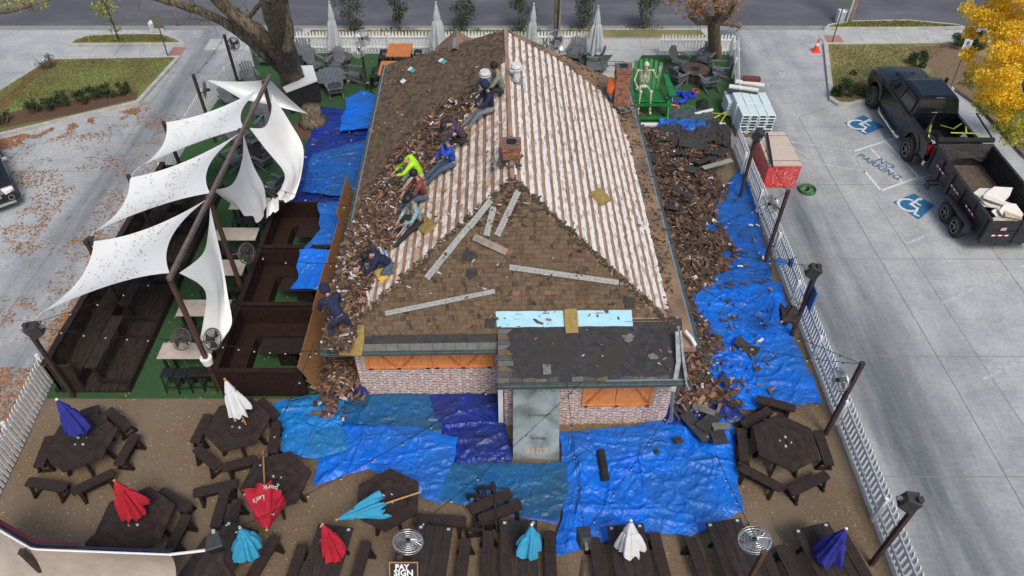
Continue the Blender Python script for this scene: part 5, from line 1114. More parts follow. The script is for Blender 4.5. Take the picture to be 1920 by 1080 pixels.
# ------------------------------------------------------------- fans, speakers, string lights
def fan(c, face, rad, lab, mount=None, m='cage', col='black', grp='round outdoor fans on posts'):
    t = thing('outdoor_fan', lab, 'fan', c, group=grp); q = Vector(face).normalized().to_track_quat('Z', 'Y'); Rm = q.to_matrix()
    mb = MB()
    for k in range(5): mb.ring((0, 0, .05*(1-(k/5)**2)*1.2), rad*(1-k*.19), .004, n=26, k=4)
    for k in range(5): mb.ring((0, 0, -.05*(1-(k/5)**2)*1.2), rad*(1-k*.19), .004, n=26, k=4)
    for k in range(20):
        a = 2*math.pi*k/20; e = Vector((math.cos(a), math.sin(a), 0)); mb.tube([e*.05+Vector((0, 0, .07)), e*rad*.6+Vector((0, 0, .055)), e*rad], .003, 3); mb.tube([e*.05-Vector((0, 0, .07)), e*rad*.6-Vector((0, 0, .055)), e*rad], .003, 3)
    part('cage', mb.xf(Rm.to_4x4()), M[m], t); part('cage_rim', MB().ring((0, 0, 0), rad, .016, n=30).xf(Rm.to_4x4()), M[m], t)
    for k in range(3):
        b = MB(); a = 2.09*k
        b.grid(lambda s, u_: Vector((math.cos(a+(u_-.5)*1.0)*(.05+s*(rad*.85-.05)), math.sin(a+(u_-.5)*1.0)*(.05+s*(rad*.85-.05)), (u_-.5)*.06)), 4, 4); part('blade', b.xf(Rm.to_4x4()), M['steel'] if col == 'steel' else M['black'], t)
    part('motor', MB().tube([(0, 0, .05), (0, 0, -.05), (0, 0, -.2)], [.05, .07, .05], 10).xf(Rm.to_4x4()), M['black'], t)
    if mount: part('arm', MB().tube([Rm @ Vector((0, 0, -.15)), Vector(mount)-Vector(c)], .02, 6), M['black'], t)
    return t
def fz(u, v, x=None, y=None): return GX(u, v, x) if x is not None else GY(u, v, y)
f_ = Vector((8.0, 17.95, 2.2)); fan(G(1444, 382, 2.1), (-.6, -.4, .15), .28, 'steel fan on the right post below the red wrapped pallet', (8.4, 17.95, 2.2), col='steel')
fan(G(1573, 712, 2.1), (-.9, -.25, .2), .30, 'steel fan on the right post beside the upper hexagonal table', (8.36, 11.17, 2.15), col='steel')
fan(G(340, 636, 2.0), (-.25, -.6, .6), .29, 'black-bladed fan on the left side of the nearest sail post', (-8.2, RY[0], 2.0), m='dcage'); fan(G(398, 636, 2.0), (.9, -.25, .3), .29, 'dusty fan on the right side of the nearest sail post', (-8.2, RY[0], 2.0), m='dcage')
fan(G(462, 475, 2.3), (.85, -.3, .2), .30, 'large fan on the second sail post above the third high table', (-8.2, RY[1], 2.3), m='dcage')
fan(G(384, 168, 2.2), (-.9, -.3, .2), .34, 'black fan on the fourth left post behind the sails', (-11.94, 25.09, 2.2), m='dcage'); fan(G(438, 82, 2.4), (.6, -.5, .2), .26, 'black fan on the farthest left post near the tree trunk', (-11.7, 28.38, 2.4), m='dcage')
for (u, v), (fx, fy, fz_), l in (((679, 72), (.1, -1, .25), 'upper fan on the rear turf post left of the roof'), ((673, 93), (-.5, -.7, .7), 'lower chrome fan on the rear turf post left of the roof')): fan(G(u, v, 2.9), (fx, fy, fz_), .33, l, (G(684, 95, 2.7)), col='steel')
pp = G(689, 168); post('fan_post', pp.x, pp.y, 2.8, 'black post with two round fans on the turf left of the roof', 'rear fan posts', .09)
pp2 = Vector((2.2, 31.0, 0)); pp2 = G(1043, 100, 1.6); post('fan_post', pp2.x, pp2.y, 4.2, 'black post with two fans behind the roof ridge', 'rear fan posts', .09)
fan(G(1042, 72, 2.9), (-.2, -.8, .4), .33, 'upper fan on the post behind the roof ridge', (pp2.x, pp2.y, 2.9)); fan(G(1044, 90, 2.5), (.2, -.6, .8), .32, 'lower chrome fan on the post behind the roof ridge', (pp2.x, pp2.y, 2.5), col='steel')
def stand_fan(px, zc_, face, rad, base, lab):
    c = G(*px, zc_); b = Vector((*G(*base, 2.4)[:2], 0)); b.y += .12; post('fan_post', b.x, b.y, 2.5, 'brown post holding the '+lab, 'front fan posts', .1, 'beam'); fan(c, face, rad, lab, (b.x, b.y, zc_-.1), col='steel')
stand_fan((765, 1016), 2.35, (.1, .35, .9), .30, (750, 1062), 'white round fan by the pay sign'); stand_fan((1415, 1013), 2.35, (-.2, .3, .9), .32, (1433, 1050), 'white round fan between the two right picnic tables')
def speaker(c, rz, lab, pitch=.35, s=(.34, .30, .42), post_=None):
    t = thing('outdoor_speaker', lab, 'speaker', c, group='black speakers on posts'); t.rotation_euler = (pitch, 0, rz); x, y, z = (k/2 for k in s)
    mb = MB().add([(-x, -y, -z), (x, -y, -z), (x*.7, y, -z*.8), (-x*.7, y, -z*.8), (-x, -y, z), (x, -y, z), (x*.7, y, z*.8), (-x*.7, y, z*.8)], [(0, 3, 2, 1), (4, 5, 6, 7), (0, 1, 5, 4), (1, 2, 6, 5), (2, 3, 7, 6), (3, 0, 4, 7)])
    part('cabinet', mb, M['spk'], t, bevel=.02); part('grille', MB().bb(-x*.88, x*.88, -y-.012, -y+.001, -z*.88, z*.88), M['black'], t); part('bracket', MB().bb(-.03, .03, y*.8, y+.12, -.04, .04), M['steel'], t); return t
M['spk'] = mat('speaker_shell', (.028, .028, .03), (.045, .045, .048), 5, .5)
speaker(G(1703, 940, 2.75), R(80), 'black speaker on the nearest right post'); speaker(G(1524, 508, 2.75), R(80), 'black speaker on the right post with the blue board')
speaker(G(1421, 253, 2.75), R(70), 'square black speaker on the right post beside the red wrapped pallet'); speaker(G(66, 618, 2.75), R(-80), 'black speaker on the nearest left post')
speaker(G(170, 452, 2.8), R(-90), 'small black speaker at the corner of the nearest sail', s=(.3, .25, .2)); speaker(G(404, 1018, 2.6), R(20), 'black bag-covered speaker at front left, tied to the canvas', .3)
pz2 = G(415, 1050, 2.2); post('fan_post', pz2.x+.1, pz2.y-.1, 2.5, 'dark post under the bag-covered speaker at front left', 'front fan posts', .1)
speaker(G(1096, 1010, 2.6), R(180+5), 'black speaker over the yard between two picnic tables', .3, (.3, .3, .4)); pq = G(1092, 1050, 2.3); post('fan_post', pq.x, pq.y-.1, 2.6, 'brown post under the speaker between two picnic tables', 'front fan posts', .08, 'beam')
# string lights
def string(a, b, sag, lab, nb=8, grp='string light wires'):
    a, b = Vector(a), Vector(b); t = thing('string_light', lab, 'string light', a, group=grp); P = []
    for k in range(25):
        s = k/24; P.append((b-a)*s-Vector((0, 0, sag*4*s*(1-s))))
    part('wire', MB().tube(P, .0075, 4), M['black'], t)
    for k in range(nb):
        s = (k+.5)/nb; p = (b-a)*s-Vector((0, 0, sag*4*s*(1-s))); part('bulb', MB().tube([p, p-Vector((0, 0, .07))], .015, 6).ball(p-Vector((0, 0, .10)), .024, 8, 6, 1), [M['black'], M['bulb']], t)
M['bulb'] = mat('clear_bulb', (.42, .42, .40), rough=.15, spec=.8)
PR = {k: Vector((x, y, 2.95)) for k, (x, y, _) in enumerate(RP)}; PL = {k: Vector((x, y, 2.95)) for k, (x, y, _) in enumerate(LP)}
string(PL[0], Vector((-8.2, RY[0], 2.15)), .12, 'wire from the nearest left post to the nearest sail post'); string(Vector((-8.2, RY[0], 2.15)), HM @ Vector((-4.72, .05, 2.45)), .18, 'wire from the nearest sail post to the left eave corner')
string(PL[0], Vector((-8.2, RY[1], 2.6)), .15, 'wire from the nearest left post to the second sail post'); string(Vector((-8.2, RY[1], 2.6)), HM @ Vector((-4.75, 3.3, 2.45)), .2, 'wire crossing the middle booth to the left eave', 5)
string(Vector((-8.2, RY[2], 2.6)), HM @ Vector((-4.75, 5.9, 2.45)), .2, 'wire crossing the rear booth to the left eave', 5)
ev = HM @ Vector((-.3, -1.1, 2.5)); ev2 = HM @ Vector((4.3, -1.1, 2.5)); spk0 = G(404, 1010, 2.7); spk1 = G(1096, 1000, 2.7)
string(spk0, HM @ Vector((-2.6, -.05, 2.5)) if False else ev, .25, 'wire from the front left speaker to the porch roof corner', 9); string(spk0, G(590, 640, 2.5), .25, 'wire from the front left speaker past the red umbrella to the left eave', 7)
string(G(765, 1000, 2.6), HM @ Vector((1.7, -1.1, 2.5)), .2, 'wire from the pay sign fan to the middle of the porch roof', 7); string(spk1, HM @ Vector((1.35, -1.12, 2.5)), .15, 'wire from the yard speaker straight up to the porch roof', 5)
string(spk1, ev2, .2, 'wire from the yard speaker to the right porch corner', 6); string(G(1415, 1005, 2.6), ev2, .2, 'wire from the right round fan to the right porch corner', 7)
string(PR[3], HM @ Vector((4.75, .4, 2.45)), .15, 'wire from the right fence fan post down to the right eave corner', 5); string(PR[3], HM @ Vector((4.75, 2.6, 2.45)), .15, 'wire from the right fence fan post to the right eave', 5)
string(PR[2], HM @ Vector((4.75, 4.2, 2.45)), .15, 'wire from the right post with the blue board to the eave', 5); string(PR[1], HM @ Vector((4.75, 4.0, 2.45)), .15, 'wire from the second right post to the right eave', 5); string(PR[0], PR[1], .15, 'wire between the two farthest right posts', 5)
string(PL[4], PL[5], .1, 'wire between the two farthest left posts', 4)
# pay sign
ps = thing('pay_sign', 'black PAY and SIGN board with an orange edge hung on the front fan post', 'sign', G(757, 1072, 2.62)); q = ps.location
fr_ = frame4(Vector((0, 0, 0)), (1, 0, 0), (0, .62, .78))
part('board', MB().box((0, 0, 0), (.56, .40, .02), fr_.to_3x3()), mat('sign_edge', (.42, .18, .08)), ps); part('sign_face', MB().box(fr_ @ Vector((0, 0, .011)), (.52, .36, .006), fr_.to_3x3()), mat('sign_black', (.012, .013, .014)), ps)
for s_, h_, y_ in (('PAY', .15, .10), ('SIGN', .17, -.02), ('AT THE BAR', .05, -.13)): part('lettering', textmb(s_, h_, MB(), fr_ @ Matrix.Translation((-.03 if s_ == 'PAY' else 0, y_, .017)), bold=.005), mat('sign_white', (.75, .75, .75)), ps)
# canvas at front left
cv = [G(-60, 960, 2.3), G(60, 1030, 2.35), G(318, 1040, 2.35), G(330, 1100, 1.0), G(60, 1120, 1.0), G(-60, 1060, 1.0)]
def cvf(s, t):
    top = poly_at([cv[0], cv[1], cv[2]], s); bot = poly_at([cv[5], cv[4], cv[3]], s); return top.lerp(bot, t)+Vector((0, .12*math.sin(t*3.1)*(1+.3*math.sin(s*9)), 0))
t = thing('canvas_screen', 'beige canvas screen with a navy and red hem at the front left corner', 'canvas', cv[1]); part('canvas_sheet', MB().grid(cvf, 40, 16).move(-cv[1]), M['canvas'], t, smooth=True)
part('rope_hem', MB().tube([cvf(i/30, 0)-cv[1] for i in range(31)], .022, 6), M['whitetape'], t)
def back(s, tt): return cvf(s, 0)+Vector((0, .05+.10*tt, -.10*tt))-cv[1]
part('navy_hem', MB().grid(back, 30, 2), mat('navy_hem', (.03, .03, .09)), t); part('red_hem', MB().grid(lambda s, tt: back(s*.55+.05, tt)+Vector((0, .06, .03)), 20, 2), mat('red_hem', (.16, .02, .03)), t)
solo('tie_rope', MB().tube([cv[2], G(385, 1032, 2.5)], .03, 6), M['whitetape'], 'twisted white rope tying the canvas to the front left speaker', 'rope', base=cv[2])
pz3 = G(42, 1035, 2.4); post('canvas_post', pz3.x, pz3.y, 2.42, 'dark post at the bend of the beige canvas screen', None, .11)
# ------------------------------------------------------------- adirondack chairs, fire table, orange tables
def adirondack():
    t = thing('adirondack_chair', 'x', 'chair'); m = M['gray_chair']
    sb = MB()
    for k in range(6): y = .22-k*.095; z = .36-.018*k; sb.box((0, y, z), (.52, .085, .02), Matrix.Rotation(.2, 3, 'X'))
    part('seat', sb, m, t)
    bk = MB()
    for k in range(5):
        x = (k-2)*.105; top = .95-.05*abs(k-2)**1.6*.6; bk.bar((x*.8, -.26, .27), (x*1.15, -.26-(top-.27)*.42, top), .092, .02, (0, 1, .4))
    part('backrest', bk, m, t)
    for s in (-1, 1):
        part('armrest', MB().prism([(s*.28, -.36), (s*.28, .30), (s*.42, .32), (s*.40, -.1), (s*.34, -.38)], .56, .585), m, t)
        part('leg', MB().bb(s*.31-.02, s*.31+.02, .18, .30, 0, .56), m, t); part('leg', MB().bar((s*.29, .24, .33), (s*.29, -.52, .03), .03, .12), m, t)
    part('back_rail', MB().bb(-.34, .34, -.44, -.41, .50, .57), m, t); part('front_apron', MB().bb(-.28, .28, .26, .29, .24, .34), m, t); return t
ad = adirondack(); ac = [0]
def chair(px, face_px=None, ang=None, lab='', grp='grey adirondack chairs'):
    p = G(*px, .3); p.z = .024
    if face_px: f = G(*face_px, .3); ang = math.atan2(f.y-p.y, f.x-p.x)-math.pi/2
    if ac[0] == 0: ad.location = p; ad.rotation_euler = (0, 0, ang); ad['label'] = lab; ad['group'] = grp
    else: dup(ad, p, ang, lab, grp)
    ac[0] += 1
F1 = (1302, 130)
chair((1274, 118), F1, lab='grey adirondack chair left behind the fire table on the right turf'); chair((1322, 110), F1, lab='grey adirondack chair behind the fire table, nearest the bare tree')
chair((1347, 132), F1, lab='grey adirondack chair right of the fire table, beside the fence'); chair((1328, 155), F1, lab='grey adirondack chair in front of the fire table, its back to us at right'); chair((1272, 146), F1, lab='grey adirondack chair at the left front of the fire table on the right turf')
F2 = (620, 140)
chair((590, 122), F2, lab='grey adirondack chair next to the white counter, left of the slatted table'); chair((632, 122), F2, lab='grey adirondack chair behind the slatted table on the left turf'); chair((664, 142), F2, lab='grey adirondack chair right of the slatted table, by the fan post'); chair((628, 168), F2, lab='grey adirondack chair in front of the slatted table, seen from behind')
chair((566, 86), (600, 140), lab='grey adirondack chair by the street fence beside the big trunk'); chair((575, 106), (620, 150), lab='grey adirondack chair half hidden by the big trunk, left of the counter')
chair((482, 92), (500, 150), lab='grey adirondack chair behind the leaning limb, near the left fence'); chair((500, 110), (470, 150), lab='grey adirondack chair between the leaning limb and the trunk')
chair((470, 150), (500, 215), lab='grey adirondack chair just above the triangular end sail'); chair((436, 192), (500, 230), lab='grey adirondack chair at the left fence beside the third sail')
chair((492, 208), (480, 290), lab='grey adirondack chair seen through the gap beside the ridge beam end'); chair((502, 238), (470, 280), lab='grey adirondack chair seen through the gap next to the large side drop')
chair((478, 268), (430, 290), lab='grey adirondack chair under the ridge beam by the square table'); chair((492, 300), (450, 280), lab='grey adirondack chair in the gap left of the large side drop'); chair((440, 300), (480, 280), lab='grey adirondack chair glimpsed left of the middle side drop'); chair((448, 262), (480, 290), lab='grey adirondack chair just under the third sail edge')
chair((512, 352), (480, 340), lab='dark chair behind the knotted side drop'); chair((1034, 88), (1060, 120), lab='grey adirondack chair just behind the roof ridge beside the chrome fan'); chair((1078, 102), (1065, 130), lab='grey adirondack chair with the tall fan back behind the ridge, left of the pale umbrella'); chair((1112, 112), (1060, 110), lab='grey adirondack chair right behind the ridge, under the pale umbrella')
def slat_table(px, lab, r=.62, h=.45, m=None, oct_=8):
    p = G(*px, h); t = thing('low_table', lab, 'table', (p.x, p.y, .024)); mb = MB(); n = 9
    for k in range(n):
        x0, x1 = -r+2*r*k/n+.006, -r+2*r*(k+1)/n-.006; y = min(r*.98, math.sqrt(max(.05, (r*1.08)**2-max(abs(x0), abs(x1))**2))); mb.bb(x0, x1, -y, y, h-.03, h)
    part('tabletop', mb, m or M['gray_chair'], t)
    for sx in (-1, 1):
        for sy in (-1, 1): part('leg', MB().bb(sx*r*.5-.03, sx*r*.5+.03, sy*r*.5-.03, sy*r*.5+.03, 0, h-.03), m or M['gray_chair'], t)
    return t
slat_table((618, 142), 'grey slatted low table among four chairs left of the roof', .75); slat_table((478, 282), 'dark slatted square table under the ridge beam', .6, m=M['dark3']); slat_table((634, 108), 'dark grey slab table behind the grey chairs, under the tall pale umbrella', .6, .3, m=mat('slab_grey', (.07, .065, .062), (.11, .10, .095), 6))
slat_table((1120, 122), 'dark grey low table beside the path behind the roof', .5, .3, m=M['gray_chair'])
fp = G(1304, 130, .5); t = thing('fire_table', 'round dark brown fire table ringed by grey chairs', 'fire table', (fp.x, fp.y, .024)); part('table_body', MB().tube([(0, 0, 0), (0, 0, .46), (0, 0, .5)], [.48, .55, .62], 20), mat('fire_brown', (.05, .032, .025), (.09, .055, .04), 5), t); part('burner', MB().tube([(0, 0, .5), (0, 0, .52)], .2, 16), M['black'], t)
def orange_table(px, lab, dx=0):
    p = G(*px, .95); t = thing('orange_table', lab, 'table', (p.x, p.y, .024), group='orange timber tables behind the roof'); part('tabletop', MB().bb(-.55, .55, -.62, .62, .90, .95), mat('orange_top', (.42, .13, .035), (.55, .20, .06), 3, .5, stretch=(5, 1, 1)), t)
    for sx in (-1, 1):
        for sy in (-1, 1): part('leg', MB().bb(sx*.45-.03, sx*.45+.03, sy*.5-.03, sy*.5+.03, 0, .9), M['black'], t)
    for sx, sy in ((-1, .3), (1, .3), (-1, -.3), (1, -.3)):
        q = dup(st0, (p.x+sx*.78, p.y+sy, .024), 0, 'black stool on the %s side of the %s' % ('left' if sx < 0 else 'right', lab.split(',')[0]), 'black stools at the orange tables')
orange_table((749, 94), 'farther orange table, beside the fence behind the roof'); orange_table((735, 128), 'nearer orange table, half hidden by the roof edge')
# counter round the trunk
cnt = thing('tree_counter', 'white bar counter with black skirt wrapped round the big trunk', 'counter', G(590, 160, 1.1)-Vector((0, 0, 1.1))); o0 = cnt.location
P = [G(*q, 1.12)-Vector((o0.x, o0.y, 0)) for q in ((538, 171), (592, 148), (583, 124), (572, 124), (567, 133), (572, 145), (534, 160))]
P2 = [G(*q, 1.12)-Vector((o0.x, o0.y, 0)) for q in ((536, 172), (595, 150), (586, 123), (562, 124), (572, 145), (530, 164))]
part('counter_top', MB().prism([p[:2] for p in P2], 1.06, 1.14), M['white'], cnt)
part('skirt', MB().prism([(P2[0].x, P2[0].y+.05), (P2[1].x-.05, P2[1].y+.05), (P2[1].x-.12, P2[1].y+.45), (P2[0].x, P2[0].y+.35)], .05, 1.06), M['blackcloth'], cnt)
# ------------------------------------------------------------- giant green chair and skeleton
gc = thing('giant_chair', 'giant green adirondack chair holding a skeleton beside the tall chimney', 'giant chair', (G(1219, 232).x-.05, G(1219, 232).y+.95, .024), R(0)); gc.scale = (.74, .74, .74)
GRN = M['green']; gb = MB()
for k in range(7): x = (k-3)*.27; gb.bar((x*.9, 1.25, .6), (x*1.1, 2.0, 2.25-.05*abs(k-3)**1.5), .19, .05, (0, 1, -.4))
part('backrest', gb, GRN, gc); gs = MB()
for k in range(6): gs.box((0, -.55+.34*k, .98-.05*k), (1.9, .22, .05), Matrix.Rotation(-.15, 3, 'X'))
part('seat', gs, GRN, gc)
for s in (-1, 1):
    part('armrest', MB().prism([(s*.95, -.95), (s*1.38, -.9), (s*1.25, 1.4), (s*.98, 1.5)], 1.5, 1.56), GRN, gc); part('leg', MB().bar((s*1.08, -.75, 0), (s*1.08, -.55, 1.5), .08, .28, (1, 0, 0)), GRN, gc); part('leg', MB().bar((s*1.0, -.8, 1.0), (s*1.0, 1.9, .1), .07, .26), GRN, gc)
part('front_rail', MB().bb(-1.08, 1.08, -.86, -.80, .82, .97).bb(-1.15, 1.15, -1.1, -.95, .10, .2), GRN, gc)
for s in (-1, 1): part('foot_rail', MB().bar((s*1.05, -1.05, .15), (s*1.05, -.6, 1.0), .08, .09), GRN, gc)
part('pale_sticker', MB().bar((1.22, -.75, 1.0), (1.22, -.35, 1.3), .02, .25), M['u_wh'], gc)
sk = thing('skeleton', 'giant pale skeleton sitting on the green chair with one hand raised', 'skeleton', gc.location+Vector((-.20, .30, .92))); sk.scale = (.72, .72, .72); B = MB()
def bone(a, b, r, e=1.7): a, b = Vector(a), Vector(b); B.tube([a, a.lerp(b, .08), a.lerp(b, .2), a.lerp(b, .8), a.lerp(b, .92), b], [r*e*.8, r*e, r, r*.9, r*e, r*e*.8], 8)
B.ball((0, -.05, .14), (.24, .12, .14), 10, 7)
for k in range(11): B.ball((0, .02+.03*math.sin(k*.4), .2+k*.085), (.055, .05, .036), 8, 5)
for s in (-1, 1):
    bone((s*.2, -.05, .12), (s*.30, -.95, .30), .050); bone((s*.30, -.95, .28), (s*.34, -1.15, -.78), .045); B.ball((s*.30, -.97, .30), (.10, .10, .09), 8, 6)
    B.ball((s*.35, -1.28, -.86), (.075, .2, .05), 8, 5); B.ball((s*.42, 0, 1.13), (.08, .07, .07), 8, 6); bone((0, -.05, 1.12), (s*.42, -.02, 1.16), .025); B.ball((s*.22, .10, .98), (.13, .03, .16), 8, 6)
    for k in range(8):
        w = .17+.10*math.sin(.5+k*.33); z = 1.04-k*.085
        B.tube([(0, .08, z), (s*w*.8, .07, z-.02), (s*w, -.05, z-.06), (s*w*.75, -.2, z-.10), (s*.03, -.25, z-.09+(.02 if k > 5 else 0))] if k < 6 else [(0, .08, z), (s*w*.8, .06, z-.03), (s*w, -.06, z-.08), (s*w*.8, -.14, z-.10)], .017, 5)
B.bar((0, -.26, 1.0), (0, -.26, .55), .06, .02)
bone((-.42, 0, 1.15), (-.62, -.25, .65), .036); bone((-.62, -.25, .65), (-.52, -.75, .55), .03)
bone((.42, 0, 1.15), (.66, -.28, .78), .036); bone((.66, -.28, .78), (.70, -.45, 1.35), .03)
part('skeleton_bones', B, M['bone'], sk, smooth=True)
for hx, hc, up, sgn in ((-1, Vector((-.50, -.80, .54)), Vector((.05, -1, -.2)), 1), (1, Vector((.70, -.48, 1.40)), Vector((.05, -.15, 1)), -1)):
    h = MB(); up.normalize(); sd_ = Vector((1, 0, 0)); h.ball(hc+up*.04, (.07, .05, .07), 8, 6)
    for k in range(5): a = (k-2)*.28; d = (up*math.cos(a)+sd_*math.sin(a)).normalized(); L = (.24, .30, .32, .30, .22)[k]; h.tube([hc+d*.05, hc+d*.14, hc+d*(L*.75)+Vector((0, -.01, 0)), hc+d*L+Vector((0, -.03, 0))], [.014, .016, .013, .009], 6)
    part('hand', h, M['bone'], sk, smooth=True)
hd = MB().ball((0, -.06, 1.50), (.165, .20, .19), 14, 10).ball((0, -.17, 1.35), (.10, .09, .09), 10, 6); part('skull', hd, M['bone'], sk, smooth=True)
part('eye_socket', MB().ball((-.06, -.235, 1.47), (.04, .03, .04), 8, 6).ball((.06, -.235, 1.47), (.04, .03, .04), 8, 6).ball((0, -.26, 1.41), (.018, .02, .025), 6, 5), M['black'], sk)
# ------------------------------------------------------------- clutter on the right turf
def coil(c, r, n, lab, m, h=.25, nm='rope_coil', th=.018):
    mb = MB(); P = []
    for k in range(n*12): a = k*.52; rr_ = r*(.55+.45*rnd.random()**.5); P.append((rr_*math.cos(a+rnd.uniform(-.2, .2)), rr_*math.sin(a+rnd.uniform(-.2, .2)), .03+h*rnd.random()*(1-rr_/r*.6)))
    mb.tube(P, th, 5); return solo(nm, mb, m, lab, 'rope', None) if c is None else (lambda o: (setattr(o, 'location', c), o)[1])(solo(nm, mb, m, lab, 'rope'))
rb = mat('blue_rope', (.01, .03, .45), (.02, .06, .6), 10, .6); rr2 = mat('red_hose', (.5, .05, .02), rough=.5); yw = mat('yellow_strap', (.62, .55, .05), rough=.5)
coil(G(1268, 188), .48, 12, 'large tangled coil of blue rope on the right turf', rb, .45); coil(G(1293, 182), .26, 8, 'small blue coil beside the larger one on the right turf', rb, .4)
coil(G(1304, 172), .18, 4, 'orange hose loop on the right turf behind the small blue coil', rr2, .1); coil(G(1318, 218), .4, 7, 'red air hose heaped near the shingle pallet', rr2, .12); coil(G(1262, 203), .28, 4, 'orange cord scribble in front of the blue coil', mat('orange_cord', (.6, .2, .05)), .05)
coil(G(1290, 208), .35, 4, 'green garden hose in front of the blue coils', mat('dull_green_hose', (.05, .16, .10)), .08, 'garden_hose')
for i, (a, b) in enumerate((((1346, 238), (1372, 196)), ((1338, 222), (1368, 206)), ((1335, 212), (1360, 214)))): solo('yellow_pole', MB().tube([G(*a, .1), G(*b, .35)], .025, 6), yw, ['yellow pole leaning on the right turf fence, longest', 'yellow pole lying across the red hose', 'short yellow pole beside the red hose'][i], 'pole', base=G(*a))
solo('white_pipe', MB().tube([G(1302, 214, .2), G(1336, 206, .2)], .07, 10), M['u_wh'], 'white tube lying beside the red hose on the right turf', 'tube', base=G(1302, 214))
bk_ = MB().grid(lambda s, t: G(1306+22*s, 206-18*t, .05)+Vector((0, 0, .30*math.sin(3.1*s)*math.sin(3.1*t))), 8, 8); solo('black_bag', bk_, M['blackcloth'], 'black bag on the right turf behind the white tube', 'bag', base=G(1317, 200))
cvm = MB().grid(lambda s, t: G(1250+90*s, 232-26*t+8*s, .1)+Vector((0, 0, .18*abs(noise.noise(Vector((s*5, t*3, 9))))+.1*math.sin(3.1*s))), 26, 10); solo('grey_tarp', cvm, mat('grey_green_canvas', (.035, .055, .065), (.06, .09, .10), 5, .9, .4), 'grey-green canvas sheet crumpled on the right turf', 'tarp', base=G(1290, 222))
cbm = MB().grid(lambda s, t: G(1236+76*s, 240-16*t+4*s, .25)+Vector((0, 0, .25*abs(noise.noise(Vector((s*7, t*4, 19)))))), 26, 10); solo('blue_tarp', cbm, M['tb'], 'bright blue rumpled tarp between the green chair and the shingle heap', 'tarp', base=G(1270, 236))
solo('cooler_box', MB().box((0, 0, .2), (.16, .2, .4)).box((0, -.105, .25), (.1, .01, .1), None, 1), [M['u_wh'], M['black']], 'small white box standing beside the green chair', 'box').location = G(1250, 200)
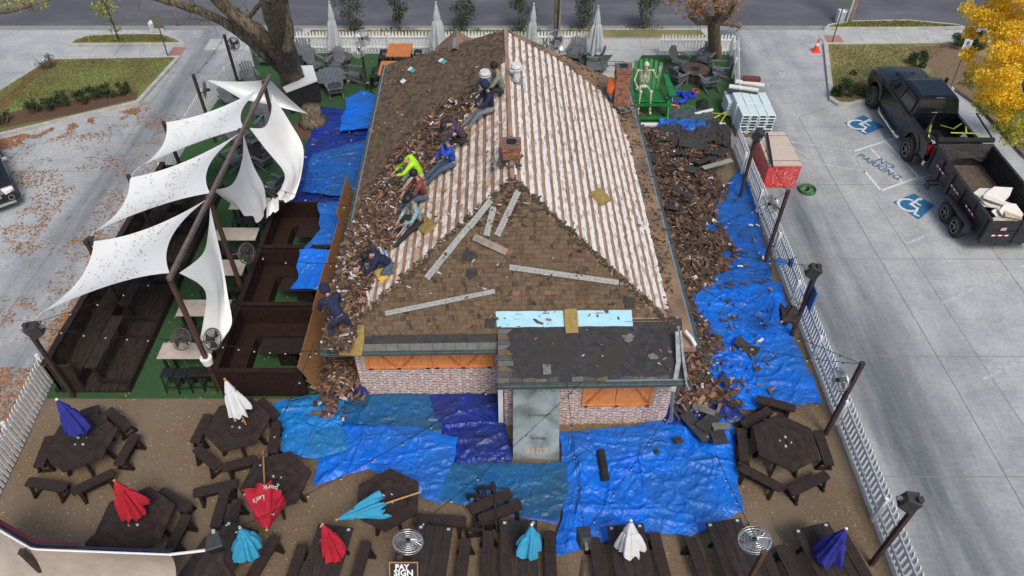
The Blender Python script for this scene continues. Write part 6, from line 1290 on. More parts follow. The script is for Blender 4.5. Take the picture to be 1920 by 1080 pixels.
# ------------------------------------------------------------- people
def skin_obj(name, chain, radii, m, parent, root=0, sub=1):
    """chain: dict name->pos ; edges list"""
    pts, edges = chain; me = bpy.data.meshes.new(name); me.from_pydata([tuple(p) for p in pts], edges, []); me.materials.append(m)
    o = bpy.data.objects.new(name, me); COL.objects.link(o); o.parent = parent
    s = o.modifiers.new('skin', 'SKIN'); s.branch_smoothing = .4; s.use_smooth_shade = True
    if not me.skin_vertices: o.modifiers.remove(s); me.update(); s = o.modifiers.new('skin', 'SKIN'); s.use_smooth_shade = True
    for i, r in enumerate(radii):
        me.skin_vertices[0].data[i].radius = (r, r) if not hasattr(r, '__len__') else r; me.skin_vertices[0].data[i].use_root = (i == root)
    u = o.modifiers.new('sub', 'SUBSURF'); u.levels = sub; u.render_levels = sub; return o
def person(label, base, rz, J, top, legs, head='hat', headm=None, shoem=None, tool=None, scale=1.06, glovem=None, emblem=None, sleeve=True):
    """J: joints in the figure's frame, x right, y forward, z up. legs: (L, R) each knee, ankle, toe"""
    t = thing('person', label, 'person', base, rz); t.scale = (scale,)*3; V = Vector
    pe, ch, ne, he = V(J['pelvis']), V(J['chest']), V(J['neck']), V(J['head']); up = (ne-pe).normalized()
    fw = V(J.get('look', (0, 1, -.3))).normalized(); rt = fw.cross(V((0, 0, 1))).normalized(); hu = rt.cross(fw)
    pts = [pe, pe.lerp(ch, .5), ch, ne, ne.lerp(he, .45), he, he+hu*.09]; rad = [(.10, .08), (.10, .075), (.11, .075), .045, .055, .092, .075]; ed = [(0, 1), (1, 2), (2, 3), (3, 4), (4, 5), (5, 6)]
    def addp(p, r, par): pts.append(V(p)); rad.append(r); ed.append((par, len(pts)-1)); return len(pts)-1
    addp(he+fw*.115-hu*.01, .016, 5)
    for s in (-1, 1): addp(he+rt*s*.098, .02, 5)
    jack = [[pe+up*.02, pe.lerp(ch, .5), ch, ne-up*.03], [(0, 1), (1, 2), (2, 3)], [(.155, .125), (.155, .125), (.175, .13), .075]]
    trs = [[pe+up*.04, pe-up*.03], [(0, 1)], [(.15, .125), (.15, .12)]]
    for s, nm in ((-1, 'L'), (1, 'R')):
        sh, el, wr = V(J['sh'+nm]), V(J['el'+nm]), V(J['wr'+nm]); a = addp(sh, .045, 2); a = addp(el, .036, a); a = addp(wr, .030, a); d = (wr-el).normalized()
        pl = addp(wr+d*.05, (.042, .02), a); sd_ = d.cross(V((0, 0, 1))).normalized() if abs(d.z) < .95 else V((1, 0, 0)); dn = V((0, 0, -1))
        for k in range(4):
            f = wr+d*.09+sd_*(.024*(k-1.5)); L = (.060, .075, .070, .055)[k]; q = addp(f, .010, pl); q = addp(f+d*L*.55+dn*.012, .009, q); addp(f+d*L*.8+dn*.035, .008, q)
        th = addp(wr+d*.04+sd_*s*-.045, .011, pl); addp(wr+d*.085+sd_*s*-.055+dn*.012, .009, th)
        b = len(jack[0]); jack[0] += [sh, sh.lerp(el, .55), el, wr-d*.03]; jack[1] += [(2, b), (b, b+1), (b+1, b+2), (b+2, b+3)]; jack[2] += [.082, .066, .058, .044]
        hip = pe+rt*s*.09 if 'hip' not in J else pe+V(J['hip'])*s; kn, an, to = (V(q) for q in legs[0 if s < 0 else 1])
        a = addp(hip, .065, 0); a = addp(kn, .045, a); a = addp(an, .038, a); addp(to, .034, a)
        b = len(trs[0]); trs[0] += [hip, hip.lerp(kn, .5), kn, kn.lerp(an, .5), an]; trs[1] += [(1, b), (b, b+1), (b+1, b+2), (b+2, b+3), (b+3, b+4)]; trs[2] += [.102, .092, .074, .062, .055]
    body = skin_obj('body', (pts, ed), rad, glovem or M['skin'], t, 0)
    skin_obj('jacket', (jack[0], jack[1]), jack[2], top, t, 0); skin_obj('trousers', (trs[0], trs[1]), trs[2], J['pants'], t, 0)
    for i in (0, 1):
        kn, an, to = (V(q) for q in legs[i]); skin_obj('boot', ([an+(kn-an).normalized()*.10, an, an.lerp(to, .6), to], [(0, 1), (1, 2), (2, 3)]), [.052, .058, .052, .040], shoem or M['boot'], t, 1)
    q = Matrix((rt, fw, hu)).transposed()
    if head == 'hood': part('hood', MB().ball(he-fw*.03+hu*.02, (.125, .135, .15), 14, 10, 0, q), headm or top, t, smooth=True)
    elif head == 'cap': part('cap', MB().ball(he+hu*.045-fw*.01, (.108, .118, .095), 14, 8, 0, q).box(he+hu*.05+fw*.14, (.14, .12, .015), q), headm or M['black'], t, smooth=False)
    elif head == 'brim': part('cap', MB().ball(he+hu*.045, (.108, .118, .10), 14, 8, 0, q).tube([he+hu*.03, he+hu*.045], [.17, .16], 18), headm or M['black'], t)
    else: part('hair', MB().ball(he+hu*.03-fw*.02, (.108, .118, .115), 14, 8, 0, q), headm or M['hair'], t, smooth=True)
    for s in (-1, 1): part('eye', MB().ball(he+fw*.088+rt*s*.036+hu*.005, .013, 6, 5), M['black'], t)
    if emblem:
        bk = V(J.get('back', (0, -1, .5))).normalized(); xx = up.cross(bk).normalized(); c = ch+bk*.135-up*.04; emblem(t, c, xx if xx.dot(rt) > 0 else -xx, up, bk)
    return t
def pantm(n, a, b=None): return mat(n, a, b, 12, .9)
PJ, PB, PG = M['jeans'], pantm('black_trousers', (.012, .012, .016), (.03, .03, .035)), pantm('grey_trousers', (.13, .14, .15), (.19, .2, .21))
def pattern(n, a, b, c, sc=26): return mat(n, a, b, sc, .9, lo=.47, hi=.53, c3=c, s3=sc*.8, detail=2)
SL = 2.6/4.7        # fall per metre towards the eave
def sitJ(pants, lean=.3, **k):
    J = dict(pelvis=(0, 0, .14), chest=(0, lean*.5, .55), neck=(0, lean*.85, .70), head=(0, lean+.07, .87), shL=(-.20, lean*.7, .64), shR=(.20, lean*.7, .64), elL=(-.26, lean+.14, .38), elR=(.26, lean+.14, .38), wrL=(-.12, lean+.36, .26), wrR=(.13, lean+.38, .22), pants=pants, look=(0, 1, -.5)); J.update(k); return J
def lg(kx, ky, kz, ax, ay, az=.06): return ((kx, ky, kz-SL*ky), (ax, ay, az-SL*ay), (ax*1.1, ay+.17, az-.02-SL*(ay+.17)))
def seat(u, v): return Rw(FL, u, v, .03)
FACE = R(90)+HYAW      # figures face the left eave (local +y -> world -x)
def ringmark(m, r=.085, nm='back_print'):
    def f(t, c, x, y, n):
        mb = MB()
        for k in range(18):
            a, b = R(20*k), R(20*k+20)
            if k in (4, 5): continue
            mb.add([c+(x*math.cos(a)+y*math.sin(a))*r, c+(x*math.cos(b)+y*math.sin(b))*r, c+(x*math.cos(b)+y*math.sin(b))*r*.78, c+(x*math.cos(a)+y*math.sin(a))*r*.78], [(0, 1, 2, 3)])
        part(nm, mb, m, t)
    return f
def logomark(t, c, x, y, n):
    fr = frame4(c+n*.03, x, y); mb = textmb('D&G', .13, MB(), fr @ Matrix.Translation((0, .05, 0)), 0, .003, 0, .004); mb.merge(MB().box(fr @ Vector((0, -.06, 0)), (.24, .05, .006), fr.to_3x3(), 1)); mb.merge(MB().box(fr @ Vector((0, -.12, 0)), (.20, .025, .006), fr.to_3x3(), 0)); part('back_print', mb, [M['u_wh'], mat('logo_blue', (.05, .3, .7))], t)
person('worker in a sage green shirt with black hair, highest on the stripped left slope', seat(942, 176), FACE, sitJ(PB, .16), mat('sage_shirt', (.15, .19, .14), (.20, .24, .18), 6, .9), (lg(-.15, .34, .42, -.15, .55), lg(.16, .36, .40, .15, .60)), head='hair')
person('worker in a navy hooded top with a pale ring printed on the back', seat(922, 210), FACE+.25, sitJ(PG, .12), M['navy'], (lg(-.16, .40, .34, -.16, .78), lg(.15, .42, .22, .14, .86)), head='hood', emblem=ringmark(M['u_gr']))
person('worker in a purple camouflage top bending over the debris, arm stretched up', seat(872, 266), FACE+.1, sitJ(PB, .40, chest=(0, .20, .50), head=(0, .54, .54), neck=(0, .38, .60), look=(0, .7, -1), wrR=(.42, .70, .42), elR=(.38, .42, .50), shR=(.19, .34, .58), shL=(-.19, .34, .58), wrL=(-.18, .66, .08), elL=(-.24, .50, .30)), pattern('purple_camo', (.035, .02, .05), (.14, .09, .16), (.02, .02, .03)), (lg(-.16, .22, .22, -.16, -.12, .06), lg(.16, .22, .22, .16, -.12, .06)), head='cap')
person('worker in a bright blue sweatshirt and dark beanie, raising a hand to his face', seat(850, 312), FACE+.2, sitJ(PJ, .12, wrL=(-.02, .28, .76), elL=(-.24, .26, .52)), mat('royal_sweatshirt', (.01, .055, .36), (.015, .085, .48), 5, .9), (lg(-.15, .40, .26, -.15, .84), lg(.15, .38, .22, .13, .82)), head='brim', headm=mat('charcoal_beanie', (.03, .033, .036)))
person('worker in a fluorescent yellow-green shirt, bent low over the heap', seat(792, 334), FACE+.15, sitJ(mat('white_trousers', (.34, .34, .33), (.45, .45, .44), 9), .36, chest=(0, .20, .50), neck=(0, .38, .60), head=(0, .52, .64), look=(0, 1, -.9)), mat('hi_vis', (.36, .72, .02), (.46, .85, .04), 4, .8), (lg(-.18, .34, .30, -.18, .62), lg(.17, .36, .30, .16, .66)), head='cap')
person('worker in a red plaid shirt and jeans, just below the fluorescent shirt', seat(797, 374), FACE+.2, sitJ(PJ, .16), pattern('red_plaid', (.20, .03, .03), (.04, .018, .02), (.28, .09, .07), 34), (lg(-.16, .40, .40, -.16, .66), lg(.16, .42, .32, .15, .72)), head='hair')
person('worker in a white floral shirt and black cap with one striped leg stretched out', seat(788, 420), FACE+.45, sitJ(PB, .14, head=(0, .24, .88)), pattern('floral_shirt', (.55, .60, .58), (.04, .11, .08), (.16, .32, .38), 22), (lg(-.16, .40, .22, -.15, .86), lg(.22, .36, .40, .20, .60)), head='brim')
person('worker in a navy top with a white and blue back print, crouching over yellow foam', seat(732, 506), FACE+.35, sitJ(PJ, .36, chest=(0, .22, .54), neck=(0, .38, .62), head=(0, .54, .62), shL=(-.19, .34, .62), shR=(.19, .34, .62), look=(0, .6, -1), pelvis=(0, -.02, .20), back=(0, -.55, 1)), M['navy'], (lg(-.16, .28, .24, -.17, -.05, .06), lg(.16, .28, .24, .17, -.05, .06)), head='hair', emblem=logomark)
e0 = Rw(FF, 648, 640, .10)
person('standing worker in a navy hooded jacket bending forward at the left eave corner', e0, FACE-.95, dict(pelvis=(0, 0, .80), chest=(0, .30, 1.08), neck=(0, .46, 1.20), head=(0, .62, 1.26), shL=(-.20, .42, 1.14), shR=(.20, .42, 1.14), elL=(-.26, .52, .86), elR=(.26, .50, .84), wrL=(-.20, .66, .62), wrR=(.20, .64, .60), pants=mat('dark_jeans', (.012, .02, .045), (.02, .035, .07), 9), look=(0, 1, -.4)), M['navy'], (((-.22, .24, .42), (-.26, .06, .08), (-.28, .24, .04)), ((.20, .10, .42), (.24, -.12, .06), (.24, .06, .03))), head='hood')
person('worker in an orange vest half hidden behind the tall right chimney', Rw(FR, 1141, 186, .05), R(-60), dict(sitJ(PJ, .2)), mat('orange_vest', (.75, .13, .03), (.85, .2, .05), 5), (((-.15, .3, .35), (-.15, .5, -.1), (-.15, .66, -.16)), ((.15, .3, .35), (.15, .5, -.1), (.15, .66, -.16))), head='hair')
# hand tools
def tool(a, b, lab, red=False, off=.18, F=FL):
    pa, pb = Rw(F, *a, off), Rw(F, *b, .05); d = (pb-pa).normalized(); t = thing('roofing_spade', lab, 'roofing spade', pa, group='long-handled roofing spades')
    part('handle', MB().tube([Vector((0, 0, 0)), pb-pa], .018, 7), M['redtape'] if red else M['steel'], t); part('blade', MB().bar(pb-pa, pb-pa+d*.22, .2, .012), M['steel'], t)
tool((905, 184), (888, 218), 'steel spade held by the worker with the ring on his back'); tool((826, 300), (800, 330), 'thin spade held by the worker in the blue sweatshirt'); tool((763, 318), (746, 352), 'orange-red spade held by the worker in the fluorescent shirt', True); tool((768, 362), (735, 400), 'red spade between the plaid and the floral shirts', True); tool((772, 410), (742, 446), 'pale spade held by the worker in the floral shirt'); tool((700, 490), (690, 535), 'spade under the hands of the worker on yellow foam')
# ------------------------------------------------------------- vehicles
def wheel(name, par, c, r, w, side, spokes=8, rimm='rim'):
    t = part(name, MB().tube([(side*-w/2, 0, 0), (side*(-w/2+.03), 0, 0)], r*.5, 20).move(c), M['black'], par)
    ty = MB(); n = 30; prof = [(-w/2, r*.60), (-w/2, r*.88), (-w*.40, r*.97), (-w*.2, r), (w*.2, r), (w*.40, r*.97), (w/2, r*.88), (w/2, r*.60)]
    b = []
    for i in range(n):
        a = 2*math.pi*i/n
        for x, rr_ in prof: k = 1+(.018 if i % 2 and abs(x) < w*.45 else 0); ty.v.append((c[0]+x*side, c[1]+rr_*k*math.cos(a), c[2]+rr_*k*math.sin(a)))
    m_ = len(prof)
    for i in range(n):
        for j in range(m_-1): ty.f.append((i*m_+j, i*m_+j+1, ((i+1) % n)*m_+j+1, ((i+1) % n)*m_+j)); ty.m.append(0)
    part('tyre', ty, M['rubber'], t); rm = MB(); x0 = c[0]+side*(w/2-.05)
    rm.ring((x0+side*.04, c[1], c[2]), r*.60, .022, (1, 0, 0), 28, 5)
    for k in range(spokes):
        a = 2*math.pi*k/spokes; rm.bar((x0, c[1], c[2]), (x0+side*.02, c[1]+r*.58*math.cos(a), c[2]+r*.58*math.sin(a)), .045, .03, (1, 0, 0))
    rm.tube([(x0-.02, c[1], c[2]), (x0+side*.05, c[1], c[2])], r*.16, 12); rm.tube([(x0-side*.08, c[1], c[2]), (x0-side*.06, c[1], c[2])], r*.6, 22, 1)
    part('rim', rm, [M[rimm], M['black']], t); return t
def arch(y, r, z, n=8): return [(y+r*math.cos(math.pi-math.pi*k/n), z+r*math.sin(math.pi-math.pi*k/n)) for k in range(n+1)]
def loft(sections, m=0, cap=True):    # sections: lists of equal length of 3D points
    mb = MB(); n = len(sections[0])
    for s in sections: mb.v += [tuple(p) for p in s]
    for i in range(len(sections)-1):
        for j in range(n): mb.f.append((i*n+j, i*n+(j+1) % n, (i+1)*n+(j+1) % n, (i+1)*n+j)); mb.m.append(m)
    if cap: mb.f.append(tuple(reversed(range(n)))); mb.f.append(tuple((len(sections)-1)*n+j for j in range(n))); mb.m += [m, m]
    return mb
tk = thing('pickup_truck', 'black crew-cab pickup truck with a spare wheel in its bed, parked against the lawn island', 'pickup truck', (16.42, 25.93, 0))
# local: +y forward, front axle y 1.95, rear axle -1.97
FA, RA, WR = 1.95, -1.97, .46; CP = M['carpaint']
prof = [(-3.02, .70), (-3.0, 1.12), (-2.9, 1.38), (-1.05, 1.38), (-.95, 1.38), (1.40, 1.40), (1.55, 1.45), (2.60, 1.38), (2.90, 1.25), (2.98, 1.0), (2.95, .66)]+list(reversed(arch(FA, .54, .62)))+[(FA-.56, .56), (RA+.56, .56)]+list(reversed(arch(RA, .54, .62)))+[(RA-.56, .66)]
secs = []
for x, ins in ((-1.015, .10), (-1.0, .02), (-.86, 0)): secs.append([Vector((x, y, z-(ins if z > 1.3 else 0))) for y, z in prof])
bodyL = loft(secs); bodyR = MB(); bodyR.v = [(-p[0], p[1], p[2]) for p in bodyL.v]; bodyR.f = [tuple(reversed(f)) for f in bodyL.f]; bodyR.m = bodyL.m[:]
body = MB().merge(bodyL).merge(bodyR)
body.bb(-.86, .86, -1.02, 2.4, .55, 1.375).bb(-.86, .86, 2.4, 2.85, .65, 1.2)
part('body', body, CP, tk, bevel=.03)
part('bed', MB().bb(-.86, .86, -2.94, -1.02, .66, .74), M['black'], tk); part('tailgate', MB().bb(-.84, .84, -3.0, -2.93, .70, 1.36), CP, tk, bevel=.02)
hd_ = MB().grid(lambda s, t: Vector(((s-.5)*1.78, 1.50+1.38*t, 1.40+.085*math.cos((s-.5)*math.pi)**.8*(1-.55*t**2)+(.03 if .30 < s < .70 and t < .7 else 0)-.06*t**3)), 20, 10); part('hood', hd_, CP, tk, smooth=True)
for s in (-1, 1): part('hood_vent', MB().box((s*.30, 2.05, 1.497), (.10, .26, .012)), M['black'], tk)
def sec(y, zb, zt, wb, wt): return [Vector((-wb, y, zb)), Vector((wb, y, zb)), Vector((wt, y, zt-.05)), Vector((wt-.10, y, zt)), Vector((-wt+.10, y, zt)), Vector((-wt, y, zt-.05))]
cabm = loft([sec(1.50, 1.38, 1.44, .93, .90), sec(.78, 1.38, 1.99, .95, .75), sec(.50, 1.38, 2.05, .95, .74), sec(-.70, 1.38, 2.06, .95, .74), sec(-.86, 1.38, 2.02, .94, .75), sec(-1.02, 1.38, 1.46, .93, .90)]); part('cab', cabm, CP, tk, bevel=.025)
gl = M['glass']
def quadp(name, P, mt=gl, th=.012):
    P = [Vector(p) for p in P]; n = (P[1]-P[0]).cross(P[2]-P[0]).normalized(); return part(name, MB().extr([p+n*.004 for p in P], n*th), mt, tk)
quadp('windshield', [(.84, 1.46, 1.47), (-.84, 1.46, 1.47), (-.70, .82, 1.96), (.70, .82, 1.96)]); quadp('rear_window', [(-.80, -1.01, 1.50), (.80, -1.01, 1.50), (.69, -.875, 1.97), (-.69, -.875, 1.97)])
for k_ in (-.27, .27): part('window_bar', MB().bar((k_, -1.035, 1.5), (k_*.95, -.895, 1.97), .02, .012), M['black'], tk)
for s in (-1, 1):
    o = [lambda y, z: (s*(.95-(z-1.38)/.62*.20), y, z)][0]
    A = [(1.30, 1.46), (.16, 1.46), (.16, 1.95), (.78, 1.95)]; Bq = [(.06, 1.46), (-.88, 1.46), (-.76, 1.95), (.06, 1.95)]
    for Q in (A, Bq):
        P = [Vector(o(*q))+Vector((s*.012, 0, 0)) for q in Q]
        part('side_window', MB().extr(P, (s*.01, 0, 0)), gl, tk)
    part('running_board', MB().tube([(s*1.10, 1.05, .45), (s*1.16, .9, .42), (s*1.16, -.95, .42), (s*1.10, -1.15, .45)], .055, 8).bb(s*1.12-.08, s*1.12+.08, -.7, .75, .46, .48), M['chrome'], tk)
    for ay, nm in ((FA, 'fender_flare'), (RA, 'fender_flare')):
        fl_ = MB(); n = 12; inn_, ou = [], []
        for k in range(n+1): a = math.pi*k/n; inn_.append((s*1.0, ay+.57*math.cos(a), .62+.57*math.sin(a))); ou.append((s*1.085, ay+.53*math.cos(a), .60+.53*math.sin(a)))
        b = len(fl_.v); fl_.v += inn_+ou
        for k in range(n): fl_.f.append((k, k+1, n+1+k+1, n+1+k)); fl_.m.append(0)
        part(nm, fl_, M['dust'], tk, smooth=True, solid=.02)
    for ay in (FA, RA): wheel('wheel', tk, (s*.99, ay, WR), WR, .34, s, 8 if ay > 0 else 6, 'rim')
    part('mirror', MB().bar((s*.95, 1.2, 1.48), (s*1.22, 1.22, 1.55), .04, .05).box((s*1.28, 1.22, 1.60), (.12, .08, .30)), M['black'], tk, bevel=.015)
    part('tail_light', MB().bb(s*.90-.09, s*.90+.125, -3.04, -2.86, .92, 1.30), M['redlens'], tk, bevel=.02); part('headlight', MB().bb(s*.78-.16, s*.78+.16, 2.88, 2.99, .95, 1.12), M['chrome'], tk, bevel=.02)
    part('mud_flap', MB().bb(s*1.0-.12, s*1.0+.12, RA-.66, RA-.63, .18, .6), M['dust'], tk); part('door_handle', MB().bb(s*1.02-.01, s*1.02+.015, .22, .40, 1.2, 1.24).bb(s*1.02-.01, s*1.02+.015, -.78, -.6, 1.2, 1.24), M['black'], tk)
    part('door_seam', MB().bb(s*1.017-.003, s*1.017+.003, .11, .12, .6, 1.28).bb(s*1.017-.003, s*1.017+.003, -.98, -.97, .6, 1.28).bb(s*1.017-.003, s*1.017+.003, 1.24, 1.25, .6, 1.28), M['black'], tk)
part('bumper', MB().bb(-1.0, 1.0, -3.16, -3.0, .48, .70), M['chrome'], tk, bevel=.03); part('front_bumper', MB().bb(-1.0, 1.0, 2.92, 3.08, .5, .75), M['chrome'], tk, bevel=.03); part('grille', MB().bb(-.6, .6, 2.93, 3.0, .78, 1.15), M['black'], tk)
part('brake_light', MB().bb(-.16, .16, -.90, -.86, 2.035, 2.06), M['steel'], tk); part('antenna', MB().tube([(.9, 1.15, 1.3), (.9, 1.0, 1.75)], .006, 4), M['black'], tk)
part('window_decal', MB().box((-.08, -1.045, 1.52), (.22, .01, .03)), M['whitetape'], tk)
sp = MB(); sp.ring((0, 0, 0), .31, .12, (0, 0, 1), 26, 10); s_ = solo('spare_wheel', sp, M['rubber'], 'spare off-road tyre lying in the bed of the black pickup truck', 'tyre', smooth=True); s_.location = (16.2, 24.2, .88)
part('rim', MB().tube([(0, 0, -.06), (0, 0, .04)], .2, 16), M['black'], s_)
solo('bucket', MB().tube([(0, 0, 0), (0, 0, .3)], [.13, .15], 14), M['u_gr'], 'pale green bucket in the pickup bed behind the spare tyre', 'bucket').location = (15.85, 23.55, .76)
yl = mat('lime_strap', (.5, .6, .05), rough=.5)
# trailer
tr = thing('dump_trailer', 'black dump trailer with red and white reflector strips hitched behind the pickup', 'trailer', (16.55, 20.55, 0)); TM = M['trailer']; w, f, r, zb, zt = 1.02, 2.15, -2.15, .62, 1.42
part('bed_floor', MB().bb(-w, w, r, f, zb-.08, zb), mat('rusty_floor', (.06, .05, .045), (.14, .10, .075), 5), tr)
for s in (-1, 1):
    sw_ = MB().bb(s*w-.03, s*w+.03, r, f, zb, zt).bb(s*w-.05, s*w+.05, r, f, zt, zt+.07)
    for k in range(6): y = r+.1+k*(f-r-.2)/5; sw_.bb(s*(w+.055)-.025, s*(w+.055)+.025, y-.03, y+.03, zb-.05, zt)
    part('side_wall', sw_, TM, tr); part('side_rib', MB().bb(s*(w-.04)-.015, s*(w-.04)+.015, r+.05, f-.05, zb+.42, zb+.46), M['steel'] if False else TM, tr)
    rt_ = MB()
    for g_ in (-1.5, -.35, .85):
        for k in range(6): rt_.bb(s*(w+.083)-.003, s*(w+.083)+.003, g_+k*.11, g_+k*.11+.11, 1.02, 1.08, k % 2)
    part('reflector_strip', rt_, [M['redtape'], M['whitetape']], tr)
    part('mudguard', MB().bb(s*1.24-.16, s*1.24+.16, -1.62, .12, .80, .83).bb(s*1.24-.16, s*1.24+.16, -1.66, -1.60, .5, .8).bb(s*1.24-.16, s*1.24+.16, .10, .16, .5, .8) if s > 0 else MB().bb(s*1.24-.13, s*1.24+.13, -1.62, .02, .82, .85).bb(s*1.24-.13, s*1.24+.13, -1.66, -1.60, .5, .84), TM, tr)
    for ay in (-.38, -1.18): wheel('wheel', tr, (s*1.24, ay, .38), .38, .23, s, 5, 'rim')
part('headboard', MB().bb(-w, w, f-.04, f, zb, zt+.12), TM, tr); part('tailgate', MB().bb(-w-.03, w+.03, r-.06, r, .52, zt+.02).bb(-.03, .03, r-.09, r-.06, .52, zt).bb(-w-.03, w+.03, r-.09, r-.06, 1.02, 1.06), TM, tr)
rt_ = MB()
for x0 in (-.8, .3):
    for k in range(5): rt_.bb(x0+k*.11, x0+k*.11+.11, r-.095, r-.091, .86, .92, (k+1) % 2)
part('reflector_strip', rt_, [M['redtape'], M['whitetape']], tr); dc = MB().bb(-.62, -.44, r-.096, r-.092, 1.10, 1.22); part('decal', dc, mat('faded_red_sticker', (.5, .12, .12), (.65, .6, .58), 60), tr); part('number_plate', MB().bb(.70, .95, r-.10, r-.096, .60, .72), M['whitetape'], tr)
part('frame', MB().bb(-.45, -.37, r, f+.1, .40, .54).bb(.37, .45, r, f+.1, .40, .54).bar((-.4, f, .5), (0, 3.0+.25, .5), .08, .12).bar((.4, f, .5), (0, 3.25, .5), .08, .12), TM, tr)
part('tool_box', MB().bb(-.5, .5, f+.12, f+.55, .5, .98), M['black'], tr, bevel=.02)
tf = MB().grid(lambda s, t: Vector((-w+2*w*s, f-.05-.02*math.sin(s*9), zt+.16-.72*t*(1+.1*math.sin(s*7))))+Vector((0, -.06*abs(noise.noise(Vector((s*4, t*4, 2))))*3*t-.02, 0)), 24, 10); part('mesh_tarp', tf, mat('mesh_cover', (.03, .03, .03), (.06, .06, .058), 10, .95), tr, smooth=True)
part('tarp_roll', MB().tube([(-w-.02, f+.08, zt+.22), (w, f+.08, zt+.22)], .10, 12), M['blackcloth'], tr); part('tarp_arm', MB().tube([(w+.02, f+.1, zt+.2), (w+.05, f+1.7, zt+.35)], .03, 6), TM, tr); part('tarp_arm', MB().tube([(-w-.04, f+.1, zt+.2), (-w-.02, f+.9, zt+.1), (-w+.5, f+1.6, zt+.4)], .03, 6), TM, tr)
part('step_bracket', MB().bb(-w-.35, -w-.05, 1.0, 1.04, .50, .54).bb(-w-.35, -w-.31, 1.0, 1.3, .3, .54).bb(-w-.35, -w-.05, 1.26, 1.3, .5, .54), TM, tr)
part('spare_strap', MB().bar((.1, f+.4, 1.02), (.9, f+.6, 1.04), .08, .02), yl, tr)
for i, (c, sx, sy, sz, rz, lb) in enumerate((((16.75, 20.5), 1.0, .62, .34, .15, 'white insulation block farthest up in the trailer'), ((16.55, 20.05), 1.25, .6, .26, -.35, 'crumpled white sheet insulation in the middle of the trailer'), ((16.9, 19.55), .95, .8, .34, .1, 'yellowed insulation slab on the right of the trailer bed'), ((16.65, 19.15), 1.0, .5, .3, .05, 'tan insulation batt nearest the trailer tailgate'))):
    mb = MB(); nn_ = 3 if i == 0 else 4
    for k in range(nn_):
        cx_, cy_ = rnd.uniform(-.2, .2)*sx, rnd.uniform(-.2, .2)*sy; a0 = rnd.random()*6.28; m_ = rnd.choice([4, 5, 5, 6]); tx, ty = rnd.uniform(-.25, .25), rnd.uniform(-.25, .25); PP = []
        for q_ in range(m_): a_ = a0+6.28*q_/m_+rnd.uniform(-.25, .25); r_x, r_y = sx*.52*rnd.uniform(.7, 1.1), sy*.56*rnd.uniform(.7, 1.1); x_, y_ = cx_+r_x*math.cos(a_), cy_+r_y*math.sin(a_); PP.append(Vector((x_, y_, .08+sz*(k+.6)/nn_+tx*(x_-cx_)+ty*(y_-cy_))))
        mb.extr(PP, (0, 0, .05 if i else .09))
    o = solo('insulation_sheet', mb, mat('old_insulation_%d' % i, *(((.66, .64, .58), (.76, .75, .71)) if i < 3 else ((.40, .30, .17), (.66, .60, .50))), 4, .9, .4, 9), lb, 'insulation', 'torn insulation in the trailer bed', bevel=.012); o.location = (*c, .62); o.rotation_euler = (rnd.uniform(-.08, .12), rnd.uniform(-.1, .1), rz)
def strap(pts, lab):
    P = [Vector(p) for p in pts]; mb = MB()
    for a, b in zip(P[:-1], P[1:]): mb.bar(a, b, .06, .01)
    solo('ratchet_strap', mb, yl, lab, 'strap', 'lime tie-down straps', base=P[0])
strap([(16.1, 24.4, 1.3), (15.95, 24.1, 1.22), (15.85, 23.8, 1.05)], 'short lime strap curling over the pickup bucket'); strap([(16.4, 24.3, 1.32), (16.9, 24.2, 1.22), (17.3, 24.45, 1.32)], 'lime strap hanging across the far side of the pickup bed'); strap([(16.1, 23.1, 1.75), (17.1, 23.0, 1.78)], 'lime strap lying level over the trailer tongue'); strap([(16.6, 23.0, 1.8), (16.9, 23.6, 1.7)], 'lime strap running from the tongue towards the pickup tailgate')
# black car at the left edge
cr = thing('parked_suv', 'black car with a chrome grille entering the picture at the left edge', 'car', (-19.85, 22.3, 0), R(217))
p2 = [(-2.4, .45), (-2.4, 1.0), (-2.2, 1.05), (-1.2, 1.1), (1.0, 1.08), (2.2, .92), (2.4, .75), (2.4, .4)]+list(reversed(arch(1.5, .45, .38)))+[(1.0, .3), (-1.0, .3)]+list(reversed(arch(-1.5, .45, .38)))
part('body', loft([[Vector((x, y, z)) for y, z in p2] for x in (-.95, -.9, .9, .95)]), CP, cr, bevel=.03); part('cabin', loft([sec(1.05, 1.05, 1.12, .85, .8), sec(.3, 1.05, 1.68, .88, .62), sec(-1.6, 1.05, 1.70, .88, .62), sec(-2.25, 1.05, 1.15, .85, .75)]), M['glass'], cr, bevel=.02); part('roof_panel', MB().bb(-.6, .6, -1.55, .28, 1.705, 1.73), CP, cr)
part('grille', MB().bb(-.45, .45, 2.38, 2.43, .62, .86), M['chrome'], cr); part('grille_bars', MB().bb(-.4, .4, 2.43, 2.436, .64, .70).bb(-.4, .4, 2.43, 2.436, .72, .77).bb(-.4, .4, 2.43, 2.436, .79, .84), M['glass'], cr)
for s in (-1, 1):
    part('headlight', MB().box((s*.72, 2.28, .80), (.34, .26, .16), Matrix.Rotation(-s*.4, 3, 'Z')), mat('lamp_glass', (.8, .8, .8), rough=.1), cr, bevel=.03); part('fog_lamp', MB().ring((s*.72, 2.42, .55), .09, .014, (0, 1, 0)), M['chrome'], cr); part('mirror', MB().box((s*1.06, .75, 1.14), (.2, .12, .14)), M['chrome'], cr, bevel=.03)
    for ay in (1.5, -1.5): wheel('wheel', cr, (s*.86, ay, .36), .36, .22, s, 5)
part('bumper_lip', MB().bb(-.8, .8, 2.4, 2.46, .32, .42), M['chrome'], cr, bevel=.01)
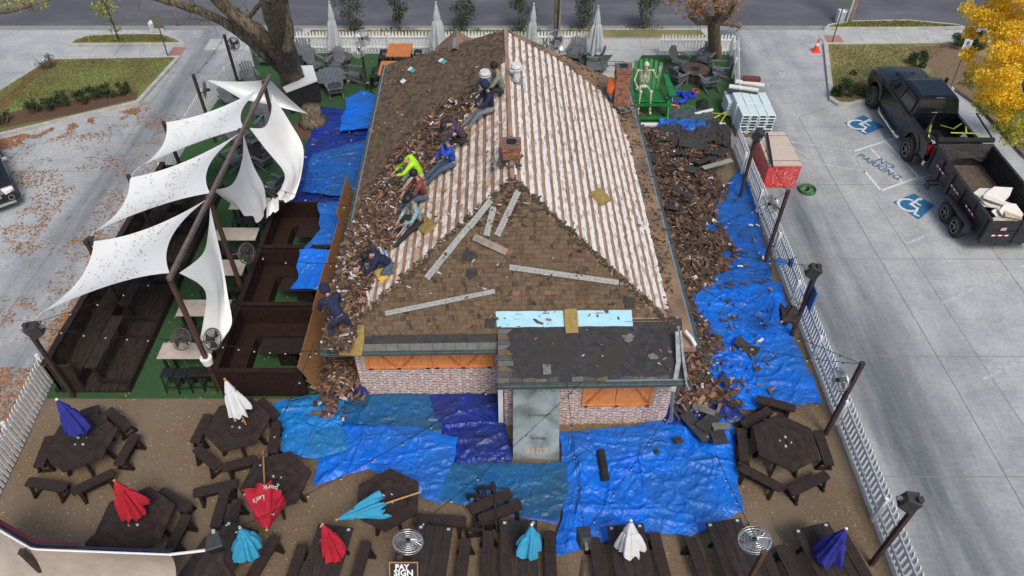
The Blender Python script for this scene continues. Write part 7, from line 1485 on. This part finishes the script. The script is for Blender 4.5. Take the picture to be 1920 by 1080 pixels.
# wrapped pallet of shingle bundles: each bundle is a thing
bw = mat('shingle_wrap', (.60, .72, .74), (.52, .64, .66), 5, .35, .2, 8); be = mat('bundle_end', (.03, .035, .045)); proto = None; kb = 0
for lay in range(7):
    for cx in range(4):
        for ry in range(2):
            if ry == 1 and lay < 5 and cx not in (0, 3): continue
            if ry == 0 and lay == 6 and cx == 9: continue
            x = 9.32+cx*.345; y = 25.95+ry*.92; z = .14+lay*.125
            lab = 'wrapped shingle bundle, %s layer, %s in the %s row of the pallet stack' % (['bottom', 'second', 'third', 'fourth', 'fifth', 'sixth', 'top'][lay], ['leftmost', 'second from left', 'second from right', 'rightmost'][cx], ['front', 'back'][ry])
            if proto is None:
                proto = thing('shingle_bundle', lab, 'shingle bundle', (x, y, z), group='wrapped shingle bundles on the pallet'); part('wrapper', MB().bb(-.165, .165, -.45, .45, 0, .118), bw, proto, bevel=.02); part('open_end', MB().box((0, -.452, .06), (.24, .01, .05)).box((0, -.452, .06), (.17, .012, .07)), be, proto)
            else: dup(proto, (x+rnd.uniform(-.012, .012), y+rnd.uniform(-.02, .02), z), rnd.uniform(-.02, .02), lab)
solo('pallet', MB().bb(-.75, .75, -1.0, .5, .1, .135).bb(-.75, .75, -1.0, -.9, 0, .1).bb(-.75, .75, .4, .5, 0, .1), M['rake'], 'wooden pallet under the pale blue shingle bundles', 'pallet').location = (9.85, 26.5, 0)
for i, (x, y, m_, l) in enumerate(((9.15, 27.9, M['u_wh'], 'white roll of underlayment behind the shingle bundles, lower'), (9.5, 28.3, M['u_wh'], 'white roll of underlayment behind the shingle bundles, upper'), (9.0, 27.55, M['deb'][6], 'dark roll strapped behind the shingle bundles'))): solo('underlayment_roll', MB().tube([(0, 0, 0), (1.15, -.35, 0)], .10, 14), m_, l, 'roll', 'rolls behind the shingle bundles').location = (x, y, .95)
solo('maroon_carton', MB().box((0, 0, .06), (.7, .3, .12), Matrix.Rotation(-.15, 3, 'Z')), mat('maroon_card', (.12, .035, .025)), 'flat maroon carton on top of the rolls behind the bundles', 'carton').location = (10.15, 28.25, 1.05)
solo('side_bundles', MB().bb(0, .5, 0, .9, 0, .12).bb(.02, .5, .03, .88, .13, .25).bb(0, .48, 0, .9, .26, .38).bb(.01, .5, 0, .9, .39, .51).bb(0, .5, 0, .9, .52, .64), bw, 'slumped side stack of wrapped bundles left behind the pallet', 'bundle stack', bevel=.015).location = (8.95, 26.9, .14)
# red wrapped crate with a pale board on top
cb = thing('wrapped_pallet', 'tall red plastic-wrapped pallet with a pale board on top beside the right fence', 'wrapped pallet', (9.95, 23.1, 0)); 
fw_ = MB().add([(-.58, -1.0, 0), (.60, -1.0, 0), (.60, 1.15, 0), (-.58, 1.15, 0), (-.60, -1.02, .98), (.62, -1.02, .98), (.55, 1.2, .98), (-.62, 1.2, .98)], [(0, 3, 2, 1), (4, 5, 6, 7), (0, 1, 5, 4), (1, 2, 6, 5), (2, 3, 7, 6), (3, 0, 4, 7)])
part('red_wrap', fw_, mat('red_shrink_wrap', (.50, .025, .03), (.62, .10, .10), 2.5, .25, .7, 5), cb, bevel=.02); part('top_board', MB().add([(-.60, -1.02, .985), (.62, -1.02, .985), (.55, 1.2, .985), (-.55, 1.2, .985), (-.60, -1.02, 1.03), (.62, -1.02, 1.03), (.55, 1.2, 1.03), (-.55, 1.2, 1.03)], [(0, 3, 2, 1), (4, 5, 6, 7), (0, 1, 5, 4), (1, 2, 6, 5), (2, 3, 7, 6), (3, 0, 4, 7)]), M['osb_pale'], cb)
part('strap_band', MB().bb(-.63, .64, -.75, -.73, 1.032, 1.036).bb(-.6, .58, .9, .92, 1.032, 1.036), M['black'], cb)
cf = MB()
for k in range(24): x, z = rnd.uniform(-.55, .5), rnd.uniform(.1, .85); a = rnd.uniform(-.8, .8)+.9; L = rnd.uniform(.1, .35); cf.bar((x, -1.035, z), (x+L*math.cos(a), -1.035, min(.97, z+L*math.sin(a))), .012, .006, (0, 1, 0))
part('crease_glints', cf, mat('painted_plastic_shine', (.75, .45, .45), rough=.2), cb)  # pale bars paint the glints on the wrap's creases
solo('black_pipe', MB().tube([G(1438, 250, 1.12), G(1448, 312, 1.12)], .05, 10), M['black'], 'black pipe lying along the pale board on the red wrapped pallet', 'pipe', base=G(1448, 312, 1.12))
hc = G(1513, 358); h = MB(); [h.ring((0, 0, .03+.04*k), .30-.02*(k % 2), .022, n=28, k=6) for k in range(3)]; h.ring((0, 0, .10), .2, .02, n=24, k=6); t = thing('hose_coil', 'green air hose coiled on the driveway below the red pallet', 'hose', hc); part('hose', h, mat('green_hose', (.03, .17, .03), rough=.5), t, smooth=True); part('fitting', MB().box((0, 0, .06), (.2, .08, .06), Matrix.Rotation(.5, 3, 'Z')).box((.05, .05, .08), (.06, .16, .05)), M['black'], t)
# blue board, black umbrella, broom at the right fence
bpost = Vector((8.37, 14.6, 0)); solo('blue_board', MB().box((.12, 0, 1.9), (.05, .04, 0.01)).add([(.03, -.3, 1.45), (.03, .32, 1.45), (.03, .32, 2.2), (.03, -.3, 2.2), (.06, -.3, 1.45), (.06, .32, 1.45), (.06, .32, 2.2), (.06, -.3, 2.2)], [(0, 3, 2, 1), (4, 5, 6, 7), (0, 1, 5, 4), (1, 2, 6, 5), (2, 3, 7, 6), (3, 0, 4, 7)]), mat('blue_sign_board', (.03, .12, .33), (.04, .15, .38), 3, .5), 'blue board fixed to the right fence post beneath the speaker', 'board').location = bpost+Vector((.04, 0, 0))
umbrella(G(1508, 560, 1.2), G(1466, 603, 1.5), mat('black_canopy', (.012, .010, .010), (.03, .018, .016), 6), 'upside-down black umbrella wedged in the right fence below the blue board', rr=.24, cl=.5, polem='bamboo')
solo('blue_dustpan', MB().ball((0, 0, .0), (.22, .16, .06), 12, 6).tube([(0, 0, 0), (.5, .1, .1)], .015, 5, 1), [mat('blue_pan', (.02, .10, .32)), M['black']], 'blue lid-shaped pan hooked on the right fence pickets', 'pan').location = G(1464, 491, 1.1)
solo('blue_flag', MB().box((0, 0, 0), (.12, .16, .28)), mat('navy_cup', (.02, .05, .16)), 'small navy cloth hanging on the right fence beside the blue pan', 'cloth', bevel=.04).location = G(1483, 493, 1.1)
# ------------------------------------------------------------- trees and plants
def rotv(): 
    v = Vector((rnd.gauss(0, 1), rnd.gauss(0, 1), rnd.gauss(0, 1))); return v.normalized()
def foliage(clumps, n, ls, cols, name, parent, up=.3):
    mb = MB(); tot = sum(c[1]**2 for c in clumps)
    for c, r in clumps:
        c = Vector(c); k = int(n*r*r/tot)
        for i in range(k):
            d = rotv(); rr_ = r*(rnd.random()**.45); p = c+Vector((d.x*rr_, d.y*rr_, d.z*rr_*.8)); s = ls*rnd.uniform(.55, 1.3); a = rotv(); b = a.cross(rotv()).normalized()
            mb.add([p-a*s, p-b*s*.5, p+a*s, p+b*s*.5], [(0, 1, 2, 3)], rnd.choices(range(len(cols)), ([4, 2, 4, 1] if len(cols) == 4 else [3, 4, 2])[:len(cols)])[0])
    return part(name, mb, cols, parent)
def leafm(n, c, tr=.35):
    m = mat(n, c, rough=.7); b = m.node_tree.nodes['Principled BSDF']; b.inputs['Transmission Weight'].default_value = 0; b.inputs['Subsurface Weight'].default_value = 0; return translucent(m, .4)
GR = [leafm('leaf_deep', (.022, .055, .018)), leafm('leaf_mid', (.045, .095, .03)), leafm('leaf_olive', (.085, .12, .04))]
OL = [leafm('oleander_deep', (.035, .06, .03)), leafm('oleander_mid', (.06, .09, .045)), leafm('oleander_pale', (.11, .14, .08))]
YE = [leafm('leaf_gold', (.90, .60, .02)), leafm('leaf_amber', (.82, .46, .02)), leafm('leaf_lemon', (.92, .74, .06)), leafm('leaf_ochre', (.55, .42, .04))]
YG = [leafm('leaf_yellow_green', (.48, .48, .06)), leafm('leaf_green_gold', (.30, .36, .06)), leafm('leaf_gold_b', (.75, .58, .05))]
OR = [leafm('leaf_rust', (.34, .15, .04)), leafm('leaf_tan', (.42, .24, .08)), leafm('leaf_brown', (.20, .09, .035))]
def limb(mb, pts, r0, r1, n=10, wob=.0):
    P = smooth_poly([Vector(p) for p in pts], 6); k = len(P); P = [p+Vector((rnd.gauss(0, wob), rnd.gauss(0, wob), rnd.gauss(0, wob))) if 0 < i < k-1 else p for i, p in enumerate(P)]
    mb.tube(P, [r0+(r1-r0)*(i/(k-1))**.8*(1) for i in range(k)], n); return P
def twigs(mb, P, n, L, r, depth=1, start=.4, up=.2):
    for i in range(n):
        q = P[int(len(P)*rnd.uniform(start, .99))]; d = (rotv()+Vector((0, 0, up))).normalized(); l = L*rnd.uniform(.5, 1.2)
        e = q+d*l; m_ = q.lerp(e, .5)+rotv()*l*.15; mb.tube([q, m_, e], [r, r*.6, r*.25], 5)
        if depth: twigs(mb, [q, m_, e], 3, L*.5, r*.45, depth-1, .3, up)
# big leaning tree
bt = thing('leaning_tree', 'big bare-limbed tree with furrowed bark rising through the white counter', 'tree', G(553, 176)); o0 = bt.location.copy(); tb = MB()
b_ = G(553, 174); T1_ = [b_, G(548, 148, .9), G(542, 122, 1.9), G(526, 64, 4.0), G(508, 0, 6.0), G(500, -60, 7.4), G(500, -120, 9)]
PA = limb(tb, [p-o0 for p in T1_], .58, .30, 18, .012)
PB_ = limb(tb, [p-o0 for p in (G(543, 132, 1.5), G(526, 108, 2.7), G(486, 62, 4.2), G(430, 18, 5.2), G(370, -40, 6.6), G(320, -120, 8))], .36, .18, 12, .015)
PC = limb(tb, [p-o0 for p in (G(538, 140, 1.2), G(500, 104, 2.7), G(450, 62, 3.9), G(384, 24, 4.8), G(300, -2, 5.6), G(230, -20, 6.2))], .26, .11, 12, .02)
PD = limb(tb, [p-o0 for p in (G(540, 95, 3.6), G(542, 50, 4.6), G(532, 0, 5.6), G(540, -60, 7))], .20, .12, 10, .015); PE = limb(tb, [p-o0 for p in (G(450, 62, 3.9), G(460, 40, 4.6), G(520, -30, 6.5))], .14, .07, 8)
limb(tb, [p-o0 for p in (G(500, 110, 2.8), G(430, 28, 4.7), G(400, -30, 6))], .16, .08, 8, .01); twigs(tb, PC, 9, 1.3, .035, 1, .5, .3); twigs(tb, PB_, 8, 1.3, .04, 1, .6, .5)
for p_, r_ in ((PC[10], .11), (PC[16], .1), (PB_[14], .12)): tb.ball(p_+Vector((0, -.12, .06)), r_, 8, 6)
part('trunk', tb, M['bark'], bt, smooth=True)
foliage([((PC[-1]+Vector((-1.5*i*.5, rnd.uniform(-1, 1), .3+rnd.random()*1.5))), .7) for i in range(3)]+[(PB_[-1]+rotv()*1.2, .9) for i in range(4)]+[(PA[-1]+rotv()*1.5+Vector((0, 0, 1)), 1.1) for i in range(5)], 900, .075, YG, 'crown', bt)
st_ = MB().tube([(0, 0, 0), (.03, .02, .2), (-.02, .05, .5), (0, .1, .8)], [.62, .50, .42, .34], 16); st_.v = [(x+.05*noise.noise(Vector((x*6, y*6, z*3))), y+.05*noise.noise(Vector((y*6, x*6, z*3))), z) for x, y, z in st_.v]
solo('tree_stump', st_, M['bark'], 'rough bark stump in the mulch below the white counter', 'stump', smooth=True).location = G(588, 232)
solo('mulch_ring', MB().tube([(0, 0, .0), (0, 0, .05)], [.95, .8], 22).move(G(586, 240)), M['mulch'], 'ring of brown mulch at the foot of the big leaning tree', 'mulch')['kind'] = 'stuff'
# yellow-green branch at top left
tl = thing('yellow_tree', 'tree at the top left corner showing one yellow-green branch', 'tree', G(-160, 40)); q0 = tl.location.copy(); tm = MB(); P = limb(tm, [p-q0 for p in (G(-160, 40), G(-140, -20, 2.5), G(-90, 10, 4.5), G(0, 22, 6.0), G(60, 8, 6.4), G(104, -4, 6.6))], .2, .02, 8); twigs(tm, P, 10, .6, .02, 1, .5); part('trunk', tm, M['bark'], tl)
foliage([(G(8+i*13, 10+rnd.uniform(-10, 10)-i*1.5, 6.2)-q0, .34-.02*i) for i in range(8)]+[(G(-60, 0, 6.2)-q0, .9), (G(-30, -20, 6.8)-q0, .8)], 1000, .05, YG, 'crown', tl)
# young tree on the verge
yt = thing('young_tree', 'thin young tree on the small left verge by the street', 'tree', G(222, 74)); q0 = yt.location.copy(); tm = MB(); P = limb(tm, [p-q0 for p in (G(222, 74), G(210, 40, 1.8), G(200, 15, 3.0), G(188, -6, 4.0))], .05, .015, 6); twigs(tm, P, 12, .6, .012, 1, .25); part('trunk', tm, M['bark'], yt)
foliage([(G(214, 52, 1.4)-q0, .35), (G(200, 24, 2.4)-q0, .45), (G(192, 10, 3.0)-q0, .5), (G(182, 18, 2.6)-q0, .35), (G(205, 5, 3.2)-q0, .45)], 420, .06, YG[:2]+[GR[2]], 'crown', yt)
# bare tree with orange leaves behind the right fence
ot = thing('pollarded_tree', 'knobbly bare tree with a few orange leaves behind the grey chairs', 'tree', G(1342, 108)); q0 = ot.location.copy(); tm = MB(); b = G(1342, 106)
PT_ = limb(tm, [p-q0 for p in (b, G(1340, 80, 1.0), G(1338, 55, 1.9), G(1342, 38, 2.5))], .30, .26, 12, .01); cen = PT_[-1]
for e in (((1310, 42, 2.4), (1296, 30, 2.9)), ((1325, 30, 2.8), (1300, 10, 3.6)), ((1345, 20, 3.2), (1340, -10, 4.2)), ((1365, 30, 2.9), (1378, 5, 3.8)), ((1362, 44, 2.4), (1386, 48, 2.4)), ((1356, 20, 3.4), (1400, -10, 4.2))):
    P = limb(tm, [cen]+[G(*k)-q0 for k in e], .17, .08, 8, .02); tm.ball(P[-1], .13, 8, 6); twigs(tm, P, 8, 1.0, .02, 1, .5, .5)
part('trunk', tm, mat('pale_bark', (.12, .085, .06), (.24, .18, .13), 7, .95, .7, 18), ot, smooth=True)
foliage([(G(1290, 6, 3.8)-q0, .7), (G(1262, 0, 3.9)-q0, .5), (G(1305, 15, 3.6)-q0, .6), (G(1335, 0, 4.2)-q0, .8), (G(1370, 5, 4.0)-q0, .6), (G(1320, -20, 4.6)-q0, .9)], 560, .085, OR, 'crown', ot)
# golden tree, right
gt_ = thing('golden_tree', 'golden yellow tree crown at the upper right, over the pickup and lawn', 'tree', G(1905, 262)); q0 = gt_.location.copy(); tm = MB(); tp = []
cl_ = [(1850, 30, 4.8, .9), (1890, 20, 5.2, 1.1), (1925, 45, 5.2, 1.1), (1862, 75, 4.4, .85), (1900, 95, 4.6, 1.05), (1845, 110, 3.8, .75), (1885, 150, 3.8, .95), (1925, 140, 4.2, 1.1), (1850, 160, 3.2, .55), (1905, 190, 3.2, .75), (1835, 60, 4.4, .5), (1960, 80, 5, 1.2), (1880, -30, 5.8, 1.1), (1940, -10, 6, 1.2)]
for u, v, z, r in cl_: e = G(u, v, z)-q0; tp.append((e, r)); tm.tube([Vector((0, 0, 1.2)), Vector((0, 0, 1.2)).lerp(e, .5)+rotv()*.25, e], [.09, .055, .012], 6)
tm.tube([(0, 0, 0), (.05, 0, .7), (0, 0, 1.4)], [.24, .2, .15], 10)
part('trunk', tm, M['bark'], gt_); sub_ = []
for e, r in tp:
    for k in range(5): sub_.append((e+rotv()*r*.75, r*.42))
foliage(sub_, 21000, .060, YE, 'crown', gt_)
low = [(G(u, v, z)-q0, r) for u, v, z, r in ((1850, 190, 2.2, .55), (1880, 215, 2.0, .6), (1910, 235, 2.1, .6), (1830, 170, 2.4, .4), (1815, 150, 2.7, .35), (1895, 180, 2.6, .5), (1925, 260, 1.8, .5), (1860, 215, 2.0, .5), (1905, 262, 1.7, .5), (1880, 240, 1.8, .45), (1930, 210, 2.6, .6))]
foliage([(c+rotv()*r*.7, r*.45) for c, r in low for k in range(6)], 4600, .055, YG, 'lower_crown', gt_)
for (u, v, l) in ((1905, 240, 'dark slim trunk leaning under the golden crown'),): pass
def shrub(px, w, h, lab, cols, n=900, ls=.05, name='shrub', z=.1, flat=False, grp=None, tall=False):
    c = G(*px, z); t = thing(name, lab, 'shrub', c, group=grp); st = MB()
    for k in range(6): a = rnd.random()*6.28; st.tube([(0, 0, -.1), (math.cos(a)*w*.25, math.sin(a)*w*.25, h*.5), (math.cos(a)*w*.4, math.sin(a)*w*.4, h*.85)], [.02, .014, .005], 5)
    part('stems', st, M['bark'], t); cs = []
    for k in range(14 if tall else 9):
        a = rnd.random()*6.28; zz = rnd.uniform(.12, .9)*h; q = w*(.38 if not tall else .30*math.sin(.35+2.4*zz/h)); cs.append(((math.cos(a)*q*rnd.random()**.5, math.sin(a)*q*rnd.random()**.5, zz), min(w*.30, h*.3)*rnd.uniform(.7, 1.1)))
    foliage(cs, n, ls, cols, 'crown', t); return t
SHB = [((662, 60), 'first oleander from the left'), ((750, 58), 'second oleander from the left'), ((866, 58), 'third oleander, left of the roof peak'), ((979, 58), 'fourth oleander, right of the roof peak'), ((1092, 54), 'fifth oleander, beside the right pale umbrella'), ((1207, 52), 'sixth oleander, nearest the bare tree')]
for px, l in SHB: shrub(px, 1.6 if px[0] != 750 else 1.05, 2.35, l+' along the street verge', OL, 1500, .055, 'oleander', .06, grp='oleanders along the street verge', tall=True)
for px, l in SHB:
    g = G(*px, .07); gm = MB()
    for k in range(160): a = rnd.random()*6.28; q = .75*rnd.random()**.5; p = g+Vector((q*1.3*math.cos(a), q*.5*math.sin(a), 0)); d = rotv()*.03; gm.add([p-Vector((.012, 0, 0)), p+Vector((.012, 0, 0)), p+d+Vector((0, 0, .14))], [(0, 1, 2)])
    o = part('grass_tuft', gm, GR[1]); o['kind'] = 'stuff'; tag(o, 'green grass at the foot of the '+l, 'grass')
for i, (px, w) in enumerate((((10, 232), .9), ((66, 212), .75), ((92, 208), .7), ((125, 198), .75), ((155, 192), .7), ((180, 184), .8), ((207, 180), .6), ((238, 174), .75))): shrub(px, w, .55, ['dark shrub at the left picture edge in the mulch bed', 'second low shrub from the left in the mulch bed', 'third low shrub from the left in the mulch bed', 'fourth low shrub from the left in the mulch bed', 'fifth low shrub from the left in the mulch bed', 'sixth low shrub from the left in the mulch bed', 'small shrub second from the kerb corner', 'shrub nearest the kerb corner of the mulch bed'][i], GR, 420, .05, 'shrub', .15, grp='low shrubs in the left mulch bed')
shrub((88, 128), .9, .7, 'straggly pale shrub at the pointed end of the left lawn island', OL, 260, .045, z=.15)
for px, w, l in (((1592, 172), 1.3, 'shrub in front of the pickup, left of its bonnet'), ((1718, 125), 1.25, 'shrub behind the pickup cab'), ((1800, 92), 1.3, 'round dark shrub near the parking sign'), ((1832, 90), .9, 'dark shrub under the golden crown beside the parking sign'), ((1570, 178), .7, 'small shrub at the kerb corner before the pickup'), ((1775, 68), .0, '')):
    if w: shrub(px, w, .75, l, GR, 1100, .05, z=.15)
# grass blades break up the lawns
gb_ = MB()
def blade_area(poly, n, z, hh=.09):
    P = [G(*q)[:2] for q in poly]; xs = [p[0] for p in P]; ys = [p[1] for p in P]; k = 0
    while k < n:
        x, y = rnd.uniform(min(xs), max(xs)), rnd.uniform(min(ys), max(ys))
        if pip(x, y, P): a = rnd.random()*6.28; w = .025; h = hh*rnd.uniform(.5, 1.2); gb_.add([(x-w*math.cos(a), y-w*math.sin(a), z), (x+w*math.cos(a), y+w*math.sin(a), z), (x+rnd.gauss(0, .03), y+rnd.gauss(0, .03), z+h)], [(0, 1, 2)], rnd.randrange(3)); k += 1
blade_area([(125, 116), (330, 113), (255, 180), (60, 205), (0, 215), (0, 180), (80, 130)], 6000, .14, .06); blade_area([(1556, 90), (1780, 90), (1700, 150), (1620, 180), (1562, 165)], 4000, .14, .06); blade_area([(145, 84), (170, 72), (305, 71), (325, 83)], 1500, .14); blade_area([(1560, 55), (1595, 46), (1700, 44), (1790, 54)], 1200, .14)
o = part('grass', gb_, [leafm('blade_green', (.13, .18, .04)), leafm('blade_olive', (.22, .23, .07)), leafm('blade_dry', (.36, .28, .11))]); o['kind'] = 'stuff'; tag(o, 'short patchy autumn grass on the kerbed islands', 'grass')
# ------------------------------------------------------------- street signs and poles
sg = mat('sign_green', (.10, .14, .11), rough=.5)
def polesign(pb, pt, zt, lab, board=None):
    a, b = G(*pb), G(*pt, zt); t = thing('sign_post', lab, 'sign post', a); part('pole', MB().tube([(0, 0, 0), b-a], .03, 6), sg, t)
    if board: board(t, b-a)
    return t
def flatsign(w, h, m, rz=0, tilt=.0):
    def f(t, p): part('sign_plate', MB().box(p+Vector((0, -.04, -h/2)), (w, .02, h), Matrix.Rotation(rz, 3, 'Z') @ Matrix.Rotation(tilt, 3, 'X')), m, t)
    return f
polesign((315, 106), (291, 28), 2.4, 'thin grey-green sign post standing in the red ramp of the left sidewalk', flatsign(.45, .6, mat('sign_back', (.13, .12, .10)))); polesign((1560, 80), (1585, 0), 2.6, 'thin grey-green sign post standing in the red ramp of the right sidewalk', flatsign(.6, .35, sg))
def hc_board(t, p):
    part('sign_plate', MB().box(p+Vector((0, -.04, -.25)), (.34, .02, .5)), M['u_wh'], t); part('sign_symbol', MB().box(p+Vector((0, -.055, -.18)), (.12, .006, .16)), mat('sign_blue', (.03, .15, .45)), t); part('lower_plate', MB().box(p+Vector((-.03, -.04, -.65)), (.34, .02, .24)), mat('worn_plate', (.55, .52, .46), (.4, .36, .3), 12), t)
polesign((1778, 176), (1818, 72), 2.5, 'white handicapped parking sign leaning on its post beside the golden tree', hc_board)
up_ = thing('utility_pole', 'brown utility pole with a pale conduit at the top right by the street', 'utility pole', G(1590, 44)); part('shaft', MB().tube([(0, 0, 0), (.25, .3, 9)], [.15, .12], 12), mat('pole_wood', (.16, .12, .09), (.26, .2, .16), 6), up_); part('conduit', MB().tube([(-.16, -.1, 0), (.08, .15, 8)], .05, 8), M['u_gr'], up_)
up2 = thing('utility_pole', 'pair of dark poles by the street behind the chrome fan', 'utility pole', G(1041, 62)); part('shaft', MB().tube([(0, 0, 0), (0, 0, 8)], .09, 10), M['bark'], up2); part('conduit', MB().tube([(.2, 0, 0), (.2, 0, 8)], .04, 8), M['steel'], up2)
for px, l in (((296, 64), 'white utility cabinet at the kerb beside the left verge'), ((1577, 42), 'white utility cabinet at the kerb beside the right verge')):
    c = G(*px); t = thing('utility_cabinet', l, 'cabinet', c); part('cabinet_body', MB().bb(-.27, .27, -.1, .22, 0, .62), M['white'], t, bevel=.015); part('cabinet_door', MB().bb(-.22, .22, -.112, -.1, .06, .56), M['u_gr'], t)
t = thing('traffic_cone', 'orange traffic cone with a white band on the right driveway kerb', 'traffic cone', G(1529, 96)); oc = mat('cone_orange', (.75, .07, .02), rough=.5)
part('cone_body', MB().tube([(0, 0, .03), (0, 0, .30)], [.14, .085], 16).tube([(0, 0, .44), (0, 0, .62)], [.06, .03], 16), oc, t); part('cone_band', MB().tube([(0, 0, .30), (0, 0, .44)], [.085, .06], 16), M['whitetape'], t); part('cone_base', MB().bb(-.2, .2, -.2, .2, 0, .035), oc, t)
bs = thing('brick_step', 'low metal bicycle rack beside the concrete path behind the roof', 'rack', G(1148, 142)); part('rack_bar', MB().tube([(-.5, 0, 0), (-.5, 0, .5), (.5, 0, .5), (.5, 0, 0)], .02, 6).tube([(-.5, .4, 0), (-.5, .4, .5), (.5, .4, .5), (.5, .4, 0)], .02, 6), M['gutter'], bs)
bs.name = 'metal_rack'
